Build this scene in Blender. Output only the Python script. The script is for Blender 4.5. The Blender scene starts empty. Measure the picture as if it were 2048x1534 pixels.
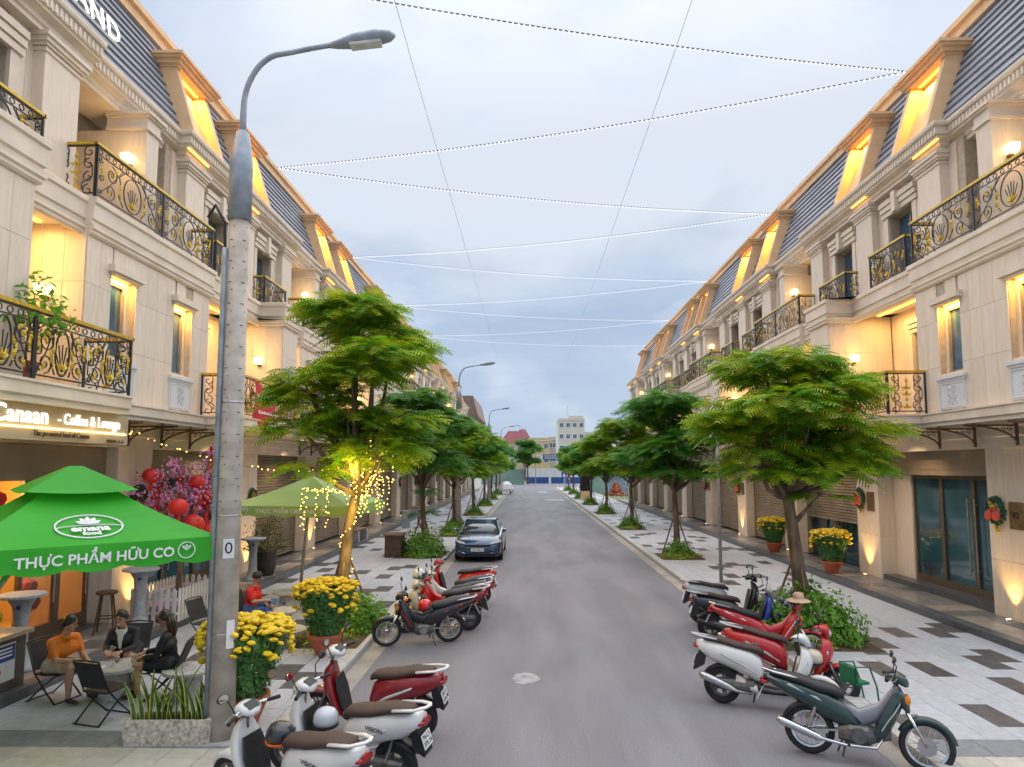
import bpy, bmesh, math, random
from mathutils import Vector, Matrix, noise as mnoise
R = math.radians
PI = math.pi
rng = random.Random(7)
sc = bpy.context.scene
col = sc.collection

# ------------------------------------------------------------------ camera
FPX, CAMH = 1350.0, 3.45                       # focal length in photo pixels, height over the road
PITCH, YAW, SHY = math.atan(0.09), math.atan(34 / 1350), 46.5
cam_d = bpy.data.cameras.new('camera')
cam = bpy.data.objects.new('camera', cam_d)
col.objects.link(cam)
cam_d.sensor_width = 36
cam_d.lens = 36 * FPX / 2048
cam_d.shift_y = SHY / 2048
cam_d.clip_start, cam_d.clip_end = 0.1, 3000
cam.location = (0, 0, CAMH)
cam.rotation_euler = (R(90) + PITCH, 0, YAW)
sc.camera = cam
CM = Matrix.Rotation(YAW, 3, 'Z') @ Matrix.Rotation(R(90) + PITCH, 3, 'X')


def ray(px, py):
    return CM @ Vector(((px - 1024) / FPX, (767 - py + SHY) / FPX, -1))


def at(px, py, z=0.0):
    """photo pixel -> the point of the horizontal plane z it looks at"""
    d = ray(px, py)
    t = (z - CAMH) / d.z
    return Vector((d.x * t, d.y * t, z))


def aty(px, py, y):
    d = ray(px, py)
    t = y / d.y
    return Vector((d.x * t, y, CAMH + d.z * t))


def atx(px, py, x):
    d = ray(px, py)
    t = x / d.x
    return Vector((x, d.y * t, CAMH + d.z * t))


# ------------------------------------------------------------------ world, sun, exposure
SUN_EL, SUN_AZ = R(66), R(10)                  # overcast: a soft sun ahead of the camera
w = bpy.data.worlds.new('World')
sc.world = w
w.use_nodes = True
nt = w.node_tree
nt.nodes.clear()
N = nt.nodes.new
L = nt.links.new
wo = N('ShaderNodeOutputWorld')
bg = N('ShaderNodeBackground')
bg.inputs['Strength'].default_value = 0.10
sky = N('ShaderNodeTexSky')
sky.sky_type = 'NISHITA'
sky.sun_disc = False
sky.sun_elevation = SUN_EL
sky.sun_rotation = SUN_AZ
sky.air_density = 1.0
sky.dust_density = 1.5
tc = N('ShaderNodeTexCoord')
sep = N('ShaderNodeSeparateXYZ')
L(tc.outputs['Generated'], sep.inputs[0])
# flat cloud deck: direction / (z + c) gives the perspective of a layer overhead
mz = N('ShaderNodeMath'); mz.operation = 'MAXIMUM'; mz.inputs[1].default_value = 0.0
L(sep.outputs['Z'], mz.inputs[0])
az = N('ShaderNodeMath'); az.inputs[1].default_value = 0.22
L(mz.outputs[0], az.inputs[0])
dv = N('ShaderNodeVectorMath'); dv.operation = 'DIVIDE'
L(tc.outputs['Generated'], dv.inputs[0])
cmb = N('ShaderNodeCombineXYZ')
for i in range(3):
    L(az.outputs[0], cmb.inputs[i])
L(cmb.outputs[0], dv.inputs[1])
n1 = N('ShaderNodeTexNoise'); n1.inputs['Scale'].default_value = 0.95
n1.inputs['Detail'].default_value = 7; n1.inputs['Roughness'].default_value = 0.52
n1.inputs['Distortion'].default_value = 0.35
L(dv.outputs[0], n1.inputs['Vector'])
cr = N('ShaderNodeValToRGB')
e = cr.color_ramp.elements
e[0].position = 0.41; e[0].color = (2.1, 2.6, 3.42, 1)
e[1].position = 0.60; e[1].color = (3.95, 4.2, 4.6, 1)
x = cr.color_ramp.elements.new(0.5); x.color = (2.95, 3.38, 4.05, 1)
L(n1.outputs['Fac'], cr.inputs[0])
# deck gets greyer-blue towards the horizon, where one looks through more of it
hz = N('ShaderNodeMapRange'); hz.inputs['From Min'].default_value = 0.02; hz.inputs['From Max'].default_value = 0.36
L(sep.outputs['Z'], hz.inputs[0])
hm = N('ShaderNodeMix'); hm.data_type = 'RGBA'
hm.inputs[6].default_value = (2.3, 2.9, 3.9, 1)
L(hz.outputs[0], hm.inputs[0])
zg = N('ShaderNodeMapRange'); zg.inputs['From Min'].default_value = 0.45; zg.inputs['From Max'].default_value = 1.0
zg.inputs['To Min'].default_value = 1.0; zg.inputs['To Max'].default_value = 2.0
L(sep.outputs['Z'], zg.inputs[0])
zs = N('ShaderNodeVectorMath'); zs.operation = 'SCALE'
L(cr.outputs[0], zs.inputs[0]); L(zg.outputs[0], zs.inputs['Scale']); L(zs.outputs[0], hm.inputs[7])
# low heaped clouds above the horizon
n2 = N('ShaderNodeTexNoise'); n2.inputs['Scale'].default_value = 5.5; n2.inputs['Detail'].default_value = 6
mp2 = N('ShaderNodeMapping'); mp2.inputs['Scale'].default_value = (1, 1, 2.2); mp2.inputs['Location'].default_value = (0.36, 0, 0.1)
L(tc.outputs['Generated'], mp2.inputs[0]); L(mp2.outputs[0], n2.inputs['Vector'])
cr2 = N('ShaderNodeValToRGB'); e = cr2.color_ramp.elements
e[0].position = 0.5; e[0].color = (0, 0, 0, 1); e[1].position = 0.68; e[1].color = (0.6, 0.6, 0.6, 1)
L(n2.outputs['Fac'], cr2.inputs[0])
cm = N('ShaderNodeMix'); cm.data_type = 'RGBA'
L(cr2.outputs[0], cm.inputs[0]); L(hm.outputs[2], cm.inputs[6]); cm.inputs[7].default_value = (3.9, 4.25, 4.85, 1)
mixs = N('ShaderNodeMix'); mixs.data_type = 'RGBA'
mixs.inputs[0].default_value = 0.9             # nine tenths cloud, the rest clear-sky light
L(sky.outputs[0], mixs.inputs[6]); L(cm.outputs[2], mixs.inputs[7])
L(mixs.outputs[2], bg.inputs[0]); L(bg.outputs[0], wo.inputs[0])

sd = bpy.data.lights.new('sun', 'SUN')
sd.energy = 1.5
sd.angle = R(130)                        # light spread through the whole cloud deck
sd.color = (1.0, 0.95, 0.88)
sun = bpy.data.objects.new('sun', sd)
col.objects.link(sun)
sun.location = (0, 0, 60)
sun.rotation_euler = (R(90) - SUN_EL, 0, R(180) - SUN_AZ)

vs = sc.view_settings
vs.view_transform = 'Standard'
vs.look = 'None'
vs.gamma = 1
vs.use_curve_mapping = False
vs.exposure = 0.95
sc.cycles.use_denoising = True
sc.cycles.use_adaptive_sampling = True
sc.cycles.adaptive_threshold = 0.03
sc.cycles.max_bounces = 5
sc.cycles.diffuse_bounces = 2
sc.cycles.glossy_bounces = 2
sc.cycles.transmission_bounces = 4
sc.cycles.transparent_max_bounces = 8
sc.cycles.caustics_reflective = False
sc.cycles.caustics_refractive = False
sc.cycles.sample_clamp_indirect = 4


# ------------------------------------------------------------------ materials
MATS = {}


def mat(name, c=(0.5, 0.5, 0.5), rough=0.6, amt=0.12, scale=6.0, bump=0.0, metal=0.0, emit=None, es=1.0,
        stretch=(1, 1, 1), rnd=0.0, c2=None, coat=0.0, trans=0.0, alpha=1.0, bscale=None, spec=None, sub=0.0):
    if name in MATS:
        return MATS[name]
    m = bpy.data.materials.new(name)
    m.use_nodes = True
    t = m.node_tree
    p = t.nodes['Principled BSDF']
    A = t.nodes.new
    K = t.links.new
    p.inputs['Roughness'].default_value = rough
    p.inputs['Metallic'].default_value = metal
    if coat:
        p.inputs['Coat Weight'].default_value = coat
        p.inputs['Coat Roughness'].default_value = 0.06
    if trans:
        p.inputs['Transmission Weight'].default_value = trans
    if spec is not None:
        p.inputs['Specular IOR Level'].default_value = spec
    p.inputs['Alpha'].default_value = alpha
    tc = A('ShaderNodeTexCoord')
    mp = A('ShaderNodeMapping')
    mp.inputs['Scale'].default_value = stretch
    K(tc.outputs['Object'], mp.inputs[0])
    oi = A('ShaderNodeObjectInfo')
    ad = A('ShaderNodeVectorMath')
    K(mp.outputs[0], ad.inputs[0])
    sx = A('ShaderNodeMath'); sx.operation = 'MULTIPLY'; sx.inputs[1].default_value = 37.0
    K(oi.outputs['Random'], sx.inputs[0]); K(sx.outputs[0], ad.inputs[1])
    nz = A('ShaderNodeTexNoise')
    nz.inputs['Scale'].default_value = scale
    nz.inputs['Detail'].default_value = 5
    K(ad.outputs[0], nz.inputs['Vector'])
    mx = A('ShaderNodeMix'); mx.data_type = 'RGBA'
    d2 = c2 or tuple(v * (1 - amt * 2) for v in c)
    l2 = c if c2 else tuple(min(1, v * (1 + amt)) for v in c)
    mx.inputs[6].default_value = (*d2, 1)
    mx.inputs[7].default_value = (*l2, 1)
    mr = A('ShaderNodeMapRange'); mr.inputs['From Min'].default_value = 0.3; mr.inputs['From Max'].default_value = 0.7
    K(nz.outputs['Fac'], mr.inputs[0]); K(mr.outputs[0], mx.inputs[0])
    out = mx.outputs[2]
    if rnd:
        hv = A('ShaderNodeHueSaturation')
        m2 = A('ShaderNodeMapRange'); m2.inputs['To Min'].default_value = 1 - rnd; m2.inputs['To Max'].default_value = 1 + rnd
        K(oi.outputs['Random'], m2.inputs[0]); K(m2.outputs[0], hv.inputs['Value']); K(out, hv.inputs['Color'])
        out = hv.outputs[0]
    K(out, p.inputs['Base Color'])
    if bump:
        b = A('ShaderNodeBump'); b.inputs['Strength'].default_value = bump; b.inputs['Distance'].default_value = 0.01
        n3 = A('ShaderNodeTexNoise'); n3.inputs['Scale'].default_value = bscale or scale * 6; n3.inputs['Detail'].default_value = 4
        K(ad.outputs[0], n3.inputs['Vector']); K(n3.outputs['Fac'], b.inputs['Height']); K(b.outputs[0], p.inputs['Normal'])
    if emit:
        p.inputs['Emission Color'].default_value = (*emit, 1)
        p.inputs['Emission Strength'].default_value = es
    MATS[name] = m
    return m


# stone, plaster, ground
M_trav = mat('travertine', (0.82, 0.69, 0.56), 0.55, 0.045, 3.0, 0.10, stretch=(5, 5, 0.7), rnd=0.05)
M_trim = mat('cream_moulding', (0.84, 0.715, 0.585), 0.6, 0.06, 2.0)
M_dado = mat('white_relief', (0.74, 0.75, 0.78), 0.5, 0.04, 4.0)
M_joint = mat('wall_joint', (0.55, 0.45, 0.34), 0.8, 0.1, 8)
M_soffit = mat('soffit_plaster', (0.62, 0.52, 0.40), 0.75, 0.06, 2)
M_roof = mat('roof_slate', (0.30, 0.315, 0.365), 0.55, 0.14, 1.2, 0.1, stretch=(1, 0.5, 1))
M_peach = mat('dormer_paint', (0.88, 0.57, 0.31), 0.6, 0.06, 3)
M_gold = mat('gold_paint', (0.66, 0.43, 0.03), 0.35, 0.12, 12, metal=0.25)
M_iron = mat('wrought_iron', (0.035, 0.03, 0.03), 0.45, 0.2, 20)
M_brown = mat('brown_iron', (0.15, 0.08, 0.045), 0.5, 0.2, 15)
M_shut = mat('shutter_paint', (0.30, 0.235, 0.165), 0.5, 0.12, 1.2)
M_dark = mat('dark_recess', (0.05, 0.042, 0.035), 0.7, 0.2, 3)
M_frame = mat('window_frame', (0.40, 0.32, 0.24), 0.5, 0.08, 6)
M_alu = mat('bronze_door_frame', (0.17, 0.125, 0.09), 0.35, 0.1, 9, metal=0.4)
M_glass = mat('window_glass', (0.04, 0.13, 0.23), 0.04, 0.25, 0.9, spec=0.9, coat=0.5)
M_door = mat('door_glass', (0.035, 0.11, 0.15), 0.05, 0.3, 0.8, spec=0.8, coat=0.4)
M_steel = mat('brushed_steel', (0.5, 0.5, 0.5), 0.3, 0.1, 20, metal=0.9)
M_conc = mat('pole_concrete', (0.52, 0.465, 0.40), 0.85, 0.14, 5, 0.3)
M_grey = mat('grey_stone', (0.42, 0.42, 0.42), 0.7, 0.14, 14, 0.2)
M_galv = mat('galvanised_steel', (0.36, 0.41, 0.47), 0.45, 0.14, 5, metal=0.35)
# plants
M_leafA = mat('leaf_yellow_green', (0.12, 0.22, 0.014), 0.55, 0.25, 1.1, c2=(0.045, 0.125, 0.01), rnd=0.1)
M_leafB = mat('leaf_green', (0.06, 0.175, 0.022), 0.55, 0.25, 1.1, c2=(0.02, 0.085, 0.016), rnd=0.1)
M_leafC = mat('leaf_deep_green', (0.035, 0.125, 0.03), 0.5, 0.25, 1.2, c2=(0.014, 0.06, 0.02), rnd=0.1)
M_bark = mat('bark', (0.22, 0.155, 0.105), 0.9, 0.3, 7, 0.6, stretch=(1, 1, 0.35))
M_stake = mat('stake_wood', (0.24, 0.155, 0.10), 0.85, 0.2, 8)
M_bush = mat('shrub_leaf', (0.05, 0.17, 0.022), 0.5, 0.3, 3, c2=(0.02, 0.08, 0.012))
M_cover = mat('ground_cover_leaf', (0.19, 0.26, 0.012), 0.55, 0.3, 4, c2=(0.07, 0.14, 0.012))
M_soil = mat('soil', (0.09, 0.06, 0.04), 0.95, 0.3, 10, 0.5)
M_mum = mat('chrysanthemum_petal', (0.90, 0.58, 0.012), 0.6, 0.2, 30)
M_terra = mat('terracotta', (0.46, 0.115, 0.055), 0.65, 0.12, 6)
# general
M_black = mat('black_plastic', (0.018, 0.018, 0.02), 0.42, 0.2, 10)
M_rubber = mat('rubber', (0.022, 0.022, 0.023), 0.8, 0.2, 12)
M_white = mat('white_paint', (0.78, 0.78, 0.77), 0.4, 0.04, 5)
M_chrome = mat('chrome', (0.62, 0.62, 0.63), 0.14, 0.05, 8, metal=1.0)
M_red = mat('red_cloth', (0.62, 0.025, 0.03), 0.6, 0.12, 6)
M_wood = mat('dark_wood', (0.085, 0.05, 0.032), 0.5, 0.2, 8)
M_warm = mat('warm_lamp', (1, 0.8, 0.5), 0.5, emit=(1.0, 0.68, 0.25), es=2.6)
M_led = mat('warm_led', (1, 0.8, 0.5), 0.5, emit=(1.0, 0.5, 0.06), es=1.9)
M_fairy = mat('fairy_bulb', (1, 0.85, 0.4), 0.5, emit=(1.0, 0.66, 0.12), es=3.0)


# ------------------------------------------------------------------ mesh building
class MB:
    def __init__(s):
        s.v = []; s.f = []; s.m = []; s.mi = 0

    def add(s, vs, fs):
        o = len(s.v)
        s.v.extend([tuple(p) for p in vs])
        for f in fs:
            s.f.append(tuple(i + o for i in f)); s.m.append(s.mi)
        return s

    def box(s, x0, x1, y0, y1, z0, z1, M=None):
        vs = [(x0, y0, z0), (x1, y0, z0), (x1, y1, z0), (x0, y1, z0), (x0, y0, z1), (x1, y0, z1), (x1, y1, z1), (x0, y1, z1)]
        if M is not None:
            vs = [M @ Vector(p) for p in vs]
        return s.add(vs, [(0, 3, 2, 1), (4, 5, 6, 7), (0, 1, 5, 4), (1, 2, 6, 5), (2, 3, 7, 6), (3, 0, 4, 7)])

    def cbox(s, cx, cy, cz, sx, sy, sz, M=None):
        return s.box(cx - sx / 2, cx + sx / 2, cy - sy / 2, cy + sy / 2, cz - sz / 2, cz + sz / 2, M)

    def quad(s, a, b, c, d):
        return s.add([a, b, c, d], [(0, 1, 2, 3)])

    def tube(s, pts, r, n=6, cap=True, sq=1.0):
        pts = [Vector(p) for p in pts]
        k = len(pts)
        rr = r if isinstance(r, (list, tuple)) else [r] * k
        vs = []
        up = None
        for i, p in enumerate(pts):
            t = (pts[min(i + 1, k - 1)] - pts[max(i - 1, 0)])
            if t.length < 1e-9:
                t = Vector((0, 0, 1))
            t.normalize()
            if up is None:
                up = Vector((0, 0, 1)) if abs(t.z) < 0.9 else Vector((1, 0, 0))
            a = t.cross(up)
            if a.length < 1e-6:
                a = t.cross(Vector((0, 1, 0)))
            a.normalize()
            b = a.cross(t).normalized()
            up = b
            for j in range(n):
                q = 2 * PI * (j + 0.5) / n
                vs.append(p + a * (math.cos(q) * rr[i]) + b * (math.sin(q) * rr[i] * sq))
        fs = []
        for i in range(k - 1):
            for j in range(n):
                j2 = (j + 1) % n
                fs.append((i * n + j, i * n + j2, (i + 1) * n + j2, (i + 1) * n + j))
        if cap:
            fs.append(tuple(range(n - 1, -1, -1)))
            fs.append(tuple(range((k - 1) * n, k * n)))
        return s.add(vs, fs)

    def lathe(s, prof, n=16, c=(0, 0, 0), M=None):
        vs = []
        for r, z in prof:
            for j in range(n):
                q = 2 * PI * j / n
                p = Vector((r * math.cos(q), r * math.sin(q), z))
                if M is not None:
                    p = M @ p
                vs.append(p + Vector(c))
        fs = []
        for i in range(len(prof) - 1):
            for j in range(n):
                j2 = (j + 1) % n
                fs.append((i * n + j, i * n + j2, (i + 1) * n + j2, (i + 1) * n + j))
        fs.append(tuple(range(n - 1, -1, -1)))
        fs.append(tuple(range((len(prof) - 1) * n, len(prof) * n)))
        return s.add(vs, fs)

    def loft(s, rings, cap=True):
        n = len(rings[0])
        vs = [p for r in rings for p in r]
        fs = []
        for i in range(len(rings) - 1):
            for j in range(n):
                j2 = (j + 1) % n
                fs.append((i * n + j, i * n + j2, (i + 1) * n + j2, (i + 1) * n + j))
        if cap:
            fs.append(tuple(range(n - 1, -1, -1)))
            fs.append(tuple(range((len(rings) - 1) * n, len(rings) * n)))
        return s.add(vs, fs)

    def ball(s, c, r, n=8, k=6, sc_=(1, 1, 1)):
        prof = [(max(1e-4, math.sin(PI * i / k)) * r, -math.cos(PI * i / k) * r) for i in range(k + 1)]
        return s.lathe(prof, n, c, Matrix.Diagonal(Vector(sc_)))

    def prism(s, poly, axis, a, b):
        """poly of 2-D points extruded along axis 'x','y' or 'z' from a to b"""
        def P(p, t):
            return {'x': (t, p[0], p[1]), 'y': (p[0], t, p[1]), 'z': (p[0], p[1], t)}[axis]
        n = len(poly)
        vs = [P(p, a) for p in poly] + [P(p, b) for p in poly]
        fs = [(i, (i + 1) % n, n + (i + 1) % n, n + i) for i in range(n)]
        fs += [tuple(range(n - 1, -1, -1)), tuple(range(n, 2 * n))]
        return s.add(vs, fs)

    def sweep(s, path, prof, closed=False):
        """profile (offset to the left of travel, z) carried along a plan path with mitres"""
        P = [Vector((p[0], p[1])) for p in path]
        k = len(P)
        rings = []
        for i in range(k):
            if closed:
                a, b = P[i - 1], P[(i + 1) % k]
                d1, d2 = (P[i] - a).normalized(), (b - P[i]).normalized()
            else:
                d1 = (P[i] - P[i - 1]).normalized() if i else (P[1] - P[0]).normalized()
                d2 = (P[i + 1] - P[i]).normalized() if i < k - 1 else d1
            n1, n2 = Vector((-d1.y, d1.x)), Vector((-d2.y, d2.x))
            m = n1 + n2
            m = m / max(0.2, m.dot(n1)) if m.length > 1e-6 else n1
            rings.append([(P[i].x + m.x * o, P[i].y + m.y * o, z) for o, z in prof])
        if closed:
            rings.append(rings[0])
        return s.loft(rings, cap=not closed)

    def build(s, name, mats, parent=None, smooth=False, mir=1, loc=None, rot=None):
        me = bpy.data.meshes.new(name)
        v, f = s.v, s.f
        if mir < 0:
            v = [(-p[0], p[1], p[2]) for p in v]
            f = [tuple(reversed(q)) for q in f]
        me.from_pydata(v, [], f)
        mats = mats if isinstance(mats, (list, tuple)) else [mats]
        for m in mats:
            me.materials.append(m)
        if len(mats) > 1:
            me.polygons.foreach_set('material_index', s.m)
        if smooth:
            me.polygons.foreach_set('use_smooth', [True] * len(f))
        bm = bmesh.new(); bm.from_mesh(me)
        bmesh.ops.recalc_face_normals(bm, faces=bm.faces)
        bm.to_mesh(me); bm.free()
        return put(name, me, parent, loc, rot)


def put(name, me, parent=None, loc=None, rot=None):
    o = bpy.data.objects.new(name, me)
    col.objects.link(o)
    if parent is not None:
        o.parent = parent
    if loc is not None:
        o.location = loc
    if rot is not None:
        o.rotation_euler = rot if not isinstance(rot, (int, float)) else (0, 0, rot)
    return o


def leafmesh(vs, fs, name, m, parent=None, loc=None, mi=None):
    """big soups of loose leaf faces, no normal recalculation"""
    me = bpy.data.meshes.new(name)
    me.from_pydata(vs, [], fs)
    for q in (m if isinstance(m, (list, tuple)) else [m]):
        me.materials.append(q)
    if mi:
        me.polygons.foreach_set('material_index', mi)
    return put(name, me, parent, loc)


def thing(name, label, cat, loc=(0, 0, 0), rot=0, group=None):
    o = bpy.data.objects.new(name, None)
    col.objects.link(o)
    o.location = loc
    o.rotation_euler = (0, 0, rot)
    o.empty_display_size = 0.2
    return tag(o, label, cat, group)


def tag(o, label=None, cat=None, group=None, kind=None):
    if label: o['label'] = label
    if cat: o['category'] = cat
    if group: o['group'] = group
    if kind: o['kind'] = kind
    return o


def kids(o):
    return KID.get(o.name, [])


def copy_tree(o, parent=None):
    c = o.copy()
    col.objects.link(c)
    c.parent = parent
    for ch in list(o.children):
        copy_tree(ch, c)
    return c


def dup(root, loc, rot=None, label=None, group=None):
    r = copy_tree(root)
    r.location = loc
    if rot is not None:
        r.rotation_euler = (0, 0, rot)
    if label: r['label'] = label
    if group: r['group'] = group
    return r


def lamp(kind, parent, loc, energy, color=(1.0, 0.62, 0.22), size=0.06, spot=None, rot=None):
    d = bpy.data.lights.new('lamp_light', kind)
    d.energy = energy
    d.color = color
    if kind == 'AREA':
        d.shape = 'RECTANGLE'; d.size, d.size_y = size
    else:
        d.shadow_soft_size = size
    if kind == 'SPOT':
        d.spot_size = spot or R(60); d.spot_blend = 0.7
    o = bpy.data.objects.new('lamp_light', d)
    col.objects.link(o)
    o.parent = parent
    o.location = loc
    if rot: o.rotation_euler = rot
    return o


def rot3(ax, a):
    return Matrix.Rotation(a, 4, ax)


FONT = None


def text(s, size, name, m, parent, M, extrude=0.004, align='CENTER', bold=0.0, xs=1.0, sp=1.0):
    """text as a mesh object; M = 4x4 placing the text plane (x right, y up)"""
    cu = bpy.data.curves.new(name, 'FONT')
    cu.body = s
    cu.size = size
    cu.extrude = extrude
    cu.offset = bold
    cu.align_x = align
    cu.align_y = 'CENTER'
    cu.resolution_u = 3
    cu.space_character = sp
    ob = bpy.data.objects.new(name + '_c', cu)
    col.objects.link(ob)
    dg = bpy.context.evaluated_depsgraph_get()
    me = bpy.data.meshes.new_from_object(ob.evaluated_get(dg))
    bpy.data.objects.remove(ob)
    me.transform(M @ Matrix.Diagonal((xs, 1, 1, 1)))
    me.materials.clear()
    me.materials.append(m)
    me.name = name
    return put(name, me, parent)


def frame(origin, xdir, ydir):
    x = Vector(xdir).normalized(); y = Vector(ydir).normalized(); z = x.cross(y)
    M = Matrix((x, y, z)).transposed().to_4x4()
    M.translation = Vector(origin)
    return M
# ------------------------------------------------------------------ ground
XR, XL, Y0 = 10.1, -8.6, 13.75          # wall planes of the two rows, first module
KL, KR = -3.08, 4.55                    # kerb lines
PLR, PLL = 8.85, -7.3                   # edges of the raised granite strips
ZW, ZP = 0.13, 0.28                     # pavement, granite strip


def ground_mat():
    m = mat('asphalt', (0.215, 0.21, 0.232), 0.82, 0.05, 0.35, 0.35, bscale=90)
    t = m.node_tree
    p = t.nodes['Principled BSDF']
    src = p.inputs['Base Color'].links[0].from_socket
    tc = t.nodes.new('ShaderNodeTexCoord')
    n = t.nodes.new('ShaderNodeTexNoise'); n.inputs['Scale'].default_value = 55; n.inputs['Detail'].default_value = 3
    t.links.new(tc.outputs['Object'], n.inputs['Vector'])
    mr = t.nodes.new('ShaderNodeMapRange'); mr.inputs['From Min'].default_value = 0.3; mr.inputs['From Max'].default_value = 0.7
    mr.inputs['To Min'].default_value = 0.72; mr.inputs['To Max'].default_value = 1.24
    t.links.new(n.outputs['Fac'], mr.inputs[0])
    # worn tracks and old damp stains with shapes of their own
    n2 = t.nodes.new('ShaderNodeTexNoise'); n2.inputs['Scale'].default_value = 0.9; n2.inputs['Detail'].default_value = 6
    mp = t.nodes.new('ShaderNodeMapping'); mp.inputs['Scale'].default_value = (1.3, 0.22, 1)
    t.links.new(tc.outputs['Object'], mp.inputs[0]); t.links.new(mp.outputs[0], n2.inputs['Vector'])
    m2 = t.nodes.new('ShaderNodeMapRange'); m2.inputs['From Min'].default_value = 0.4; m2.inputs['From Max'].default_value = 0.62
    m2.inputs['To Min'].default_value = 0.86; m2.inputs['To Max'].default_value = 1.07
    t.links.new(n2.outputs['Fac'], m2.inputs[0])
    mu = t.nodes.new('ShaderNodeMath'); mu.operation = 'MULTIPLY'
    t.links.new(mr.outputs[0], mu.inputs[0]); t.links.new(m2.outputs[0], mu.inputs[1])
    hv = t.nodes.new('ShaderNodeHueSaturation')
    t.links.new(src, hv.inputs['Color']); t.links.new(mu.outputs[0], hv.inputs['Value']); t.links.new(hv.outputs[0], p.inputs['Base Color'])
    return m


M_asph = ground_mat()
M_earth = mat('bare_ground', (0.30, 0.26, 0.19), 0.95, 0.2, 0.6, 0.3)
M_kerb = mat('kerb_granite', (0.50, 0.49, 0.47), 0.75, 0.12, 10, 0.2, rnd=0.06)
M_tile = mat('light_paver', (0.47, 0.485, 0.52), 0.55, 0.07, 9, 0.12, rnd=0.05, bscale=60)
M_tiled = mat('dark_paver', (0.105, 0.098, 0.10), 0.45, 0.2, 7, 0.12, rnd=0.2, bscale=60)
M_cpv = mat('cream_paver', (0.50, 0.46, 0.39), 0.6, 0.07, 9, 0.12, rnd=0.06, bscale=60)
M_band = mat('grey_paver', (0.24, 0.25, 0.27), 0.55, 0.1, 9, 0.12, rnd=0.08, bscale=60)
M_gr1 = mat('granite_grey_polished', (0.235, 0.225, 0.22), 0.28, 0.16, 8, rnd=0.12)
M_gr2 = mat('granite_beige_polished', (0.45, 0.38, 0.30), 0.28, 0.12, 8, rnd=0.12)
M_gr3 = mat('granite_dark', (0.10, 0.105, 0.115), 0.35, 0.16, 10)
M_mortar = mat('paving_bed', (0.36, 0.36, 0.36), 0.9, 0.1, 8)

b = MB(); b.box(-700, 700, -120, 1500, -1.0, -0.02)
tag(b.build('ground', M_earth), kind='structure')
b = MB(); b.box(KL, KR, -25, 118, -0.5, 0.0); b.box(-300, 300, 118, 146, -0.5, -0.002)
road = tag(b.build('road', M_asph), kind='structure')
b = MB(); b.box(-0.75, 0.75, -0.42, 0.42, 0.002, 0.0045)
# a pale repaired patch and a long cast joint across the road
M_patch = mat('pale_patch', (0.36, 0.36, 0.37), 0.8, 0.2, 6)


def blob(cx, cy, rx, ry, z, n=22, seed=1):
    r_ = random.Random(seed)
    return [(cx + rx * math.cos(2 * PI * i / n) * (0.8 + 0.35 * r_.random()), cy + ry * math.sin(2 * PI * i / n) * (0.8 + 0.35 * r_.random()), z) for i in range(n)]


b = MB()
for i, (px, py, rx, ry) in enumerate([(1052, 1357, 0.22, 0.3), (1110, 1000, 1.1, 2.6), (1085, 985, 0.7, 2.4)]):
    c = at(px, py)
    pts = blob(c.x, c.y, rx, ry, 0.004 + 0.0005 * i, seed=i)
    b.add(pts, [tuple(range(len(pts)))])
b.build('pale_stain', M_patch, road)
b = MB(); b.box(KL, KR, 69.3, 69.42, 0.001, 0.004)
b.build('expansion_joint', M_gr3, road)
# gutters
b = MB(); b.box(KL, KL + 0.32, -25, 118, 0.0005, 0.005); b.box(KR - 0.3, KR, -25, 118, 0.0005, 0.005)
b.build('gutter', mat('gutter_concrete', (0.37, 0.335, 0.29), 0.85, 0.12, 2.0), road)


def tile_mesh(name, w_, l_, t_, m):
    k = MB()
    g, c = 0.004, 0.004
    x, y = w_ / 2 - g, l_ / 2 - g
    k.loft([[(-x, -y, 0), (x, -y, 0), (x, y, 0), (-x, y, 0)], [(-x, -y, t_ - c), (x, -y, t_ - c), (x, y, t_ - c), (-x, y, t_ - c)],
            [(-x + c, -y + c, t_), (x - c, -y + c, t_), (x - c, y - c, t_), (-x + c, y - c, t_)]])
    me = bpy.data.meshes.new(name); me.from_pydata(k.v, [], k.f); me.materials.append(m)
    return me


def pave(parent, x0, x1, y0, y1, z, tw, tl, pick, limit, name, skip=None, half=0.5):
    """pavers row by row; the nearest `limit` are objects, the others one joined part"""
    spots = []
    nx = max(1, round((x1 - x0) / tw)); tw = (x1 - x0) / nx
    for i in range(nx):
        yy = y0 - (tl * half if i % 2 else 0) - tl
        while yy < y1:
            a, e_ = max(yy, y0), min(yy + tl, y1)
            if e_ - a > 0.08:
                cx, cy = x0 + (i + 0.5) * tw, (a + e_) / 2
                if not (skip and skip(cx, cy)):
                    spots.append((cx, cy, round(e_ - a, 3), pick(i, cx, cy)))
            yy += tl
    cache = {}
    spots.sort(key=lambda q: abs(q[1] - 6.0) + 0.001 * abs(q[0]))
    for cx, cy, ln, m in spots[:limit]:
        key = (ln, m.name)
        if key not in cache:
            cache[key] = tile_mesh(name, tw, ln, 0.03, m)
        put(name, cache[key], parent, (cx, cy, z - 0.03))
    ms, rest = [], MB()
    for cx, cy, ln, m in spots[limit:]:
        if m not in ms: ms.append(m)
        rest.mi = ms.index(m)
        rest.box(cx - tw / 2 + 0.004, cx + tw / 2 - 0.004, cy - ln / 2 + 0.004, cy + ln / 2 - 0.004, z - 0.03, z)
    if rest.v:
        tag(rest.build(name, ms, parent), kind='stuff')


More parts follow.
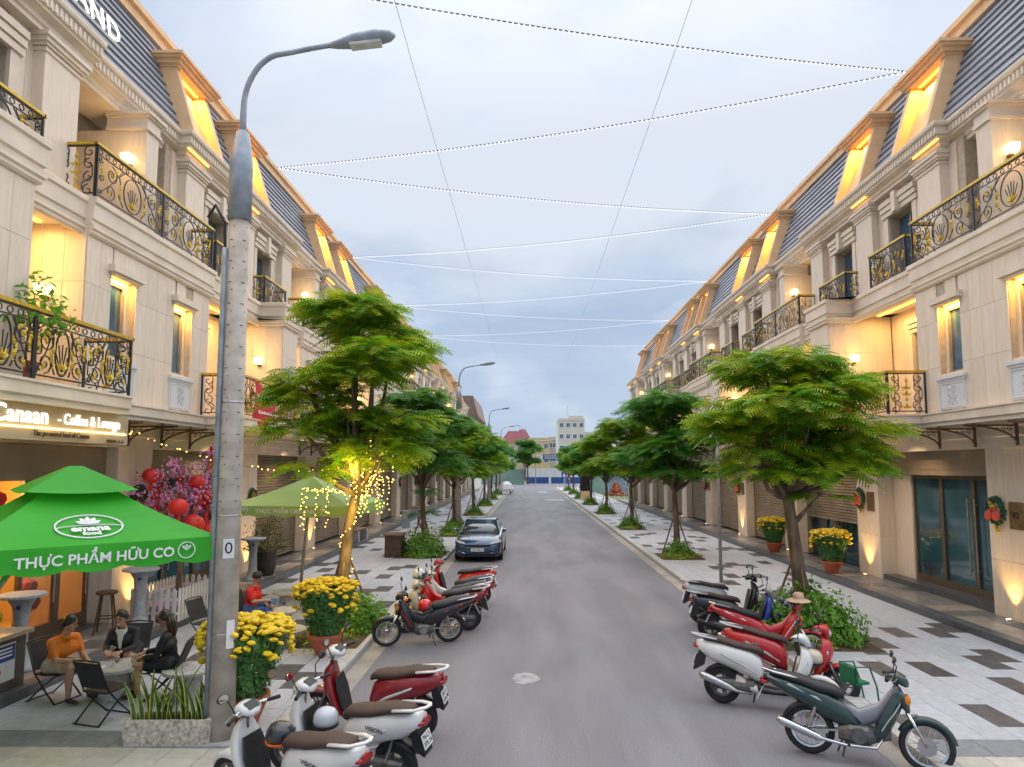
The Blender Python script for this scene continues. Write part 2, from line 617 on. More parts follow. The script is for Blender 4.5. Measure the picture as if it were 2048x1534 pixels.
TREE_R = [(5.65, 14.6), (5.6, 26.3), (5.7, 38.2), (5.65, 50.3), (5.65, 62.2), (5.65, 74.0), (5.65, 86.0), (5.65, 98.0)]
TREE_L = [(-4.0, 14.8), (-4.1, 26.3), (-4.1, 37.2), (-4.0, 48.4), (-4.0, 60.0), (-4.0, 71.5), (-4.0, 83.0), (-4.0, 95.0)]
rt = random.Random(11)
LASTD = {}


def pick_walk(i, cx, cy):
    if cy < LASTD.get(i, -9) + 1.5: return M_tile
    if rt.random() < 0.17: LASTD[i] = cy; return M_tiled
    return M_tile


gr = random.Random(5)


def pick_gran(i, cx, cy):
    return gr.choice([M_gr1, M_gr1, M_gr2, M_gr1, M_gr3])


for side, (k0, pl, xw, yend) in enumerate([(KL, PLL, XL, 101), (KR, PLR, XR, 69)]):
    LASTD.clear()
    s = 1 if side else -1
    nm = 'pavement'
    b = MB(); b.box(min(k0, xw - s * -1.2), max(k0, xw + s * 1.2), -25, 118, -0.3, ZW - 0.034)
    pv = tag(b.build(nm, M_mortar), kind='structure')
    a_, z_ = sorted((k0 + s * 0.27, pl))
    pave(pv, a_, z_, 4.6, 8.25, ZW, 0.42, 0.42, lambda *q: M_cpv, 90, 'paver', half=0.0)
    pave(pv, a_, z_, 8.25, 8.75, ZW, 0.6, 0.5, lambda *q: M_band, 20, 'paver', half=0.0)
    pave(pv, a_, z_, 8.75, 112, ZW, 0.42, 0.84, pick_walk, 190, 'paver')
    # kerb stones
    kp = MB(); kp.box(min(k0 + s * 0.004, k0 + s * 0.266), max(k0 + s * 0.004, k0 + s * 0.266), -25, 118, -0.2, 0.02)
    kb = tag(kp.build('kerb', M_kerb), kind='structure')
    km = tile_mesh('kerb_stone', 0.262, 1.0, 0.115, M_kerb)
    for j in range(-4, 116):
        put('kerb_stone', km, kb, (k0 + s * 0.135, j + 0.5, 0.018))
    # raised granite strip with a dark riser
    a_, z_ = sorted((pl, xw + s * 0.9))
    b = MB(); b.box(a_ + 0.01, z_ - 0.01, -2, yend, -0.2, ZP - 0.034)
    st = tag(b.build('granite_step', M_gr3), kind='structure')
    a2, z2 = sorted((pl + s * 0.24, xw + s * 0.1))
    pave(st, a2, z2, 6, yend, ZP, 0.6, 0.6, pick_gran, 260, 'granite_slab', half=0.0)
    em = tile_mesh('step_edge', 0.25, 1.2, 0.15, M_gr3)
    for j in range(-1, int(yend / 1.2)):
        put('step_edge', em, st, (pl + s * 0.115, j * 1.2 + 0.6, ZP - 0.147))

# ------------------------------------------------------------------ railings
RAILS = {}


def spiral(c, r, a0, turns, dirn=1, n=13, r1=0.12):
    out = []
    for i in range(n):
        t = i / (n - 1)
        a = a0 + dirn * turns * 2 * PI * t
        q = r * (1 - t * (1 - r1))
        out.append((c[0] + q * math.cos(a), 0, c[1] + q * math.sin(a)))
    return out


def leaf(g, c, a, ln, wd):
    ca, sa = math.cos(a), math.sin(a)
    P = lambda x, y, t: (c[0] + x * ca - y * sa, t, c[1] + x * sa + y * ca)
    g.add([P(0, 0, 0), P(ln * .35, wd, .0), P(ln, 0, 0), P(ln * .35, -wd, 0), P(ln * .4, 0, .025), P(ln * .4, 0, -.025)],
          [(0, 1, 4), (1, 2, 4), (2, 3, 4), (3, 0, 4), (1, 0, 5), (2, 1, 5), (3, 2, 5), (0, 3, 5)])


def rail_mesh(w_, h=1.03, lod=1):
    key = (round(w_, 2), lod)
    if key in RAILS:
        return RAILS[key]
    b, g = MB(), MB()
    q = 0.012 if lod else 0.016
    T = lambda pts, r=None, n=4: b.tube(pts, r or q, n, cap=False)
    for x in (0.02, w_ - 0.02):
        b.box(x - 0.018, x + 0.018, -0.018, 0.018, 0, h)
    for z in (0.07, h - 0.02):
        b.box(0, w_, -0.012, 0.012, z - 0.012, z + 0.012)
    if w_ < 1.1:                                   # side panel: quatrefoil frame with a gold stem
        cx = w_ / 2
        for sx in (-1, 1):
            for z0, z1 in ((0.2, 0.07), (0.83, 0.97), (0.42, 0.35), (0.62, 0.68)):
                T(spiral((cx + sx * w_ * 0.31, (z0 + z1) / 2), w_ * 0.15, PI / 2 if sx > 0 else PI / 2, 1.1, sx))
            T([(cx + sx * w_ * 0.16, 0, 0.15), (cx + sx * w_ * 0.16, 0, 0.28), (cx + sx * w_ * 0.40, 0, 0.40), (cx + sx * w_ * 0.40, 0, 0.62), (cx + sx * w_ * 0.2, 0, 0.72), (cx + sx * w_ * 0.2, 0, 0.88)])
        for z in (0.14, 0.3, 0.46, 0.62, 0.76):
            leaf(g, (cx, z), PI / 2, 0.16, 0.045)
            if z in (0.14, 0.46, 0.62):
                leaf(g, (cx, z), R(25), 0.15, 0.03); leaf(g, (cx, z), R(155), 0.15, 0.03)
    else:
        z1 = h - 0.17
        b.box(0, w_, -0.01, 0.01, z1 - 0.01, z1 + 0.01)
        n = max(4, int(w_ / 0.2))
        for i in range(n):
            cx = (i + .5) * w_ / n
            T([(cx + 0.055 * math.cos(a * PI / 4), 0, h - 0.095 + 0.05 * math.sin(a * PI / 4)) for a in range(9)], q * 0.8)
        nb = max(1, round(w_ / 1.6))
        bw = w_ / nb
        for k in range(nb):
            cx = (k + 0.5) * bw
            T([(cx + bw * 0.13 * math.cos(a * PI / 9), 0, 0.47 + 0.36 * math.sin(a * PI / 9)) for a in range(19)], q * 1.2)
            for a in (-40, -20, 0, 20, 40):
                an = R(90 + a)
                T([(cx, 0, 0.16), (cx + 0.18 * math.cos(an), 0, 0.16 + 0.3 * math.sin(an)), (cx + 0.2 * math.cos(an) - a * 0.0012, 0, 0.2 + 0.42 * math.sin(an))], q * .8)
            for a in (30, 60, 90, 120, 150):
                leaf(g, (cx, 0.2), R(a), 0.2, 0.045)
            leaf(g, (cx, 0.2), R(-90), 0.11, 0.04)
            for sx in (-1, 1):
                X = lambda f: cx + sx * bw * f
                T(spiral((X(0.30), 0.62), 0.19, R(90), 1.6, sx, 18))
                T(spiral((X(0.31), 0.27), 0.16, R(-90), 1.5, -sx, 16))
                T(spiral((X(0.44), 0.45), 0.10, R(90), 1.2, sx, 12))
                T(spiral((X(0.45), 0.78), 0.07, R(0), 1.2, sx, 10))
                T(spiral((X(0.45), 0.14), 0.07, R(0), 1.2, -sx, 10))
                T([(X(0.13), 0, 0.12), (X(0.2), 0, 0.3), (X(0.17), 0, 0.5), (X(0.2), 0, 0.7), (X(0.13), 0, 0.84)])
                T([(X(0.16), 0, 0.84), (X(0.3), 0, 0.44), (X(0.46), 0, 0.1)], q * .8)
                for f, z, a, ln in ((0.17, 0.22, 75, 0.22), (0.19, 0.42, 110, 0.16), (0.30, 0.60, 60, 0.11), (0.31, 0.27, -60, 0.11), (0.42, 0.45, 90, 0.13), (0.44, 0.68, -90, 0.1), (0.22, 0.7, 30, 0.1)):
                    leaf(g, (X(f), z), R(a if sx > 0 else 180 - a), ln * 1.35, 0.055)
                    if lod: g.ball((X(f), 0, z), 0.022, 6, 4)
    r = []
    for nm, k, m in (('railing', b, M_iron), ('gold_leafwork', g, M_gold)):
        me = bpy.data.meshes.new(nm); me.from_pydata(k.v, [], k.f); me.materials.append(m); r.append(me)
    RAILS[key] = r
    return r


# ------------------------------------------------------------------ facade module (d outwards, u along the street)
def wall_open(b, u0, u1, z0, z1, d0, d1, ops):
    us = sorted({u0, u1, *[o[0] for o in ops], *[o[1] for o in ops]})
    zs = sorted({z0, z1, *[o[2] for o in ops], *[o[3] for o in ops]})
    us = [x for x in us if u0 <= x <= u1]; zs = [x for x in zs if z0 <= x <= z1]
    for i in range(len(us) - 1):
        for j in range(len(zs) - 1):
            cu, cz = (us[i] + us[i + 1]) / 2, (zs[j] + zs[j + 1]) / 2
            if not any(o[0] < cu < o[1] and o[2] < cz < o[3] for o in ops):
                b.box(d0, d1, us[i], us[i + 1], zs[j], zs[j + 1])


PANELS = {}


def panels(parent, mir, along, a0, a1, z0, z1, other, ops=(), pw=0.42, rows=3, t=0.018, sgn=1, objs=True):
    """stone cladding sheets; along='u' on a face of constant d, 'd' on a face of constant u"""
    n = max(1, round((a1 - a0) / pw)); pw = (a1 - a0) / n
    zs = [z0 + (z1 - z0) * i / rows for i in range(rows + 1)]
    joined = MB()
    for i in range(n):
        for j in range(rows):
            a, e_, za, zb = a0 + i * pw, a0 + (i + 1) * pw, zs[j], zs[j + 1]
            segs = [(za, zb)]
            lo, hi = a, e_
            for o in ops:
                if o[0] < hi - 1e-4 and o[1] > lo + 1e-4:
                    if o[0] <= lo + 0.02 and o[1] >= hi - 0.02:
                        ns = []
                        for p, q in segs:
                            if o[2] > p: ns.append((p, min(q, o[2])))
                            if o[3] < q: ns.append((max(p, o[3]), q))
                        segs = [x for x in ns if x[1] - x[0] > 0.02]
                    elif o[2] < zb and o[3] > za:
                        if o[0] > lo: hi = min(hi, o[0])
                        else: lo = max(lo, o[1])
            for p, q in segs:
                if hi - lo < 0.03: continue
                w2, h2 = hi - lo - 0.006, q - p - 0.006
                c = ((lo + hi) / 2, (p + q) / 2)
                if objs:
                    key = (along, round(w2, 3), round(h2, 3), sgn)
                    if key not in PANELS:
                        k = MB()
                        if along == 'u': k.box(0, t * mir, -w2 / 2, w2 / 2, -h2 / 2, h2 / 2)
                        else: k.box(-w2 / 2, w2 / 2, 0, t * sgn, -h2 / 2, h2 / 2)
                        me = bpy.data.meshes.new('stone_panel'); me.from_pydata(k.v, [], k.f); me.materials.append(M_trav)
                        PANELS[key] = me
                    if along == 'u':
                        key2 = key + (mir,)
                        if key2 not in PANELS:
                            k = MB(); k.box(min(0, t * mir), max(0, t * mir), -w2 / 2, w2 / 2, -h2 / 2, h2 / 2)
                            me = bpy.data.meshes.new('stone_panel'); me.from_pydata(k.v, [], k.f); me.materials.append(M_trav)
                            PANELS[key2] = me
                        put('stone_panel', PANELS[key2], parent, (other * mir, c[0], c[1]))
                    else:
                        put('stone_panel', PANELS[key], parent, (c[0] * mir, other, c[1]))
                else:
                    if along == 'u': joined.box(other, other + t, c[0] - w2 / 2, c[0] + w2 / 2, c[1] - h2 / 2, c[1] + h2 / 2)
                    else: joined.box(c[0] - w2 / 2, c[0] + w2 / 2, min(other, other + t * sgn), max(other, other + t * sgn), c[1] - h2 / 2, c[1] + h2 / 2)
    if joined.v:
        tag(joined.build('stone_panel', M_trav, parent, mir=mir), kind='stuff')


def sweepF(b, path, prof):
    b.sweep(path, [(-o, z) for o, z in prof])


def window_part(parent, mir, u0, u1, z0, z1, d, two=True, name='window'):
    f = MB(); t = 0.06
    f.box(d - 0.06, d + 0.02, u0, u0 + t, z0, z1); f.box(d - 0.06, d + 0.02, u1 - t, u1, z0, z1)
    f.box(d - 0.06, d + 0.02, u0 + t, u1 - t, z1 - t, z1); f.box(d - 0.06, d + 0.02, u0 + t, u1 - t, z0, z0 + t)
    if two: f.box(d - 0.05, d + 0.01, (u0 + u1) / 2 - 0.04, (u0 + u1) / 2 + 0.04, z0 + t, z1 - t)
    o = f.build(name, M_frame, parent, mir=mir)
    cuts = [u0 + t, (u0 + u1) / 2 - 0.04, (u0 + u1) / 2 + 0.04, u1 - t] if two else [u0 + t, u1 - t]
    for i in range(0, len(cuts), 2):
        g = MB(); g.box(d - 0.045, d - 0.03, cuts[i], cuts[i + 1], z0 + t, z1 - t)
        g.build('pane', M_glass, o, mir=mir)
    return o


def rail_run(bal, mir, pts, z, lod, mids=()):
    """railing panels with gold handrail along plan points (d,u)"""
    for i in range(len(pts) - 1):
        a, c = Vector((pts[i][0] * mir, pts[i][1])), Vector((pts[i + 1][0] * mir, pts[i + 1][1]))
        ln = (c - a).length
        n = max(1, round(ln / 2.4)) if ln > 1.1 else 1
        w_ = ln / n
        me = rail_mesh(w_, lod=lod)
        an = math.atan2(c.y - a.y, c.x - a.x)
        for k in range(n):
            p = a + (c - a) * (k / n)
            for m_, nm in zip(me, ('railing', 'gold_leafwork')):
                tag(put(nm, m_, bal, (p.x, p.y, z), an), kind='stuff' if nm == 'gold_leafwork' else None)
        h = MB(); h.box(0, ln, -0.035, 0.035, 1.03, 1.085)
        h.box(-0.035, 0, -0.035, 0.035, 1.03, 1.085)
        h.build('handrail', M_gold, bal, loc=(a.x, a.y, z), rot=an)


F2, F3, ZC = 4.75, 8.6, 12.0
WINS = (5.15, 8.6)


def module(name, label, x, y, mir, lod, u_end=10.5, lights=True):
    t = thing(name, label, 'townhouse', (x, y, 0), group=None)
    full = u_end > 10
    # --- storey bodies
    b = MB()
    Bn, Bf = -1.5, 3.4
    lw = [(0.9 - 1.2 - 0.42, 0.9 - 1.2 + 0.42, 5.62, 7.35), (0.9 + 1.2 - 0.42, 0.9 + 1.2 + 0.42, 5.62, 7.35)]
    wall_open(b, Bn, Bf, F2, 8.05, -0.12, 0.23, lw)                       # bay over the entrance
    b.box(-3.0, -0.12, Bn, Bn + 0.25, F2, 8.05); b.box(-3.0, -0.12, Bf - 0.25, Bf, F2, 8.05)
    b.box(-0.6, -0.45, Bn + .25, Bf - .25, F2, 8.05)
    P0, P1 = 6.95, 8.25
    if full:
        b.box(0.55, 0.88, P0, P1, F2, 8.05)
        b.box(-1.0, 0.55, P0, P0 + 0.2, F2, 8.05); b.box(-1.0, 0.55, P1 - 0.2, P1, F2, 8.05)
        b.box(0.3, 0.4, P0 + .2, P1 - .2, F2, 8.05)
    dr = [(4.55, 5.75, F2, 7.3)]
    wall_open(b, Bf, P0 if full else u_end, F2, 8.05, -1.3, -1.05, dr)
    dr2 = [(8.9, 10.0, F2, 7.3)]
    if full: wall_open(b, P1, u_end, F2, 8.05, -1.3, -1.05, dr2)
    ops3 = [(c - 0.62, c + 0.62, F3, 10.75) for c in WINS if c < u_end]
    wall_open(b, 2.6, u_end + (0.6 if full else 0), F3, 11.6, -0.85, -0.52, ops3)
    b.box(-1.95, -1.7, -0.9, 2.6, F3, 11.6)                                # loggia back wall
    b.box(-1.7, -0.52, 2.6 - 0.002, 2.6 - 0.25, F3, 11.6)
    b.box(-1.7, -0.86, -0.9, -0.65, F3, 11.6)
    b.box(-3.0, -1.0, Bn, u_end, 11.55, 11.95)
    b.box(-1.6, -0.5, Bn, u_end, 3.9, 4.4)
    b.build('wall', [M_joint if lod else M_trav], t, mir=mir)
    objs = lod > 0
    panels(t, mir, 'u', Bn, Bf, F2, 8.05, 0.232, lw, objs=objs)
    panels(t, mir, 'd', -1.0, 0.232, F2, 8.05, Bn - 0.002, sgn=-1, objs=objs)
    panels(t, mir, 'u', 2.62, u_end + (0.55 if full else 0), F3, 11.55, -0.518, ops3, pw=0.7, rows=2, objs=objs)
    panels(t, mir, 'u', -0.6, 2.3, F3, 11.55, -1.698, [(0.1, 0.45, F3, 10.7)], pw=0.6, rows=2, objs=objs)
    panels(t, mir, 'u', Bf, P0 if full else u_end, F2, 8.05, -1.048, dr, pw=0.6, objs=objs)
    if full:
        panels(t, mir, 'd', -1.0, 0.88, F2, 8.05, P0 - 0.002, sgn=-1, objs=objs)
        panels(t, mir, 'u', P0, P1, F2, 8.05, 0.882, objs=objs)
        panels(t, mir, 'u', P1, u_end, F2, 8.05, -1.048, dr2, pw=0.6, objs=objs)
    # --- ground floor piers in stone blocks
    for pc in (0.85, 6.85):
        if pc + 0.65 > u_end: continue
        pr = MB(); pr.box(-0.55, -0.02, pc - 0.63, pc + 0.63, 0.0, 3.88)
        po = pr.build('pier', M_joint, t, mir=mir)
        for j in range(3):
            za, zb = ZP + j * 1.2, ZP + (j + 1) * 1.2
            for ua, ub in ((pc - 0.65, pc + 0.02), (pc + 0.02, pc + 0.65)):
                k = MB(); k.box(-0.56, 0.0, ua + 0.002, ub - 0.002, za + 0.002, zb - 0.004)
                k.build('pier_block', M_trav, po, mir=mir)
        up = MB(); up.lathe([(0.07, 0), (0.07, 0.02), (0.05, 0.035)], 10, (0.16, pc, ZP))
        uo = up.build('uplight', M_steel, t, mir=mir)
        e_ = MB(); e_.lathe([(0.045, 0), (0.045, 0.006)], 10, (0.16, pc, ZP + 0.036)); e_.build('lens', M_warm, uo, mir=mir)
        if lights:
            lamp('SPOT', uo, (0.17 * mir, pc, ZP + 0.06), 80, size=0.03, spot=R(80), rot=(0, R(180) - mir * R(-7), 0), color=(1, 0.58, 0.16))
    # --- fascia, slabs and mouldings, swept along the plan
    f = MB()
    sweepF(f, [(0.0, Bn), (0.0, u_end)], [(-0.5, 3.87), (0.06, 3.87), (0.06, 4.1), (0.10, 4.12), (0.10, 4.3), (0.14, 4.34), (0.14, 4.42), (-0.5, 4.42)])
    f.build('fascia', M_trim, t, mir=mir)
    f = MB()
    plan2 = [(0.4, Bn), (0.4, 3.1), (1.2, 3.1), (1.2, u_end)] if full else [(0.4, Bn), (0.4, 3.1), (1.2, 3.1), (1.2, u_end)]
    sweepF(f, plan2, [(-2.2, 4.425), (0.0, 4.425), (0.0, 4.50), (0.05, 4.53), (0.05, 4.70), (0.08, 4.72), (0.08, F2), (-2.2, F2)])
    fl2 = f.build('floor_slab', M_trim, t, mir=mir)
    f = MB()
    plan3 = [(0.27, Bn), (0.27, Bf), (0.12, Bf), (0.12, P0 - 0.05), (0.92, P0 - 0.05), (0.92, P1 + .05), (0.12, P1 + .05), (0.12, u_end)] if full else \
            [(0.27, Bn), (0.27, Bf), (0.12, Bf), (0.12, u_end)]
    sweepF(f, plan3, [(-2.6, 8.052), (0.0, 8.052), (0.03, 8.08), (0.03, 8.14), (0.07, 8.17), (0.07, 8.46), (0.11, 8.49), (0.11, 8.58), (0.09, F3), (-2.6, F3)])
    f.build('floor_slab', M_trim, t, mir=mir)
    f = MB()
    sweepF(f, [(q[0] + 0.01, q[1]) for q in plan3], [(-0.05, 7.86), (0.0, 7.86), (0.035, 7.9), (0.035, 7.95), (0.07, 7.98), (0.07, 8.045), (-0.05, 8.045)])
    f.build('string_course', M_trim, t, mir=mir)
    # --- crowning entablature, stepped over the loggia
    plan = [(-0.3, Bn + .6), (-0.3, 2.6), (0.0, 2.6), (0.0, u_end + (0.6 if full else 0))]
    f = MB()
    sweepF(f, plan, [(-1.2, 11.42), (-0.3, 11.42), (-0.3, 11.5), (-0.25, 11.53), (-0.25, 11.62), (-0.18, 11.66), (-0.1, 11.68), (-0.1, 11.74), (-0.06, 11.745), (-0.06, 11.93),
                      (0.0, 11.95), (0.02, 12.0), (0.02, 12.06), (-1.2, 12.08)])
    co = f.build('cornice', M_trim, t, mir=mir)
    fl = MB()
    st = 0.13 if lod else 0.26
    uu = -0.85
    while uu < u_end + (0.5 if full else 0):
        dd = -0.36 if uu < 2.55 else -0.06
        fl.box(dd, dd + 0.022, uu, uu + st * 0.5, 11.755, 11.92); uu += st
    tag(fl.build('fluting', M_trim, co, mir=mir), kind='stuff')
    # warm strip lights hidden under the cornice: short lit lengths
    for uc, ln in ((3.3, 1.1), (6.85, 0.9), (10.3, 1.0)):
        if uc + ln / 2 > u_end: continue
        k = MB(); k.box(-0.17, -0.135, uc - ln / 2, uc + ln / 2, 11.635, 11.66)
        k.build('led_strip', M_led, co, mir=mir)
    # --- downlights under the balcony slab
    if lod:
        for uc in (4.0, 9.6):
            k = MB(); k.lathe([(.07, -.02), (.07, 0)], 12, (0.7, uc, 4.424)); dl = k.build('downlight', M_steel, t, mir=mir)
            k = MB(); k.lathe([(.05, -.026), (.05, -.02)], 12, (0.7, uc, 4.424)); k.build('lens', M_warm, dl, mir=mir)
            if lights: lamp('SPOT', dl, (0.7 * mir, uc, 4.37), 60, size=0.05, spot=R(125), color=(1, .74, .42))
    # --- pilasters with capitals
    for pc in (3.45, 6.85, 10.3):
        if pc > u_end: continue
        k = MB(); k.box(-0.5, -0.28, pc - 0.48, pc + 0.48, F3, 11.1)
        pl = k.build('pilaster', M_trav, t, mir=mir)
        k = MB()
        for z0, z1, o in ((11.1, 11.16, 0.03), (11.19, 11.25, 0.06), (11.25, 11.34, 0.10), (11.34, 11.42, 0.14)):
            k.box(-0.5, -0.28 + o, pc - 0.48 - o, pc + 0.48 + o, z0, z1)
        k.box(-0.5, -0.27, pc - 0.49, pc + 0.49, 11.16, 11.19)
        k.build('capital', M_trim, pl, mir=mir)
        if lod:
            k = MB(); k.box(-0.27, -0.2, pc - 0.3, pc + 0.3, F3 + 0.02, F3 + 0.06); k.build('led_strip', M_led, pl, mir=mir)
    # --- third storey windows
    for c in WINS:
        if c + 0.7 > u_end: continue
        window_part(t, mir, c - 0.62, c + 0.62, F3 + 0.02, 10.75, -0.75)
        k = MB()
        for s in (-1, 1):
            k.box(-0.5, -0.44, c + s * 0.72 - 0.1, c + s * 0.72 + 0.1, F3, 10.75)
            k.box(-0.5, -0.46, c + s * 0.88 - 0.06, c + s * 0.88 + 0.06, F3, 10.9)
            for j in range(3):
                k.box(-0.5, -0.40 + j * 0.035, c + (0.1 if s > 0 else -0.9), c + (0.9 if s > 0 else -0.1), 10.76 + j * 0.16, 10.9 + j * 0.16)
        k.box(-0.5, -0.26, c - 0.1, c + 0.1, 10.72, 11.3)
        k.build('window_surround', M_trim, t, mir=mir)
        bal = MB(); bal.box(-0.5, 0.02, c - 1.0, c + 1.0, F3, F3 + 0.02)
        bo = bal.build('balconette', M_trim, t, mir=mir)
        rail_run(bo, mir, [(-0.5, c - 0.95), (-0.02, c - 0.95), (-0.02, c + 0.95), (-0.5, c + 0.95)], F3 + 0.02, lod)
    # --- loggia: divider pillar, doors, wide balcony
    k = MB(); k.box(-1.7, 0.02, 0.62, 1.1, F3, 11.02)
    pi = k.build('divider_pillar', M_trav, t, mir=mir)
    k = MB()
    for z0, z1, o in ((11.02, 11.09, 0.05), (11.09, 11.31, 0.02), (11.31, 11.36, 0.07), (11.36, 11.42, 0.12)):
        k.box(-0.9, 0.02 + o, 0.62 - o, 1.1 + o, z0, z1)
    k.build('capital', M_trim, pi, mir=mir)
    for c in (-0.0, 1.85):
        window_part(t, mir, c - 0.45, c + 0.45, F3 + 0.02, 10.7, -1.66, two=False)
    k = MB(); k.box(-0.4, 0.28, Bn, Bf, F3, F3 + 0.02)
    bo = k.build('balcony', M_trim, t, mir=mir)
    rail_run(bo, mir, [(-0.5, Bn + 0.06), (0.3, Bn + 0.06), (0.3, Bf - 0.06), (-0.5, Bf - 0.06)], F3 + 0.02, lod)
    # --- second storey: long balcony in front of the recess
    k = MB(); k.box(0.25, 1.22, 3.12, u_end - 0.002, F2, F2 + 0.02)
    bo = k.build('balcony', M_trim, t, mir=mir)
    pts = [(0.25, 3.15), (1.2, 3.15), (1.2, u_end)] + ([(0.3, u_end)] if full else [])
    rail_run(bo, mir, pts, F2 + 0.02, lod)
    window_part(t, mir, 4.55, 5.75, F2 + 0.02, 7.3, -1.15, name='balcony_door')
    if full:
        window_part(t, mir, 8.9, 10.0, F2 + 0.02, 7.3, -1.15, name='balcony_door')
        k = MB(); k.box(-0.6, -0.5, 8.5, 10.3, 8.02, 8.045); k.build('led_strip', M_led, t, mir=mir)
        k = MB()
        for j in range(3): k.box(-1.05, -0.98 + j * 0.04, 8.7, 10.2, 7.32 + j * 0.13, 7.43 + j * 0.13)
        k.build('door_surround', M_trim, t, mir=mir)
        if lights: lamp('AREA', t, (-0.45 * mir, 9.4, 7.95), 20, size=(0.3, 1.6))
    k = MB()
    for j in range(3):
        k.box(-1.05, -0.98 + j * 0.04, 4.35, 5.95, 7.32 + j * 0.13, 7.43 + j * 0.13)
    k.box(-1.05, -0.96, 4.33, 4.53, F2, 7.3); k.box(-1.05, -0.96, 5.77, 5.97, F2, 7.3)
    k.build('door_surround', M_trim, t, mir=mir)
    k = MB(); k.box(-0.6, -0.5, 3.6, (P0 if full else u_end) - 0.2, 8.02, 8.045); k.build('led_strip', M_led, t, mir=mir)
    if lights: lamp('AREA', t, (-0.45 * mir, 5.2, 7.95), 26, size=(0.3, 2.6))
    # --- small windows with lit reveals
    wl = [(c, 0.23, lw_) for c, lw_ in ((-0.3, lw[0]), (2.1, lw[1]))]
    for c, dd, q in wl:
        window_part(t, mir, q[0] + 0.1, q[1] - 0.1, q[2] + 0.05, q[3] - 0.12, dd - 0.17, two=False)
        k = MB(); k.box(dd - 0.28, dd - 0.12, q[0] + 0.005, q[0] + 0.1, q[2] + 0.04, q[3]); k.box(dd - 0.28, dd - 0.12, q[1] - 0.1, q[1] - 0.005, q[2] + 0.04, q[3])
        k.box(dd - 0.28, dd - 0.14, q[0] + 0.1, q[1] - 0.1, q[3] - 0.12, q[3])
        k.box(dd - 0.28, dd + 0.0, q[0], q[1], q[2], q[2] + 0.04)
        wo_ = k.build('window_reveal', M_trim, t, mir=mir)
        k = MB()
        k.box(dd, dd + 0.16, q[0] - 0.12, q[1] + 0.12, q[3] + 0.0, q[3] + 0.14); k.box(dd, dd + 0.11, q[0] - 0.06, q[1] + 0.06, q[3] - 0.06, q[3])
        k.build('lintel', M_trim, t, mir=mir)
        k = MB(); k.box(dd - 0.12, dd - 0.04, q[0] + 0.06, q[1] - 0.06, q[3] - 0.03, q[3] - 0.012); k.build('led_strip', M_led, wo_, mir=mir)
        if lights: lamp('AREA', wo_, ((dd - 0.06) * mir, c, q[3] - 0.05), 10.0, size=(0.1, 0.6), color=(1, 0.55, 0.12))
        k = MB(); k.box(dd, dd + 0.04, q[0] - 0.08, q[1] + 0.08, F2 + 0.06, 5.52)
        dn = k.build('relief_panel', M_dado, t, mir=mir)
        k = MB(); k.box(dd, dd + 0.09, q[0] - 0.12, q[1] + 0.12, 5.52, 5.6); k.box(dd, dd + 0.06, q[0] - 0.1, q[1] + 0.1, 5.46, 5.52)
        for z in (F2 + 0.1, 5.40): k.box(dd + 0.04, dd + 0.055, q[0] - 0.04, q[1] + 0.04, z, z + 0.03)
        for uu in (q[0] - 0.04, q[1] + 0.01): k.box(dd + 0.04, dd + 0.055, uu, uu + 0.03, F2 + 0.13, 5.40)
        if lod:
            for s in (-1, 1):
                for zz, r_ in ((5.28, 0.07), (5.12, 0.09), (4.98, 0.07)):
                    k.tube([(dd + 0.045, c + s * (0.11) + p[0], zz + p[2]) for p in spiral((0, 0), r_, R(90), 1.3, s, 10)], 0.012, 4)
            k.tube([(dd + 0.045, c, 4.9), (dd + 0.05, c, 5.35)], 0.02, 5)
        k.build('relief', M_dado, dn, mir=mir)
    # --- wall lamps
    for (dd, uu, zz) in [(-0.32, 0.62, 10.3), (-0.45, Bn - 0.02, 6.75)] + ([(0.2, P0 - 0.02, 6.75)] if full else []):
        k = MB(); k.box(dd - 0.05, dd + 0.05, uu - 0.1, uu, zz - 0.16, zz - 0.1); k.box(dd - 0.04, dd + 0.04, uu - 0.05, uu, zz - 0.1, zz + 0.02)
        wlm = k.build('wall_lamp', M_brown, t, mir=mir)
        k = MB(); k.loft([[(dd + a * r_, uu - 0.12 + c * r_, zz + h_) for a, c in ((-1, -1), (1, -1), (1, 1), (-1, 1))] for r_, h_ in ((0.08, -0.1), (0.105, 0.02), (0.105, 0.09), (0.07, 0.11))])
        k.build('lamp_glass', M_warm, wlm, mir=mir)
        if lights: lamp('POINT', wlm, (dd * mir, uu - 0.28, zz), 9, size=0.08)
    # --- mansard roof: lapped horizontal slats, ridge band
    nsl = 13
    r0, r1 = Vector((-0.75, 12.05)), Vector((-2.1, 15.62))
    b = MB(); b.prism([(r0.x - 0.03, r0.y), (r1.x - 0.03, r1.y), (r1.x - 1.2, r1.y), (r0.x - 2.5, r0.y)], 'y', Bn, u_end)
    ro = b.build('roof', M_dark, t, mir=mir)
    dv_ = (r1 - r0) / nsl
    nv = Vector((dv_.y, -dv_.x)).normalized()
    k = MB()
    p0, p1 = Vector((0, 0)), dv_ * 1.02
    k.prism([tuple(p0 + nv * 0.075), tuple(p0 - nv * 0.0), tuple(p1 - nv * 0.0), tuple(p1 + nv * 0.016)], 'y', Bn + 0.002, u_end - 0.002)
    me = None
    for j in range(nsl):
        q = r0 + dv_ * j
        if me is None:
            o = k.build('roof_slat', M_roof, ro, mir=mir, loc=(q.x * mir, 0, q.y)); me = o.data
        else:
            put('roof_slat', me, ro, (q.x * mir, 0, q.y))
    k = MB(); k.prism([(r1.x + 0.20, 15.42), (r1.x + 0.20, 15.68), (r1.x + 0.30, 15.7), (r1.x + 0.30, 15.86), (r1.x - 1.2, 15.86), (r1.x - 1.2, 15.42)], 'y', Bn, u_end)
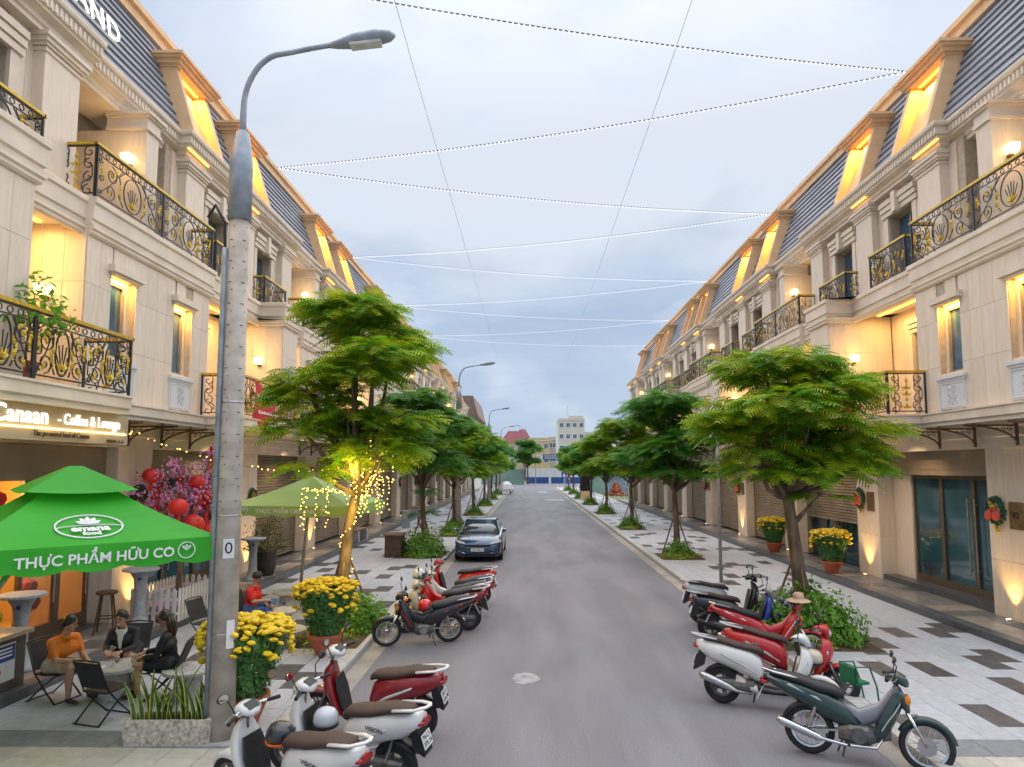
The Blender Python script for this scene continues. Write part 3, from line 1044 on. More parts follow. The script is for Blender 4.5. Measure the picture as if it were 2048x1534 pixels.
    k.build('ridge_band', M_peach, ro, mir=mir)
    # --- dormers leaning on the slope
    for c in (4.75, 8.5):
        if c + 1 > u_end: continue
        k = MB()
        S0, S1 = 0.02, 0.70
        A = lambda s, n_: tuple(r0 + (r1 - r0) * s + nv * n_)
        for s in (-1, 1):
            ua, ub = sorted((c + s * 0.92, c + s * 0.72))
            k.prism([A(S0, 0.0), A(S0, 0.34), A(S1 + .02, 0.50), A(S1 + .02, 0.0)], 'y', ua, ub)
        cz = (r0 + (r1 - r0) * S1).y
        cd = (r0 + (r1 - r0) * S1).x
        for z0, z1, o in ((cz - 0.02, cz + 0.06, 0.60), (cz + 0.06, cz + 0.17, 0.68), (cz + 0.17, cz + 0.24, 0.77), (cz + 0.24, cz + 0.32, 0.83)):
            k.box(cd - 0.45, cd + o, c - 0.92 - (o - .57), c + 0.92 + (o - .57), z0, z1)
        k.box(r0.x - 0.1, r0.x + 0.42, c - 1.08, c + 1.08, 12.06, 12.14)
        do = k.build('dormer', M_peach, t, mir=mir)
        k = MB(); k.prism([A(S0, 0.085), A(S0, 0.12), A(S1, 0.12), A(S1, 0.085)], 'y', c - 0.72, c + 0.72)
        k.build('dormer_panel', M_peach, do, mir=mir)
        k = MB(); k.box(cd + 0.3, cd + 0.38, c - 0.62, c + 0.62, cz - 0.045, cz - 0.022); k.build('led_strip', M_led, do, mir=mir)
        if lights: lamp('AREA', do, ((cd + 0.34) * mir, c, cz - 0.06), 58, size=(0.12, 1.2), color=(1, 0.42, 0.07))
    # --- glass canopy on curly iron brackets
    cn = MB(); cn.add([(0.12, -1.1, 4.40), (1.25, -1.1, 4.33), (1.25, 3.05, 4.33), (0.12, 3.05, 4.40), (0.12, -1.1, 4.412), (1.25, -1.1, 4.342), (1.25, 3.05, 4.342), (0.12, 3.05, 4.412)],
                      [(0, 3, 2, 1), (4, 5, 6, 7), (0, 1, 5, 4), (1, 2, 6, 5), (2, 3, 7, 6), (3, 0, 4, 7)])
    co = cn.build('canopy', M_canopy, t, mir=mir)
    for uu in (-1.05, 0.25, 1.55, 2.85):
        k = MB()
        k.box(0.145, 0.185, uu - 0.025, uu + 0.025, 3.9, 4.38); k.box(0.145, 1.22, uu - 0.022, uu + 0.022, 4.29, 4.325)
        k.tube([(0.17 + 0.98 * (1 - math.cos(a)), uu, 3.92 + 0.38 * math.sin(a)) for a in [R(x) for x in range(0, 91, 10)]], 0.024, 5)
        if lod:
            for a, r_ in ((0.3, 0.06), (0.42, 0.045), (0.55, 0.035)):
                k.tube([(a + p[0], uu, 4.235 + p[2]) for p in spiral((0, 0), r_, 0, 1.2, 1, 9)], 0.009, 4)
        k.build('bracket', M_brown, co, mir=mir)
    return t


M_canopy = mat('canopy_glass', (0.55, 0.6, 0.6), 0.1, 0.1, 2, trans=0.7)


# --- ground floor fillings, parented to their house
SHM = {}


def shutter(t, mir, u0, zbot=ZP + 0.02, w_=4.7):
    key = (round(zbot, 2), mir)
    if key not in SHM:
        k = MB()
        pr = []
        z = zbot
        while z < 3.84:
            pr += [(-0.42, z), (-0.385, z + 0.025), (-0.385, z + 0.06), (-0.42, z + 0.085)]; z += 0.095
        pr += [(-0.46, 3.86), (-0.46, zbot)]
        k.prism(pr, 'y', 0, w_)
        if zbot > 1:
            k.box(-0.44, -0.36, 0, w_, zbot - 0.1, zbot)
        SHM[key] = k
    o = SHM[key].build('roller_shutter', M_shut, t, mir=mir) if not isinstance(SHM[key], bpy.types.Mesh) else put('roller_shutter', SHM[key], t)
    o.location = (0, u0, 0)
    SHM[key] = o.data
    k = MB(); k.box(-0.5, -0.36, u0 - 0.02, u0 + 0.07, ZP, 3.86); k.box(-0.5, -0.36, u0 + w_ - 0.07, u0 + w_ + 0.02, ZP, 3.86)
    k.build('guide_rail', M_shut, t, mir=mir)


def glass_front(t, mir, u0, w_=4.7, lit=False, side=0.9):
    """shutter box, stone jamb, fixed light and a pair of glazed doors with long pulls"""
    k = MB(); k.box(-0.6, -0.25, u0, u0 + w_, 3.25, 3.86)
    for z in (3.4, 3.55, 3.7): k.box(-0.26, -0.235, u0, u0 + w_, z, z + 0.03)
    k.build('shutter_box', M_shut, t, mir=mir)
    k = MB(); k.box(-0.75, -0.05, u0, u0 + w_, ZP, ZP + 0.14); k.build('door_step', M_gr3, t, mir=mir)
    if side:
        k = MB(); k.box(-0.7, -0.45, u0 + w_ - side, u0 + w_, ZP + .14, 3.25); k.build('stone_jamb', M_trav, t, mir=mir)
    a, e_ = u0 + 0.02, u0 + w_ - side
    n = 3
    ww = (e_ - a) / n
    for i in range(n):
        k = MB(); c0, c1 = a + i * ww, a + (i + 1) * ww
        fr = 0.07
        k.box(-0.6, -0.5, c0, c0 + fr, ZP + .14, 3.25); k.box(-0.6, -0.5, c1 - fr, c1, ZP + .14, 3.25)
        k.box(-0.6, -0.5, c0 + fr, c1 - fr, 3.15, 3.25); k.box(-0.6, -0.5, c0 + fr, c1 - fr, ZP + .14, ZP + .32)
        do = k.build('glazed_door', M_alu, t, mir=mir)
        k = MB(); k.box(-0.565, -0.55, c0 + fr, c1 - fr, ZP + .32, 3.15); k.build('pane', M_door if not lit else M_cafeglass, do, mir=mir)
        if i < 2:
            k = MB(); uu = c1 - 0.13 if i == 0 else c0 + 0.13
            k.tube([(-0.44, uu, 0.9), (-0.44, uu, 2.7)], 0.018, 6); k.box(-0.5, -0.43, uu - .01, uu + .01, 1.0, 1.03); k.box(-0.5, -0.43, uu - .01, uu + .01, 2.55, 2.58)
            k.build('door_pull', M_steel, do, mir=mir)


M_cafeglass = mat('cafe_glass', (0.75, 0.7, 0.6), 0.05, 0.05, 1, trans=0.92)

# label text for each module, near to far
LAB_L = ['cream stone townhouse with the lit cafe signboard under its long balcony', 'cream stone townhouse with a red banner on its balcony behind the fairy lit tree',
         'cream stone townhouse with mansard dormers beside the parked blue car', 'cream stone townhouse two houses past the red banner, left of the road',
         'cream stone townhouse in the left row with a kerbside lamp post half way along', 'cream stone townhouse of the left row near its far end',
         'cream stone townhouse last of the left row before the plain gabled house']
MODS = {}
GROUP = 'mansard townhouses lining the street'
kL = [-1, 0, 1, 2, 3, 4, 5, 6]
protoL = None
for k in kL:
    lod = 1 if k <= 1 else 0
    y = Y0 + 12 * k
    if k <= 2:
        m_ = module('townhouse', 'x', XL, y, 1, lod, lights=k <= 1)
        if k == 2: protoL = m_
        if k == 0: pass
    else:
        m_ = dup(protoL, (XL, y, 0))
    MODS[('L', k)] = m_
protoR = None
for k in range(0, 4):
    lod = 1 if k <= 1 else 0
    y = Y0 + 12 * k
    if k <= 2:
        m_ = module('townhouse', 'x', XR, y, -1, lod, lights=k <= 1)
        if k == 2: protoR = m_
    else:
        m_ = dup(protoR, (XR, y, 0))
    MODS[('R', k)] = m_
MODS[('R', 4)] = module('townhouse', 'x', XR, Y0 + 48, -1, 0, u_end=7.6, lights=False)
LBL = {('L', -1): 'cream townhouse carrying the lit cafe signboard below its long balcony',
       ('L', 0): 'cream townhouse with the roof sign letters, behind the blossom tree with red ribbons',
       ('L', 1): 'cream townhouse behind the fairy light tree and the second green parasol',
       ('L', 2): 'cream townhouse just past the parked blue sedan, opposite the kerbside bins',
       ('R', 0): 'cream townhouse with open glass entrance doors numbered 42 and a half raised shutter',
       ('R', 1): 'cream townhouse with closed shutters next to the two potted chrysanthemums',
       ('R', 4): 'cream townhouse ending the row beside the brick heap, with an open gable end'}
for key, o in MODS.items():
    o['label'] = LBL.get(key, 'cream mansard townhouse with closed brown shutters further down the row')
    o['group'] = GROUP
    side, k = key
    mir = 1 if side == 'L' else -1
    for i, u0 in enumerate((1.5, 7.5)):
        if key == ('R', 4) and i == 1: continue
        y_ = u0 + 12 * k
        if key == ('R', 0) and i == 0: glass_front(o, mir, u0)
        elif key == ('R', 0) and i == 1:
            shutter(o, mir, u0, 1.75)
            kk = MB(); kk.box(-0.7, -0.6, u0, u0 + 4.7, ZP, 1.9); kk.build('inner_glass_front', M_door, o, mir=mir)
            for q in (0.0, 1.15, 2.3, 3.45, 4.62):
                kk = MB(); kk.box(-0.6, -0.55, u0 + q, u0 + q + 0.08, ZP, 1.8); kk.build('mullion', M_alu, o, mir=mir)
        elif key == ('L', 0) and i == 0: glass_front(o, mir, u0, side=0)
        elif key == ('L', -1) and i == 1: pass
        else: shutter(o, mir, u0)
    # closing walls behind the shutters, depth of the house
    kk = MB(); kk.box(-6.0, -3.0, -1.5, 10.5 if key != ('R', 4) else 7.6, 0, 12.0); kk.box(-3.0, -2.9, -1.5, 10.5 if key != ('R', 4) else 7.6, 0, 12.0)
    kk.build('rear_wall', M_soffit, o, mir=mir)
# end walls of the two rows
for x, y, mir, o in ((XR, 7.6, -1, MODS[('R', 4)]), (XL, 10.5, 1, MODS[('L', 6)])):
    kk = MB(); kk.prism([(-0.05, 0), (-0.05, 4.4), (-0.4, 4.4), (-0.4, 12.0), (-0.8, 12.05), (-2.1, 15.6), (-6, 15.6), (-6, 0)], 'y', y - 0.002, y + 0.22)
    kk.build('end_wall', M_trav, o, mir=mir)
# ------------------------------------------------------------------ foliage
def leafmat(name, c, c2, tr=0.45, scale=1.3):
    m = mat(name, c, 0.55, 0.2, scale, c2=c2, rnd=0.08)
    t = m.node_tree
    p = t.nodes['Principled BSDF']
    o = t.nodes['Material Output']
    src = p.inputs['Base Color'].links[0].from_socket
    tl = t.nodes.new('ShaderNodeBsdfTranslucent')
    mx = t.nodes.new('ShaderNodeMixShader')
    mx.inputs[0].default_value = tr
    t.links.new(src, tl.inputs[0]); t.links.new(p.outputs[0], mx.inputs[1]); t.links.new(tl.outputs[0], mx.inputs[2])
    t.links.new(mx.outputs[0], o.inputs[0])
    return m


LA = leafmat('frond_yellow', (0.50, 0.57, 0.012), (0.22, 0.38, 0.01))
LB = leafmat('frond_green', (0.21, 0.45, 0.02), (0.075, 0.26, 0.012))
LC = leafmat('frond_deep', (0.10, 0.34, 0.045), (0.04, 0.19, 0.03))
LS = leafmat('shrub_leaf_translucent', (0.21, 0.43, 0.03), (0.06, 0.21, 0.02), 0.25, 4)  # the shrubs' own bright green, partly translucent
LG = leafmat('cover_leaf_translucent', (0.40, 0.46, 0.03), (0.17, 0.28, 0.025), 0.25, 4)  # golden green leaf colour, partly translucent, for ground cover and grass
LM = leafmat('mum_leaf', (0.10, 0.27, 0.05), (0.035, 0.13, 0.022), 0.25, 5)


def frond(vs, fs, base, dirn, ln, droop, rn, pairs=9, pw=0.034):
    """a feathery compound leaf: curved midrib with paired narrow pinnae"""
    d = Vector(dirn).normalized()
    side = d.cross(Vector((0, 0, 1)))
    if side.length < 1e-3: side = Vector((1, 0, 0))
    side.normalize()
    up = side.cross(d).normalized()
    roll = rn.uniform(-0.5, 0.5)
    side = (side * math.cos(roll) + up * math.sin(roll)).normalized()
    p = Vector(base)
    for i in range(pairs):
        t = (i + 1) / pairs
        dd = (d + Vector((0, 0, -droop * t * t))).normalized()
        p = p + dd * (ln / pairs)
        pl = ln * 0.36 * (math.sin(PI * (0.12 + 0.8 * t)) ** 0.8) + 0.02
        for s in (-1, 1):
            o = (side * s * 0.9 + dd * 0.55 + Vector((0, 0, -0.28 + rn.uniform(-.12, .12)))).normalized()
            wv = dd * pw * rn.uniform(0.8, 1.25)
            e_ = p + o * pl
            n = len(vs)
            vs += [tuple(p - wv * 0.5), tuple(p + o * pl * 0.5 - wv * 0.62 + Vector((0, 0, .006))), tuple(e_), tuple(p + o * pl * 0.5 + wv * 0.62 + Vector((0, 0, .006))), tuple(p + wv * 0.5)]
            fs.append((n, n + 1, n + 2, n + 3, n + 4))


def make_tree(seed, z_fork, crown_c, crown_r, nf, mats, tiers=7, spread=1.0, r0=0.12, lean=0.0, fl=(0.5, 0.78), extra=()):
    """returns trunk mesh and crown mesh; trunk forks into limbs that carry feathery tiers"""
    rn = random.Random(seed)
    tb = MB()
    pts, rad = [], []
    for i in range(7):
        t = i / 6
        pts.append((lean * t * t + 0.05 * math.sin(3 * t + seed), 0.05 * math.cos(2.3 * t + seed), z_fork * t))
        rad.append(r0 * (1.25 - 0.25 * min(1, t * 4)) * (1 - 0.32 * t))
    tb.tube(pts, rad, 9)
    fk = Vector(pts[-1])
    cc, cr = Vector(crown_c), Vector(crown_r)
    clumps = []
    for i in range(tiers):
        a = 2 * PI * i / tiers * 1.618 + rn.uniform(-.4, .4)
        h = (i + 0.5) / tiers
        rr = math.sin(PI * (0.15 + 0.75 * h)) ** 0.7 * rn.uniform(0.45, 0.78)
        c = cc + Vector((math.cos(a) * rr * cr.x, math.sin(a) * rr * cr.y, (h * 2 - 1) * cr.z * 0.82))
        clumps.append((c, rn.uniform(0.46, 0.64)))
    clumps.append((cc + Vector((0, 0, cr.z * 0.75)), 0.45))
    for x_, y_, z_, r_ in extra:
        clumps.append((Vector((x_, y_, z_)), r_))
    vs, fs, mi = [], [], []
    limbs = []
    for c, r_ in clumps:
        st = fk + Vector((0, 0, rn.uniform(-0.3, 0.1)))
        if c.z < st.z + 0.2: st = Vector((fk.x * 0.6, fk.y * .6, max(0.9, c.z - 0.6)))
        mid = st.lerp(c, 0.5) + Vector((rn.uniform(-.12, .12), rn.uniform(-.12, .12), -0.10 + rn.uniform(-.1, .1)))
        L_ = [st, st.lerp(mid, 0.5) + Vector((0, 0, -.03)), mid, mid.lerp(c, 0.55), c]
        tb.tube(L_, [r0 * 0.48, r0 * .42, r0 * 0.33, r0 * 0.22, r0 * 0.1], 6)
        limbs.append(L_)
    tot = sum(r_ ** 2 for c, r_ in clumps)
    for c, r_ in clumps:
        n = int(nf * r_ ** 2 / tot)
        sx = r_ * (cr.x + cr.y) * 0.55 * spread
        nt_ = 7
        for q in range(nt_):                     # twigs in the clump
            a = rn.uniform(0, 2 * PI)
            e_ = c + Vector((math.cos(a) * sx * rn.uniform(.4, .8), math.sin(a) * sx * rn.uniform(.4, .8), rn.uniform(-.05, .3) * sx))
            tb.tube([c + (e_ - c) * -0.15, c.lerp(e_, .5) + Vector((0, 0, .05)), e_], [r0 * .1, r0 * .07, r0 * .04], 4, cap=False)
        for i in range(n):
            a = rn.uniform(0, 2 * PI)
            q = rn.random() ** 0.6
            zz = rn.uniform(-1, 1)
            p = c + Vector((math.cos(a) * sx * q * 0.85, math.sin(a) * sx * q * 0.85, zz * sx * 0.42 * (1.15 - q)))
            dr = Vector((math.cos(a), math.sin(a), rn.uniform(-0.05, 0.55) - 0.25 * q))
            k0 = len(fs)
            frond(vs, fs, p, dr, rn.uniform(*fl) * (0.85 if r_ < .3 else 1), rn.uniform(0.35, 0.95), rn)
            k = 0 if rn.random() < 0.6 else 1
            mi += [k] * (len(fs) - k0)
    tm = bpy.data.meshes.new('trunk'); tm.from_pydata(tb.v, [], tb.f); tm.materials.append(M_bark)
    tm.polygons.foreach_set('use_smooth', [True] * len(tb.f))
    cm_ = bpy.data.meshes.new('crown'); cm_.from_pydata(vs, [], fs)
    for q in mats: cm_.materials.append(q)
    cm_.polygons.foreach_set('material_index', mi)
    return tm, cm_


STAKE = None


def plant_tree(loc, meshes, rot, label, group=None, stakes=True, scale=1.0):
    t = thing('street_tree', label, 'tree', (loc[0], loc[1], ZW), rot, group)
    t.scale = (scale, scale, scale)
    tm, cm_ = meshes
    put('trunk', tm, t); put('crown', cm_, t)
    if stakes:
        for i in range(3):
            a = 2 * PI * i / 3 + 0.5
            k = MB(); k.tube([(0.62 * math.cos(a), 0.62 * math.sin(a), 0.0), (0.06 * math.cos(a + .4), 0.06 * math.sin(a + .4), 1.5)], 0.028, 6)
            k.build('support_stake', M_stake, t)
    return t


treeA = make_tree(3, 3.0, (0.2, 0, 5.3), (1.3, 1.25, 2.1), 1700, [LA, LB], tiers=9, lean=0.28, r0=0.15, extra=[(-1.0, -0.2, 4.2, .45), (1.05, 0.1, 4.4, 0.45), (-0.6, -0.5, 3.3, 0.3), (0.8, -0.2, 3.5, 0.34), (-1.0, 0, 5.2, .4), (0.1, -.4, 4.4, .42)])
treeB = make_tree(8, 2.95, (0.0, 0, 4.65), (1.55, 1.5, 1.3), 1750, [LA, LB], tiers=9, lean=-0.15, r0=0.16, extra=[(-1.3, 0, 4.4, .45), (1.3, -.2, 4.1, 0.4), (0.3, -0.5, 2.75, 0.16), (-.8, -.4, 3.65, .36), (.75, -.5, 3.5, .36), (.1, -.7, 4.3, .42), (-.95, -.6, 3.3, .28), (.35, -.95, 3.25, .3), (1.15, -.3, 3.3, .3), (-.35, -.9, 3.2, .26), (1.0, .6, 3.3, .3), (-.7, .7, 3.3, .3)])
treeC = make_tree(15, 2.6, (0, 0, 4.55), (1.75, 1.7, 1.8), 1900, [LC, LB], tiers=11, r0=0.13, extra=[(-.9, -.5, 3.2, .3), (.8, -.6, 3.1, .32), (0, -.95, 3.3, .3), (.9, .5, 3.2, .3), (-.5, .8, 3.2, .3)])
treeD = make_tree(21, 2.4, (0.1, 0, 4.45), (1.75, 1.7, 1.8), 1750, [LB, LA], tiers=10, r0=0.12, extra=[(-.9, -.5, 3.1, .3), (.8, -.6, 3.0, .32), (0, -.95, 3.2, .3), (.9, .5, 3.1, .3)])
treeE = make_tree(33, 2.6, (0, 0, 4.75), (1.5, 1.5, 1.75), 1500, [LC, LB], tiers=10, r0=0.12, extra=[(0.1, -.3, 2.4, .2), (-.2, -.2, 1.6, .15)])
GT = 'young street trees along the pavements'
plant_tree(TREE_L[0], treeA, 0, 'tall feathery tree with fairy lights round its trunk', GT)
plant_tree(TREE_L[1], treeE, 0.4, 'deep green feathery tree beside the parked blue sedan', GT)
plant_tree(TREE_R[0], treeB, 0, 'staked feathery tree over the shrub behind the red motorbikes', GT)
plant_tree(TREE_R[1], treeC, 0.9, 'dense green tree just past the slim spotlight pole, right pavement', GT)
for i, p in enumerate(TREE_L[2:]):
    plant_tree(p, [treeD, treeC, treeD, treeD, treeC, treeC][i], 1.1 * i, 'green feathery tree further along the lamp post pavement', GT, scale=1.0 + 0.04 * (i % 2))
for i, p in enumerate(TREE_R[2:]):
    plant_tree(p, [treeD, treeD, treeC, treeD, treeC, treeD][i], 0.7 + 1.3 * i, 'green feathery tree further along the pavement without lamp posts', GT, scale=1.0 - 0.03 * (i % 3))


def bush_mesh(seed, r, n, m, h=None, ls=0.055, flat=False):
    rn = random.Random(seed)
    vs, fs = [], []
    h = h or r
    for i in range(n):
        a, u_ = rn.uniform(0, 2 * PI), rn.uniform(-0.2, 1)
        q = (0.55 + 0.45 * rn.random()) * (1 + 0.16 * math.sin(3 * a + seed) + 0.1 * math.sin(7 * a + 4 * u_))
        k = math.sqrt(max(0, 1 - max(0, u_) ** 2)) if not flat else 1 - 0.35 * max(0, u_) ** 3
        p = Vector((math.cos(a) * r * k * q, math.sin(a) * r * k * q, (max(0.02, u_) * h * (q if not flat else 0.9 + 0.2 * rn.random()))))
        if flat: p.x *= rn.random() ** 0.4; p.y *= rn.random() ** 0.4
        nrm = (Vector((math.cos(a) * k, math.sin(a) * k, max(0.2, u_))) + Vector([rn.uniform(-.7, .7) for _ in range(3)])).normalized()
        x = nrm.orthogonal().normalized()
        x = Matrix.Rotation(rn.uniform(0, 6.28), 3, nrm) @ x
        y = nrm.cross(x)
        l = ls * rn.uniform(0.7, 1.4)
        k0 = len(vs)
        vs += [tuple(p - x * l), tuple(p + y * l * .45 + nrm * l * .12), tuple(p + x * l), tuple(p - y * l * .45 + nrm * l * .12)]
        fs.append((k0, k0 + 1, k0 + 2, k0 + 3))
    me = bpy.data.meshes.new('foliage'); me.from_pydata(vs, [], fs); me.materials.append(m)
    return me


bushes = [bush_mesh(i, 0.72, 1700, LS, 0.72) for i in range(3)]
bush_big = bush_mesh(9, 1.05, 3600, LS, 0.95, 0.06)
covers = [bush_mesh(20 + i, 0.85, 1500, LG, 0.16, 0.045, True) for i in range(2)]
GS = 'clipped shrubs in the tree beds'


def bed(loc, label, sx=0.85, sy=1.25, big=None, bs=1.0, bush=True, off=(0, 0)):
    t = thing('shrub', label, 'shrub', (loc[0], loc[1], ZW), 0, GS)
    k = MB(); k.box(-sx * .95, sx * .95, -sy * .95, sy * .95, -0.04, 0.006); k.build('soil_bed', M_soil, t)
    c = put('ground_cover', covers[rng.randrange(2)], t); c.scale = (sx / 0.8, sy / 0.8, 1); tag(c, kind='stuff')
    if bush:
        f = put('foliage', big or bushes[rng.randrange(3)], t, (off[0], off[1], 0.05)); f.scale = (bs, bs, bs); f.rotation_euler.z = rng.uniform(0, 6)
        k = MB()
        for i in range(6):
            a = i * 1.1
            k.tube([(off[0], off[1], 0), (off[0] + .3 * math.cos(a) * bs, off[1] + .3 * math.sin(a) * bs, 0.45 * bs)], 0.012, 5)
        k.build('stem', M_stake, t)
    return t


bed((TREE_R[0][0] - 0.1, TREE_R[0][1] - 0.75), 'broad leafy shrub round the foot of the staked tree behind the red motorbikes', 0.95, 1.2, bush_big, 0.95, off=(0.05, 0.1))
bed((TREE_R[1][0], TREE_R[1][1] - 0.5), 'leafy shrub with golden edging under the dense tree past the spotlight pole', 0.8, 1.0, bs=0.8)
bed((TREE_L[0][0] + 0.1, TREE_L[0][1] - 0.6), 'leafy shrub behind the potted chrysanthemum, under the fairy light tree', 0.75, 1.6, bush_big, 0.72, off=(0.25, 0.1))
bed((TREE_L[1][0], TREE_L[1][1] - 0.3), 'large dark green shrub beside the red scooter and the parked car', 0.95, 1.0, bush_big, 0.95)
bed((-3.85, 33.6), 'small golden shrub at the kerb behind the parked car', 0.6, 0.9, bs=0.7)
for p in TREE_L[2:]:
    bed((p[0] + 0.1, p[1] - 0.2), 'low golden green shrub in a tree bed beyond the parked car', 0.75, 1.3, bs=0.85)
for i, p in enumerate(TREE_R[2:]):
    bed((p[0] - 0.1, p[1] - 0.3), 'low golden green shrub in a far tree bed opposite the lamp posts', 0.75, 1.4, bs=0.9)

# ------------------------------------------------------------------ potted chrysanthemums
def mum(loc, label, s=1.0, seed=1):
    rn = random.Random(seed)
    t = thing('potted_chrysanthemum', label, 'potted flowers', loc, rn.uniform(0, 6), 'yellow chrysanthemums in red pots')
    k = MB(); k.lathe([(0.17 * s, 0), (0.25 * s, 0.2 * s), (0.29 * s, 0.3 * s), (0.31 * s, 0.3 * s), (0.31 * s, 0.36 * s), (0.27 * s, 0.36 * s), (0.25 * s, 0.3 * s)], 18)
    k.build('pot', M_terra, t, smooth=False)
    vs, fs = [], []
    for i in range(int(2600 * s)):
        h = rn.random() ** 0.8
        a = rn.uniform(0, 2 * PI)
        r = (0.24 + 0.30 * h ** 0.8) * s * (0.7 + 0.33 * rn.random())
        p = Vector((r * math.cos(a), r * math.sin(a), (0.34 + 0.80 * h) * s))
        n = Vector((math.cos(a), math.sin(a), rn.uniform(-.3, .9))).normalized()
        x = Matrix.Rotation(rn.uniform(0, 6.28), 3, n) @ n.orthogonal().normalized()
        y = n.cross(x); l = 0.042 * s * rn.uniform(.7, 1.3); k0 = len(vs)
        vs += [tuple(p - x * l), tuple(p + y * l * .5), tuple(p + x * l), tuple(p - y * l * .5)]; fs.append((k0, k0 + 1, k0 + 2, k0 + 3))
    leafmesh(vs, fs, 'foliage', LM, t)
    f = MB()
    for i in range(int(270 * s)):
        a = rn.uniform(0, 2 * PI); r = 0.56 * s * math.sqrt(rn.random())
        z = (1.17 + 0.10 * (1 - (r / 0.56 / s) ** 2) + rn.uniform(-.05, .05)) * s
        if i % 6 == 0: r = 0.56 * s; z -= rn.uniform(0.05, 0.4) * s
        q = 0.052 * s * rn.uniform(0.8, 1.2)
        tl = Matrix.Rotation(rn.uniform(-.5, .5), 4, 'X') @ Matrix.Rotation(rn.uniform(-.5, .5), 4, 'Y')
        f.lathe([(q * .4, -q * .4), (q, -q * .05), (q * .85, q * .3), (q * .4, q * .45)], 8, (r * math.cos(a), r * math.sin(a), z), tl)
    tag(f.build('blossom', M_mum, t), kind='stuff')
    k = MB()
    for i in range(5):
        a = i * 1.257
        k.tube([(0.2 * s * math.cos(a), .2 * s * math.sin(a), .3 * s), (0.47 * s * math.cos(a), .47 * s * math.sin(a), 1.12 * s)], 0.008, 4)
    k.build('bamboo_stick', mat('bamboo', (0.5, 0.4, 0.2), 0.6), t)
    return t


mum((-3.66, 12.36, ZW), 'full yellow chrysanthemum pot beside the fairy light tree', 1.0, 1)
mum((-3.72, 9.02, ZW), 'yellow chrysanthemum pot standing right behind the lamp post', 1.04, 2)
mum((9.15, 21.0, ZP), 'yellow chrysanthemum pot nearer the half raised shutter', 1.0, 3)
mum((9.25, 26.1, ZP), 'yellow chrysanthemum pot before the closed shutter pier', 1.0, 4)

# snake plant trough
t = thing('snake_plant_trough', 'speckled stone trough of striped snake plants by the lamp post foot', 'planter', (-4.36, 8.45, ZW), R(2))
k = MB(); k.loft([[(-.5, -.16, 0), (.5, -.16, 0), (.5, .16, 0), (-.5, .16, 0)], [(-.52, -.18, .3), (.52, -.18, .3), (.52, .18, .3), (-.52, .18, .3)], [(-.46, -.13, .3), (.46, -.13, .3), (.46, .13, .3), (-.46, .13, .3)], [(-.45, -.12, .24), (.45, -.12, .24), (.45, .12, .24), (-.45, .12, .24)]])
k.build('trough', mat('terrazzo', (0.58, 0.52, 0.44), 0.7, 0.28, 22, 0.1), t)
k = MB(); k.box(-.45, .45, -.12, .12, .2, .26); k.build('soil', M_soil, t)
MSN = [mat('snake_leaf', (0.06, 0.15, 0.035), 0.4, 0.35, 9, stretch=(1, 1, 4)), mat('snake_leaf_edge', (0.55, 0.52, 0.06), 0.45, 0.1, 9)]
rn = random.Random(4)
for i in range(27):
    bx, by = -0.42 + 0.84 * i / 26 + rn.uniform(-.03, .03), rn.uniform(-.08, .08)
    hh, a, ln = rn.uniform(0.32, 0.66), rn.uniform(0, PI), rn.uniform(-.22, .22)
    k = MB(); ca, sa = math.cos(a), math.sin(a)
    prev = None
    for j in range(6):
        q = j / 5
        wd = 0.032 * (math.sin(PI * (0.28 + 0.72 * q)) ** 0.6 if q < 1 else 0.02)
        c = Vector((bx + ln * q * q, by + 0.4 * ln * q * q * (1 if i % 2 else -1), 0.24 + hh * q))
        row = [c + Vector((ca, sa, 0)) * (wd * s_) + Vector((-sa, ca, 0)) * (0.012 * abs(s_)) for s_ in (-1, -.68, 0, .68, 1)]
        if prev:
            for m_ in range(4):
                k.mi = 1 if m_ in (0, 3) else 0
                k.add([prev[m_], prev[m_ + 1], row[m_ + 1], row[m_]], [(0, 1, 2, 3)])
        prev = row
    k.build('leaf', MSN, t, smooth=True)

# plant on the cafe balcony, potted bush by the shutters
t = thing('balcony_plant', 'leafy potted shrub on the balcony above the cafe sign', 'plant', (XL + 0.75, 10.2, F2 + 0.02), 0)
k = MB(); k.lathe([(0.14, 0), (0.2, 0.32), (0.17, 0.33)], 12); k.build('pot', M_terra, t)
k = MB(); k.tube([(0, 0, .3), (.05, 0, .8), (0, .1, 1.2)], [.025, .02, .012], 5)
for i in range(9):
    a = i * .7; k.tube([(0.03, 0.02, .7 + .05 * i), (.5 * math.cos(a), .5 * math.sin(a), 1.1 + .05 * i)], .008, 4)
k.build('stem', M_bark, t)
f = put('foliage', bush_mesh(41, 0.72, 520, LB, 0.85, 0.06), t, (0, 0, 0.85))
t = thing('potted_bush', 'airy bush in a tall dark pot by the closed shutter', 'potted plant', (-7.77, 20.1, ZP), 0)
k = MB(); k.lathe([(0.2, 0), (0.27, 0.25), (0.28, 0.74), (0.24, 0.75)], 16); k.build('pot', mat('charcoal_pot', (0.06, 0.045, 0.042), 0.6), t, smooth=False)
k = MB(); k.tube([(0, 0, .7), (.03, 0, 1.1), (0.1, .05, 1.6)], [.03, .025, .012], 6)
for i in range(10):
    a = i * .63; k.tube([(0.03, 0, .95 + .05 * i), (.42 * math.cos(a), .42 * math.sin(a), 1.25 + .06 * i)], .009, 4)
k.build('stem', M_bark, t)
put('foliage', bush_mesh(42, 0.62, 1300, leafmat('olive_leaf', (0.17, 0.17, 0.045), (0.06, 0.075, 0.02)), 1.15, 0.04), t, (0, 0, 0.75))

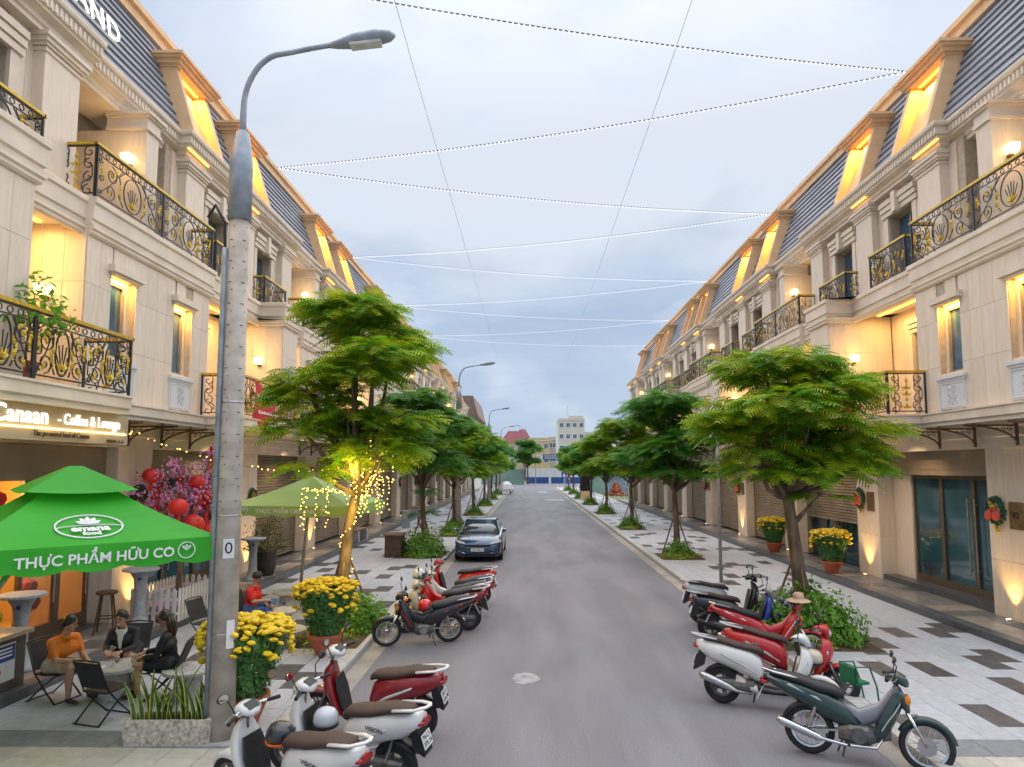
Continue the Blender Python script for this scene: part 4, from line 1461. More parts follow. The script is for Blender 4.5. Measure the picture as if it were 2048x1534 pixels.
# fallen leaves on the pavements under the trees
rn = random.Random(31)
vs, fs = [], []
for (tx_, ty_) in TREE_L[:4] + TREE_R[:4]:
    for i in range(46):
        p = Vector((tx_ + rn.gauss(0, 1.1), ty_ + rn.gauss(0, 1.4), ZW + .004))
        if KL - .3 < p.x < KR + .3: p.z = .006
        if p.x > PLR - .05 or p.x < PLL + .05: continue
        a = rn.uniform(0, 6.28); l = rn.uniform(.02, .045); x = Vector((math.cos(a), math.sin(a), .1)) * l; y = Vector((-math.sin(a), math.cos(a), .2)) * l * .45; k0 = len(vs)
        vs += [tuple(p - x), tuple(p + y), tuple(p + x), tuple(p - y + Vector((0, 0, .01)))]; fs.append((k0, k0 + 1, k0 + 2, k0 + 3))
tag(leafmesh(vs, fs, 'fallen_leaves', mat('dry_leaf', (.30, .22, .05), .8, .3, 8)), 'scattered dry leaves lying on the pavements under the trees', 'leaves', kind='stuff')
# ------------------------------------------------------------------ lamp posts, poles, cables
def lamp_post(loc, label, near=False):
    t = thing('street_lamp', label, 'street lamp', loc, 0, 'concrete street lamps along the kerb')
    k = MB(); k.tube([(0, 0, 0), (0, 0, 3.5), (0, 0, 6.75)], [0.165, 0.145, 0.125], 20); k.build('pole', M_conc, t, smooth=True)
    if near:
        k = MB()
        for i in range(14):
            z = 2.9 + i * 0.28
            for a in (-1.9, -0.6):
                r_ = 0.165 - 0.006 * z
                k.box(-.022, .022, -0.003, 0.003, -0.004, 0.004, Matrix.Translation((r_ * math.cos(a), r_ * math.sin(a), z)) @ rot3('Z', a + PI / 2))
                k.ball((r_ * math.cos(a + .25), r_ * math.sin(a + .25), z - 0.1), 0.008, 6, 4)
        k.build('climbing_hole', M_dark, t)
        k = MB(); k.tube([(-0.13, -0.12, 0.02), (-0.125, -0.12, 6.0), (-0.13, -0.1, 6.15)], 0.033, 8); k.build('conduit', M_galv, t, smooth=True)
        k = MB(); k.tube([(-0.13, -.1, 6.1), (-0.16, -.08, 6.5), (-0.3, -.05, 6.75), (-0.42, 0, 6.6)], 0.02, 6); k.build('cable', M_black, t)
        for z in (1.28, 2.72, 4.15):
            k = MB(); k.lathe([(0.168 - .006 * z, z - .012), (0.172 - .006 * z, z), (0.168 - .006 * z, z + .012)], 18); k.build('steel_strap', M_steel, t)
        for (a, z, w_, h_, s_, ts) in ((-1.05, 2.32, 0.13, 0.24, '0', 0.2), (-0.72, 1.28, 0.1, 0.34, '', 0)):
            r_ = 0.172 - 0.006 * z
            M_ = Matrix.Translation((r_ * math.cos(a), r_ * math.sin(a), z)) @ rot3('Z', a + PI / 2)
            k = MB(); k.box(-w_ / 2, w_ / 2, -.003, 0, -h_ / 2, h_ / 2, M_); po = k.build('poster', M_white, t)
            if s_: text(s_, ts, 'number', M_black, po, M_ @ frame((0, -.005, 0), (1, 0, 0), (0, 0, 1)), 0.001)
    k = MB(); k.tube([(0, 0, 6.55), (0, 0, 7.35), (0, 0, 7.75)], [0.15, 0.15, 0.085], 16); k.tube([(0, 0, 7.75), (0, 0, 7.78)], [.07, .05], 12); k.build('sleeve', M_galv, t, smooth=True)
    k = MB(); k.tube([(0, 0, 7.6), (0, 0, 8.05)] + [(.52 * (1 - math.cos(R(q))), 0, 8.1 + .76 * math.sin(R(q))) for q in range(8, 84, 7)] + [(.62, 0, 8.875), (.9, 0, 8.93), (1.22, 0, 8.98)], [.042] * 2 + [.038] * 11 + [.034] * 3, 12); k.build('arm', M_galv, t, smooth=True)
    k = MB()
    rings = []
    for x, w_, z0, z1 in ((1.12, .03, 8.93, 9.0), (1.25, .06, 8.92, 9.04), (1.45, .11, 8.93, 9.11), (1.75, .13, 8.97, 9.16), (1.95, .09, 9.02, 9.15), (2.02, .02, 9.07, 9.11)):
        rings.append([(x, w_ * math.cos(a), (z0 + z1) / 2 + (z1 - z0) / 2 * math.sin(a)) for a in [2 * PI * j / 12 for j in range(12)]])
    k.loft(rings); h = k.build('lamp_head', M_galv, t, smooth=True)
    k = MB(); k.loft([[(1.42 + .02 * (1 - q), -.085 * q, z), (1.84 - .02 * (1 - q), -.085 * q, z + .045), (1.84 - .02 * (1 - q), .085 * q, z + .045), (1.42 + .02 * (1 - q), .085 * q, z)] for q, z in ((1, 8.955), (.85, 8.925))]); k.build('lamp_lens', mat('lens_glass', (0.75, 0.78, 0.8), 0.15), h)
    k = MB(); k.box(-.26, .26, -.26, .26, 0, .02); k.build('base_plate', M_grey, t)
    return t


lamp_post((-3.8, 8.53, ZW), 'concrete lamp post with posters and a grey conduit, beside the snake plant trough', True)
p2 = lamp_post((-3.85, 36.9, ZW), 'concrete lamp post carrying a yellow arm sign, behind the parked car')
k = MB(); k.tube([(0, 0, 3.3), (-1.3, 0, 3.32)], 0.05, 6); k.build('arm_sign', mat('yellow_tube', (.7, .45, .05), .5), p2)
k = MB(); k.box(-.34, -.18, -.12, .12, 3.55, 3.95); k.build('meter_box', M_galv, p2)
lamp_post((-3.85, 65.2, ZW), 'concrete lamp post further down among the tree crowns')
lamp_post((-3.85, 93.5, ZW), 'concrete lamp post near the end of the street')
t = thing('spotlight_pole', 'slim grey pole with two spotlights beside the parked scooters', 'light pole', (5.48, 19.8, ZW))
k = MB(); k.tube([(0, 0, 0), (0, 0, 4.55)], [0.05, 0.042], 12); k.lathe([(.13, 0), (.13, .02), (.05, .05)], 12); k.build('pole', mat('grey_enamel', (.28, .27, .30), .4), t, smooth=True)
for s in (-1, 1):
    k = MB(); k.tube([(0, 0, 4.35), (s * .12, -.02, 4.35), (s * .24, -.06, 4.22)], [.02, .045, .06], 8); k.build('spotlight', M_white, t)
k = MB(); k.tube([(0, 0, 4.5), (0, 0, 5.0)], .008, 5); k.build('aerial', M_galv, t)

# LED ropes in a zigzag between the ridges
MR = mat('led_rope', (0.16, 0.17, 0.2), 0.5)
MRL = mat('led_rope_diode', (0.9, 0.9, 1.0), 0.4, emit=(0.85, 0.85, 1.0), es=1.1)
zr = 15.92
RX, LX = XR + 1.85, XL - 1.85


def rope(a, c, label, sag=0.35):
    a, c = Vector(a), Vector(c)
    t = thing('led_rope', label, 'light rope', a, 0, 'LED ropes zigzagging over the street')
    n = 24
    pts = [(c - a) * (i / n) + Vector((0, 0, -4 * sag * (i / n) * (1 - i / n))) for i in range(n + 1)]
    k = MB(); k.tube(pts, 0.018, 5); k.build('cable', MR, t)
    ln = (c - a).length
    k = MB(); m = int(ln / 0.16)
    for j in range(m):
        q = (j + .5) / m
        p = (c - a) * q + Vector((0, 0, -4 * sag * q * (1 - q)))
        k.cbox(p.x, p.y, p.z - 0.028, 0.035, 0.035, 0.05)
    tag(k.build('diode', MRL, t), kind='stuff')
    return t


for i in range(5):
    yr, yl = 20.6 + 12 * i, 26.9 + 12 * i
    rope((LX, yl - 12, zr), (RX, yr, zr), ['LED rope leaving the roof sign townhouse, highest over the street'][0] if i == 0 else 'thin LED rope of the zigzag slanting away to the opposite ridge')
    if i < 4:
        rope((RX, yr, zr), (LX, yl, zr), 'thin LED rope of the zigzag slanting back to the lamp post side ridge')
for x, lb in ((-3.5, 'straight steel wire over the street on the lamp post side'), (4.3, 'straight steel wire over the street on the spotlight pole side')):
    k = MB(); k.tube([(0, 8, 0.0)] + [(0, y, -0.22) for y in (20, 40, 60)] + [(0, 74, -0.2)], 0.009, 4)
    o = k.build('suspension_wire', M_galv, loc=(x, 0, zr - 0.1)); tag(o, lb, 'wire')

# ------------------------------------------------------------------ parasols
M_cloth1 = leafmat('green_canvas', (0.055, 0.50, 0.028), (0.035, 0.42, 0.02), 0.3, 1.0)
M_cloth2 = leafmat('lime_canvas', (0.42, 0.60, 0.22), (0.33, 0.52, 0.13), 0.3, 1.0)
M_print = mat('white_print', (0.85, 0.86, 0.85), 0.6, 0.03, 5)


def parasol(loc, rot, a, ze, za, val, cloth, label, words, wsize, vent, cant):
    t = thing('parasol', label, 'parasol', loc, rot)
    k = MB()
    n = 10
    if vent: top = 0.20
    else: top = 0.0
    H = za - ze
    def P(i, s, side):
        """point on one of four faces: s along the edge 0..1, i from eave 0 to apex 1, sagging between ribs"""
        q = 1 - i * (1 - top)
        x = (s * 2 - 1) * a * q
        z = ze + H * i - 0.07 * math.sin(PI * s) * math.sin(PI * min(1, i * .9 + .1)) - 0.05 * math.sin(PI * i)
        v = Vector((x, -a * q, z))
        return Matrix.Rotation(side * PI / 2, 3, 'Z') @ v
    for side in range(4):
        g = [[P(i / 6, s / n, side) for s in range(n + 1)] for i in range(7)]
        for i in range(6):
            for s in range(n):
                k.add([g[i][s], g[i][s + 1], g[i + 1][s + 1], g[i + 1][s]], [(0, 1, 2, 3)])
    k.build('canopy', cloth, t, smooth=False)
    for side in range(4):
        k = MB()
        m = 40
        Rm = Matrix.Rotation(side * PI / 2, 3, 'Z')
        for s in range(m):
            q0, q1 = s / m, (s + 1) / m
            pt = []
            for q in (q0, q1):
                zb = ze - val * (0.84 + 0.16 * abs(math.sin(PI * q * 5)))
                x = (q * 2 - 1) * a
                wob = 0.018 * math.sin(q * 17 + side)
                pt.append((Rm @ Vector((x, -a - 0.0, ze)), Rm @ Vector((x * 1.005, -a - 0.03 - wob, zb))))
            k.add([pt[0][0], pt[1][0], pt[1][1], pt[0][1]], [(0, 3, 2, 1)])
        vo = k.build('valance', cloth, t, smooth=True)
        if side == 0 and words:
            text(words, wsize, 'lettering', M_print, vo, frame((0.02, -a - 0.05, ze - val * 0.5), (1, 0, 0), (0, -0.05, 1)), 0.001, bold=wsize * 0.022)
            if vent: text('’', wsize, 'lettering', M_print, vo, frame((0.735, -a - 0.05, ze - val * 0.5 + .01), (1, 0, 0), (0, -0.05, 1)), 0.001)
            for x in (0.7 * a,) if vent else (-.68 * a, .62 * a):
                k = MB(); r_ = 0.095
                k.tube([(x + r_ * math.cos(q), -a - .05, ze - val * .45 + r_ * math.sin(q)) for q in [2 * PI * j / 24 for j in range(25)]], 0.007, 4)
                for aa in (50, 90, 130): k.add([(x, -a - .052, ze - val * .45 - .01), (x + .06 * math.cos(R(aa - 14)), -a - .052, ze - val * .45 + .055 * math.sin(R(aa - 14))), (x + .075 * math.cos(R(aa)), -a - .052, ze - val * .45 + .07 * math.sin(R(aa))), (x + .06 * math.cos(R(aa + 14)), -a - .052, ze - val * .45 + .055 * math.sin(R(aa + 14)))], [(0, 1, 2, 3)])
                k.build('emblem', M_print, vo)
    if vent:
        k = MB()
        for side in range(4):
            Rm = Matrix.Rotation(side * PI / 2, 3, 'Z')
            for s in range(8):
                q0, q1 = s / 8, (s + 1) / 8
                e0 = [Rm @ Vector(((q * 2 - 1) * a * .44, -a * .44, za - .08 - .03 * math.sin(PI * q))) for q in (q0, q1)]
                e1 = [Rm @ Vector(((q * 2 - 1) * a * .05, -a * .05, za + .22)) for q in (q0, q1)]
                k.add([e0[0], e0[1], e1[1], e1[0]], [(0, 1, 2, 3)])
        k.build('top_vent', cloth, t)
        # oval emblem with a lotus on the slope facing the road
        i0 = 0.40
        c = P(i0, .5, 0); dn = (P(i0 + .1, .5, 0) - P(i0 - .1, .5, 0)).normalized()
        nrm = Vector((1, 0, 0)).cross(dn).normalized()
        c = c + nrm * 0.03
        E = lambda x, y, o=0: c + Vector((1, 0, 0)) * x + dn * y + nrm * o
        k = MB()
        k.tube([E(.34 * math.cos(q), .24 * math.sin(q)) for q in [2 * PI * j / 36 for j in range(37)]], 0.011, 4)
        k.tube([E(.33 * math.cos(q), -.02 + .05 * math.sin(q)) for q in [PI * j / 12 for j in range(13)]], 0.008, 4)
        for aa, ln in ((90, .17), (60, .16), (120, .16), (30, .15), (150, .15)):
            d_ = (math.cos(R(aa)), math.sin(R(aa))); e_ = (-d_[1], d_[0])
            k.add([E(0, .03, .012), E(d_[0] * ln * .6 + e_[0] * .035, .03 + d_[1] * ln * .6 + e_[1] * .035, .012), E(d_[0] * ln, .03 + d_[1] * ln, .012), E(d_[0] * ln * .6 - e_[0] * .035, .03 + d_[1] * ln * .6 - e_[1] * .035, .012)], [(0, 1, 2, 3)])
        em = k.build('emblem', M_print, t)
        text('emana', .15, 'lettering', M_print, em, frame(E(0, -.06, .012), (1, 0, 0), dn), 0.001, bold=.006)
        text('food', .1, 'lettering', M_print, em, frame(E(0, -.16, .012), (1, 0, 0), dn), 0.001, bold=.004)
    for c in range(4):
        q = Matrix.Rotation(c * PI / 2, 3, 'Z') @ Vector((a, -a, 0))
        k = MB(); k.tube([(0, 0, za - .1), (q.x * .5, q.y * .5, (za + ze) / 2 - .07), (q.x * .98, q.y * .98, ze - .03)], 0.013, 5)
        k.tube([(0, 0, ze + .05), (q.x * .5, q.y * .5, (za + ze) / 2 - .08)], .009, 4); k.build('rib', M_steel if vent else M_wood, t)
    k = MB()
    if cant is None:
        k.tube([(0, 0, za - .05), (0, 0, ze - .25)], 0.03, 8); k.build('hub', M_steel, t)
    else:
        x, y = cant[0], cant[1]
        k.tube([(x, y, 0.02), (cant[2], cant[3], za - .02)], cant[4], 10); k.build('pole', cant[5], t, smooth=True)
        k = MB(); k.box(x - .3, x + .3, y - .3, y + .3, 0, .1); k.lathe([(.09, .1), (.06, .3)], 12, (x, y, 0)); k.build('base', M_gr3 if vent else M_wood, t)
    return t


p_ = parasol((-5.75, 8.45, ZW), R(45), 1.33, 2.47, 3.12, 0.30, M_cloth1, 'bright green square parasol with white lettering over the coffee drinkers', 'THỰC PHẨM HỮU CO', 0.155, True,
             (-1.9, -0.35, 0, 0, .035, M_steel))
parasol((-5.6, 17.35, ZW), R(-4), 1.5, 2.42, 3.12, 0.26, M_cloth2, 'pale lime parasol with white lettering behind the fairy light tree', 'THỰC PHẨM ORGANIC', 0.14, False,
        (-0.3, 0.15, 0, 0, .04, mat('pale_wood', (.5, .4, .28), .6)))

# fairy lights: wound round the trunk, hanging in the crown, and strung to the house
fl = thing('fairy_lights', 'yellow fairy lights wound round the tall tree trunk', 'fairy lights', (TREE_L[0][0], TREE_L[0][1], ZW))
rn = random.Random(12)
w_, bl = MB(), MB()


def bulbs(path, step=0.075, wire=True, r_=0.016):
    pp = [Vector(p) for p in path]
    if wire: w_.tube(pp, 0.005, 4, cap=False)
    for i in range(len(pp) - 1):
        n = max(1, int((pp[i + 1] - pp[i]).length / step))
        for j in range(n):
            p = pp[i].lerp(pp[i + 1], (j + rn.random()) / n) + Vector([rn.uniform(-.025, .025) for _ in range(3)])
            q = r_ * rn.uniform(.8, 1.25)
            bl.add([p + Vector(v) * q for v in ((1, 0, 0), (0, 1, 0), (-1, 0, 0), (0, -1, 0), (0, 0, 1), (0, 0, -1))], [(0, 1, 4), (1, 2, 4), (2, 3, 4), (3, 0, 4), (1, 0, 5), (2, 1, 5), (3, 2, 5), (0, 3, 5)])


bulbs([(0.28 * (z / 3.0) ** 2 + 0.05 * math.sin(z + 3) + (.19 - .02 * z) * math.cos(z * 5.6), .05 * math.cos(z) + (.19 - .02 * z) * math.sin(z * 5.6), z) for z in [0.15 + i * 0.07 for i in range(45)]], 0.09)
for i in range(13):
    a = rn.uniform(0, 6.28); r1 = rn.uniform(.3, .8)
    x0, y0 = 0.25 + .12 * math.cos(a), .12 * math.sin(a)
    x1, y1 = 0.25 + r1 * math.cos(a), r1 * math.sin(a) * .8
    zt = rn.uniform(3.1, 3.9)
    bulbs([(x0, y0, rn.uniform(2.2, 2.9)), ((x0 + x1) / 2, (y0 + y1) / 2, zt - .2), (x1, y1, zt), (x1 + .03, y1, zt - rn.uniform(.5, 1.1))], 0.085)
for i in range(4):
    a = 3.1 + rn.uniform(-.8, .8); x1, y1 = .25 + rn.uniform(.9, 1.3) * math.cos(a), rn.uniform(-.6, .2)
    bulbs([(.2, 0, 2.75), (x1, y1, 2.85), (x1 - .02, y1, 2.0)], 0.08)
# swag to the fascia
for s0, s1, dp in (((0.1, 0, 3.35), (XL + 0.4 - TREE_L[0][0], -1.0, 4.05), .35), ((XL + 0.4 - TREE_L[0][0], -1.0, 4.05), (XL + 1.0 - TREE_L[0][0], -2.8, 4.15), .1)):
    a, c = Vector(s0), Vector(s1)
    bulbs([a.lerp(c, i / 10) + Vector((0, 0, -4 * dp * (i / 10) * (1 - i / 10))) for i in range(11)], 0.13)
w_.build('wire', M_black, fl)
tag(bl.build('bulb', M_fairy, fl), kind='stuff')
for z, e_ in ((1.4, 6), (2.4, 14), (3.3, 36)):
    lamp('POINT', fl, (.2, -.35, z), e_, (1, .68, .12), .25)

# ------------------------------------------------------------------ cafe furniture
M_stone = mat('pale_granite', (0.50, 0.48, 0.45), 0.7, 0.16, 18, 0.1)
M_stone2 = mat('blue_grey_stone', (0.34, 0.37, 0.42), 0.6, 0.12, 16, 0.1)
M_blue = mat('blue_paint', (.02, .06, .3), .4)
GTb = 'round stone tables of the cafe'


def low_table(loc, label, r=0.32, h=0.48):
    t = thing('stone_table', label, 'table', loc, 0, GTb)
    k = MB(); k.lathe([(r * .55, 0), (r * .58, h * .3), (r * .5, h - .06)], 20); k.build('pedestal', M_stone, t, smooth=False)
    k = MB(); k.lathe([(r - .03, h - .06), (r, h - .05), (r, h - .01), (r - .01, h)], 28); k.build('table_top', M_stone, t)
    k = MB(); k.lathe([(.03, 0), (.03, .006)], 10, (0, -r * .56, h * .5), rot3('X', R(90))); k.build('badge', M_blue, t)
    return t


low_table((-4.95, 13.75, ZW), 'low round stone table beside the barefoot man in red')
low_table((-5.58, 15.75, ZW), 'low round stone table at the foot of the lime parasol')
low_table((-6.0, 9.95, ZW), 'round stone table with juice glasses between the seated group', 0.38, 0.47)
low_table((-4.6, 12.9, ZW), 'squat stone table behind the potted chrysanthemum', 0.4, 0.3)
low_table((-4.95, 10.0, ZW), 'bare round stone table partly hidden by the lamp post', 0.36, 0.42)


def tall_table(loc, label):
    t = thing('bar_table', label, 'bar table', loc, 0, 'tall stone bar tables')
    k = MB(); k.lathe([(.3, 0), (.29, .04), (.17, .1), (.115, .3), (.10, .7), (.13, .98), (.2, 1.1), (.22, 1.12)], 20); k.build('pedestal', M_stone2, t, smooth=True)
    k = MB(); k.lathe([(.3, 1.12), (.34, 1.135), (.34, 1.165), (.32, 1.175)], 28); k.build('table_top', M_stone2, t)
    k = MB(); k.lathe([(.035, 0), (.035, .006)], 10, (0.05, -.14, .98), rot3('X', R(90))); k.build('badge', M_blue, t)
    return t


tall_table((-7.73, 13.5, ZP), 'tall stone bar table before the picket fence planter')
tall_table((-7.85, 19.3, ZP), 'tall stone bar table beside the dark potted bush')
tall_table((-8.05, 10.75, ZP), 'tall stone bar table at the cafe doors')
t = thing('bar_stool', 'dark wooden bar stool between the tall table and the cafe doors', 'stool', (-8.15, 13.1, ZP), .4)
k = MB(); k.lathe([(.17, .74), (.19, .75), (.19, .78), (.16, .8)], 16); k.build('seat', M_wood, t)
for i in range(4):
    a = i * PI / 2 + .78; k = MB(); k.tube([(.12 * math.cos(a), .12 * math.sin(a), .75), (.24 * math.cos(a), .24 * math.sin(a), 0)], .018, 6); k.build('leg', M_wood, t)
k = MB(); k.tube([(.2 * math.cos(a), .2 * math.sin(a), .3) for a in [i * PI / 2 + .78 for i in range(5)]], .012, 5); k.build('footrest', M_wood, t)

CH = None


def chair(loc, rot, label):
    """black folding chair, facing local -y"""
    global CH
    if CH is None:
        t = thing('folding_chair', label, 'chair', loc, rot, 'black folding chairs of the cafe')
        for s in (-1, 1):
            k = MB(); k.tube([(s * .22, -.26, 0), (s * .22, -.05, .22), (s * .22, .14, .46), (s * .215, .32, .93)], .013, 6); k.tube([(s * .2, .27, 0), (s * .2, .02, .24), (s * .2, -.22, .44)], .013, 6); k.build('side_frame', M_black, t, smooth=True)
        k = MB()
        for x in (-.26, .27): k.tube([(-.22, x, .012), (.22, x, .012)], .012, 6)
        k.tube([(-.215, .32, .93), (0, .335, .95), (.215, .32, .93)], .013, 6); k.build('cross_bar', M_black, t)
        k = MB(); k.loft([[(-.2, y, z), (.2, y, z), (.2, y, z + .02), (-.2, y, z + .02)] for y, z in ((-.25, .43), (-.22, .45), (0, .42), (.17, .43))]); k.build('seat', mat('dark_cushion', (.035, .028, .025), .75), t)
        k = MB(); k.loft([[(-.2, y, z), (.2, y, z), (.2, y + .02, z), (-.2, y + .02, z)] for y, z in ((.15, .5), (.2, .62), (.25, .76), (.31, .91))]); k.build('backrest', mat('black_mesh', (.03, .03, .032), .8), t)
        CH = t
        t.scale = (.98, .98, .88)
        return t
    return dup(CH, loc, rot, label)


chair((-5.65, 9.15, ZW), R(165), 'empty black folding chair with its back to the lamp post')
chair((-6.15, 13.0, ZW), R(75), 'empty folding chair facing the picket fence planter')
chair((-6.1, 13.8, ZW), R(60), 'empty folding chair close to the picket fence planter corner')
chair((-6.85, 9.9, ZW), R(76), 'folding chair under the man in the orange shirt')
chair((-6.3, 10.8, ZW), R(8), 'folding chair under the woman in the open black jacket')
chair((-5.28, 10.05, ZW), R(-80), 'folding chair under the woman in glasses')
chair((-5.62, 13.8, ZW), R(88), 'folding chair under the man in the red shirt')
# bar counter with notice
t = thing('bar_counter', 'dark bar counter with a blue notice beside the orange shirted man', 'counter', (-7.85, 8.9, ZW))
k = MB(); k.box(-.42, .42, -1.6, 1.15, 0, .9); k.build('body', mat('counter_panel', (.11, .09, .085), .6, .15, 4), t)
k = MB(); k.box(-.5, .5, -1.65, 1.2, .9, .96); k.build('counter_top', mat('counter_slab', (.36, .31, .25), .35, .15, 8), t)
k = MB(); k.box(.42, .424, .55, .95, .3, .82); no = k.build('notice', M_white, t)
k = MB(); k.box(.424, .427, .56, .94, .58, .8); k.build('notice_header', M_blue, no)
k = MB()
for z in (.64, .69, .74): k.box(.427, .43, .62, .88, z, z + .02)
k.build('notice_line', M_print, no)
k = MB(); k.tube([(.428, .62, .36), (.428, .68, .45), (.428, .62, .54)], .012, 4); k.build('notice_mark', M_red, no)
t = thing('counter_pot', 'small leafy pot on the bar counter', 'potted plant', (-7.95, 9.8, ZW + .96))
k = MB(); k.lathe([(.08, 0), (.12, .14), (.1, .15)], 12); k.build('pot', M_terra, t)
put('foliage', bush_mesh(43, 0.25, 260, LS, .3, .05), t, (0, 0, .12))

# cafe: sign fascia, bright room behind the glass
cafe = MODS[('L', -1)]
u0 = 7.5
k = MB(); k.box(0.13, 1.0, 3.0, 10.85, 3.87, 4.42); k.box(0.13, 1.0, 3.0, 10.45, 3.6, 3.87) if False else None
M_sign = mat('sign_board', (0.50, 0.40, 0.27), 0.5, 0.05, 2)
si = tag(k.build('cafe_signboard', M_sign, loc=(XL, Y0 - 12, 0)), 'cream cafe signboard with lit white letters over the entrance', 'sign')
fm = lambda u_, z_: frame((1.03, u_, z_), (0, 1, 0), (0, 0, 1))
M_let = mat('sign_letter_lit', (1, .97, .9), .5, emit=(1, .93, .75), es=0.75)
text('Canaan', 0.36, 'lettering', M_let, si, fm(8.12, 4.24), .008, bold=.006, sp=1.05)
text('- Coffee & Lounge', 0.25, 'lettering', M_let, si, fm(9.72, 4.23), .008, bold=.003, xs=.84, sp=1.05)
text('The promised land of Canaan', 0.13, 'lettering', M_alu, si, fm(9.03, 3.98), .008, xs=.85)
text('0909 85 11 63', 0.085, 'lettering', M_alu, si, fm(10.43, 3.92), .006)
k = MB(); k.box(1.0, 1.03, 3.2, 10.75, 4.05, 4.075); k.build('led_strip', M_warm, si)
for u_ in (7.6, 8.7, 9.8): lamp('POINT', si, (1.14, u_, 4.1), 0.3, (1, .66, .12), .05)
rm = MB(); d0 = -2.85
rm.box(d0, -0.7, u0, u0 + 4.7, 3.3, 3.32); rm.box(d0, -0.7, u0, u0 + 4.7, ZP - .02, ZP + .01); rm.box(d0, d0 + .02, u0, u0 + 4.7, ZP, 3.3)
rm.box(d0, -.55, u0 - .02, u0, ZP, 3.3); rm.box(d0, -.55, u0 + 4.7, u0 + 4.72, ZP, 3.3)
rm.build('cafe_room', mat('warm_plaster', (.62, .42, .2), .7, .08, 2), cafe)
k = MB(); k.box(-.6, -.25, u0, u0 + 4.7, 3.22, 3.86)
for z in (3.35, 3.5, 3.65): k.box(-.26, -.235, u0, u0 + 4.7, z, z + .03)
k.build('shutter_box', M_shut, cafe)
for c0, c1, op in ((0.0, 0.95, 0), (2.75, 3.75, 1), (3.75, 4.68, 0)):
    k = MB(); a, e_ = u0 + c0, u0 + c1
    k.box(-.55, -.47, a, a + .08, ZP, 3.22); k.box(-.55, -.47, e_ - .08, e_, ZP, 3.22); k.box(-.55, -.47, a + .08, e_ - .08, 3.1, 3.22); k.box(-.55, -.47, a + .08, e_ - .08, ZP, ZP + .25)
    do = k.build('glazed_door', M_alu, cafe)
    k = MB(); k.box(-.515, -.505, a + .08, e_ - .08, ZP + .25, 3.1); k.build('pane', M_cafeglass, do)
    k = MB(); k.tube([(-.43, e_ - .14, .9), (-.43, e_ - .14, 2.6)], .018, 6); k.build('door_pull', M_steel, do)
lamp('POINT', cafe, (-1.6, u0 + 1.5, 2.9), 60, (1, .62, .18), .2)
lamp('POINT', cafe, (-1.6, u0 + 3.6, 2.7), 45, (1, .55, .14), .2)
k = MB(); k.lathe([(.1, 0), (.16, -.12), (.1, -.22)], 12, (-1.6, u0 + 2.5, 3.2)); k.build('pendant_lamp', M_warm, cafe)
for i, (uu, zz) in enumerate(((.5, 2.85), (1.2, 2.9), (1.9, 2.8), (2.6, 2.88), (3.4, 2.7), (3.5, 1.2), (3.6, .9))):
    k = MB(); k.lathe([(.02, .16), (.13, .1), (.15, 0), (.1, -.11), (.02, -.16)], 10); k.tube([(0, 0, .16), (0, 0, .45)], .006, 4)
    tag(k.build('red_fan_ornament', M_red, loc=(XL - .85, Y0 - 12 + u0 + uu, zz)), 'red paper ornament hanging inside the cafe glass', 'ornament', 'red ornaments inside the cafe')

# round black wall sign beside the blossom tree
k = MB(); k.lathe([(.34, 0), (.34, .05), (.3, .06)], 24, (0, 0, 0), rot3('Y', R(90)))
o = k.build('round_sign', M_black, loc=(XL + .01, 14.75, 2.75)); tag(o, 'round black wall sign behind the blossom tree', 'sign')

# blossom tree in a white picket fence box
fx0, fx1, fy0, fy1 = -8.25, -7.25, 14.05, 15.95
t = thing('picket_planter', 'white picket fence box round the foot of the blossom tree', 'planter fence', (-7.75, 15.0, ZP))
k0 = MB(); k0.prism([(-.04, 0), (.04, 0), (.04, .62), (0, .68), (-.04, .62)], 'y', -.01, .01)
pm = None
for (ax, ay, bx, by) in ((-.5, -.95, .5, -.95), (.5, -.95, .5, .95), (.5, .95, -.5, .95), (-.5, .95, -.5, -.95)):
    a, c = Vector((ax, ay)), Vector((bx, by)); ln = (c - a).length; n = round(ln / .135); an = math.atan2(c.y - a.y, c.x - a.x)
    for i in range(n):
        p = a.lerp(c, (i + .5) / n)
        if pm is None: o = k0.build('picket', M_white, t, loc=(p.x, p.y, 0), rot=an); pm = o.data
        else: put('picket', pm, t, (p.x, p.y, 0), an)
    k = MB()
    for z in (.14, .42): k.box(0, ln, .012, .035, z, z + .06)
    k.build('fence_rail', M_white, t, loc=(a.x, a.y, 0), rot=an)
k = MB(); k.box(-.45, .45, -.9, .9, 0, .3); k.build('pot_base', mat('pink_wrap', (.7, .3, .42), .7), t)
t = thing('blossom_tree', 'pink blossom tree in the picket box hung with red ribbons', 'tree', (-7.75, 15.0, ZP))
rn = random.Random(5)
tr = MB(); tr.tube([(0, 0, .2), (.05, -.05, 1.0), (-.05, 0, 1.7)], [.07, .06, .045], 8)
bls = MB(); tips = []
for i in range(17):
    a = i * 2.4; hh = rn.uniform(2.2, 3.7); rr = rn.uniform(.5, 1.25) * (1.15 if hh < 3.2 else .8)
    e_ = Vector((rr * math.cos(a) * .8, rr * math.sin(a), hh)); s_ = Vector((-.03, 0, rn.uniform(1.2, 1.7)))
    m_ = s_.lerp(e_, .55) + Vector((rn.uniform(-.1, .1), rn.uniform(-.1, .1), -.15))
    tr.tube([s_, m_, e_], [.03, .02, .008], 5); tips += [e_, m_.lerp(e_, .5), m_]
    for q in range(3):
        f_ = m_.lerp(e_, rn.random()); g_ = f_ + Vector((rn.uniform(-.35, .35), rn.uniform(-.35, .35), rn.uniform(.0, .45))); tr.tube([f_, g_], [.008, .004], 4); tips.append(g_)
tr.build('trunk', M_bark, t)
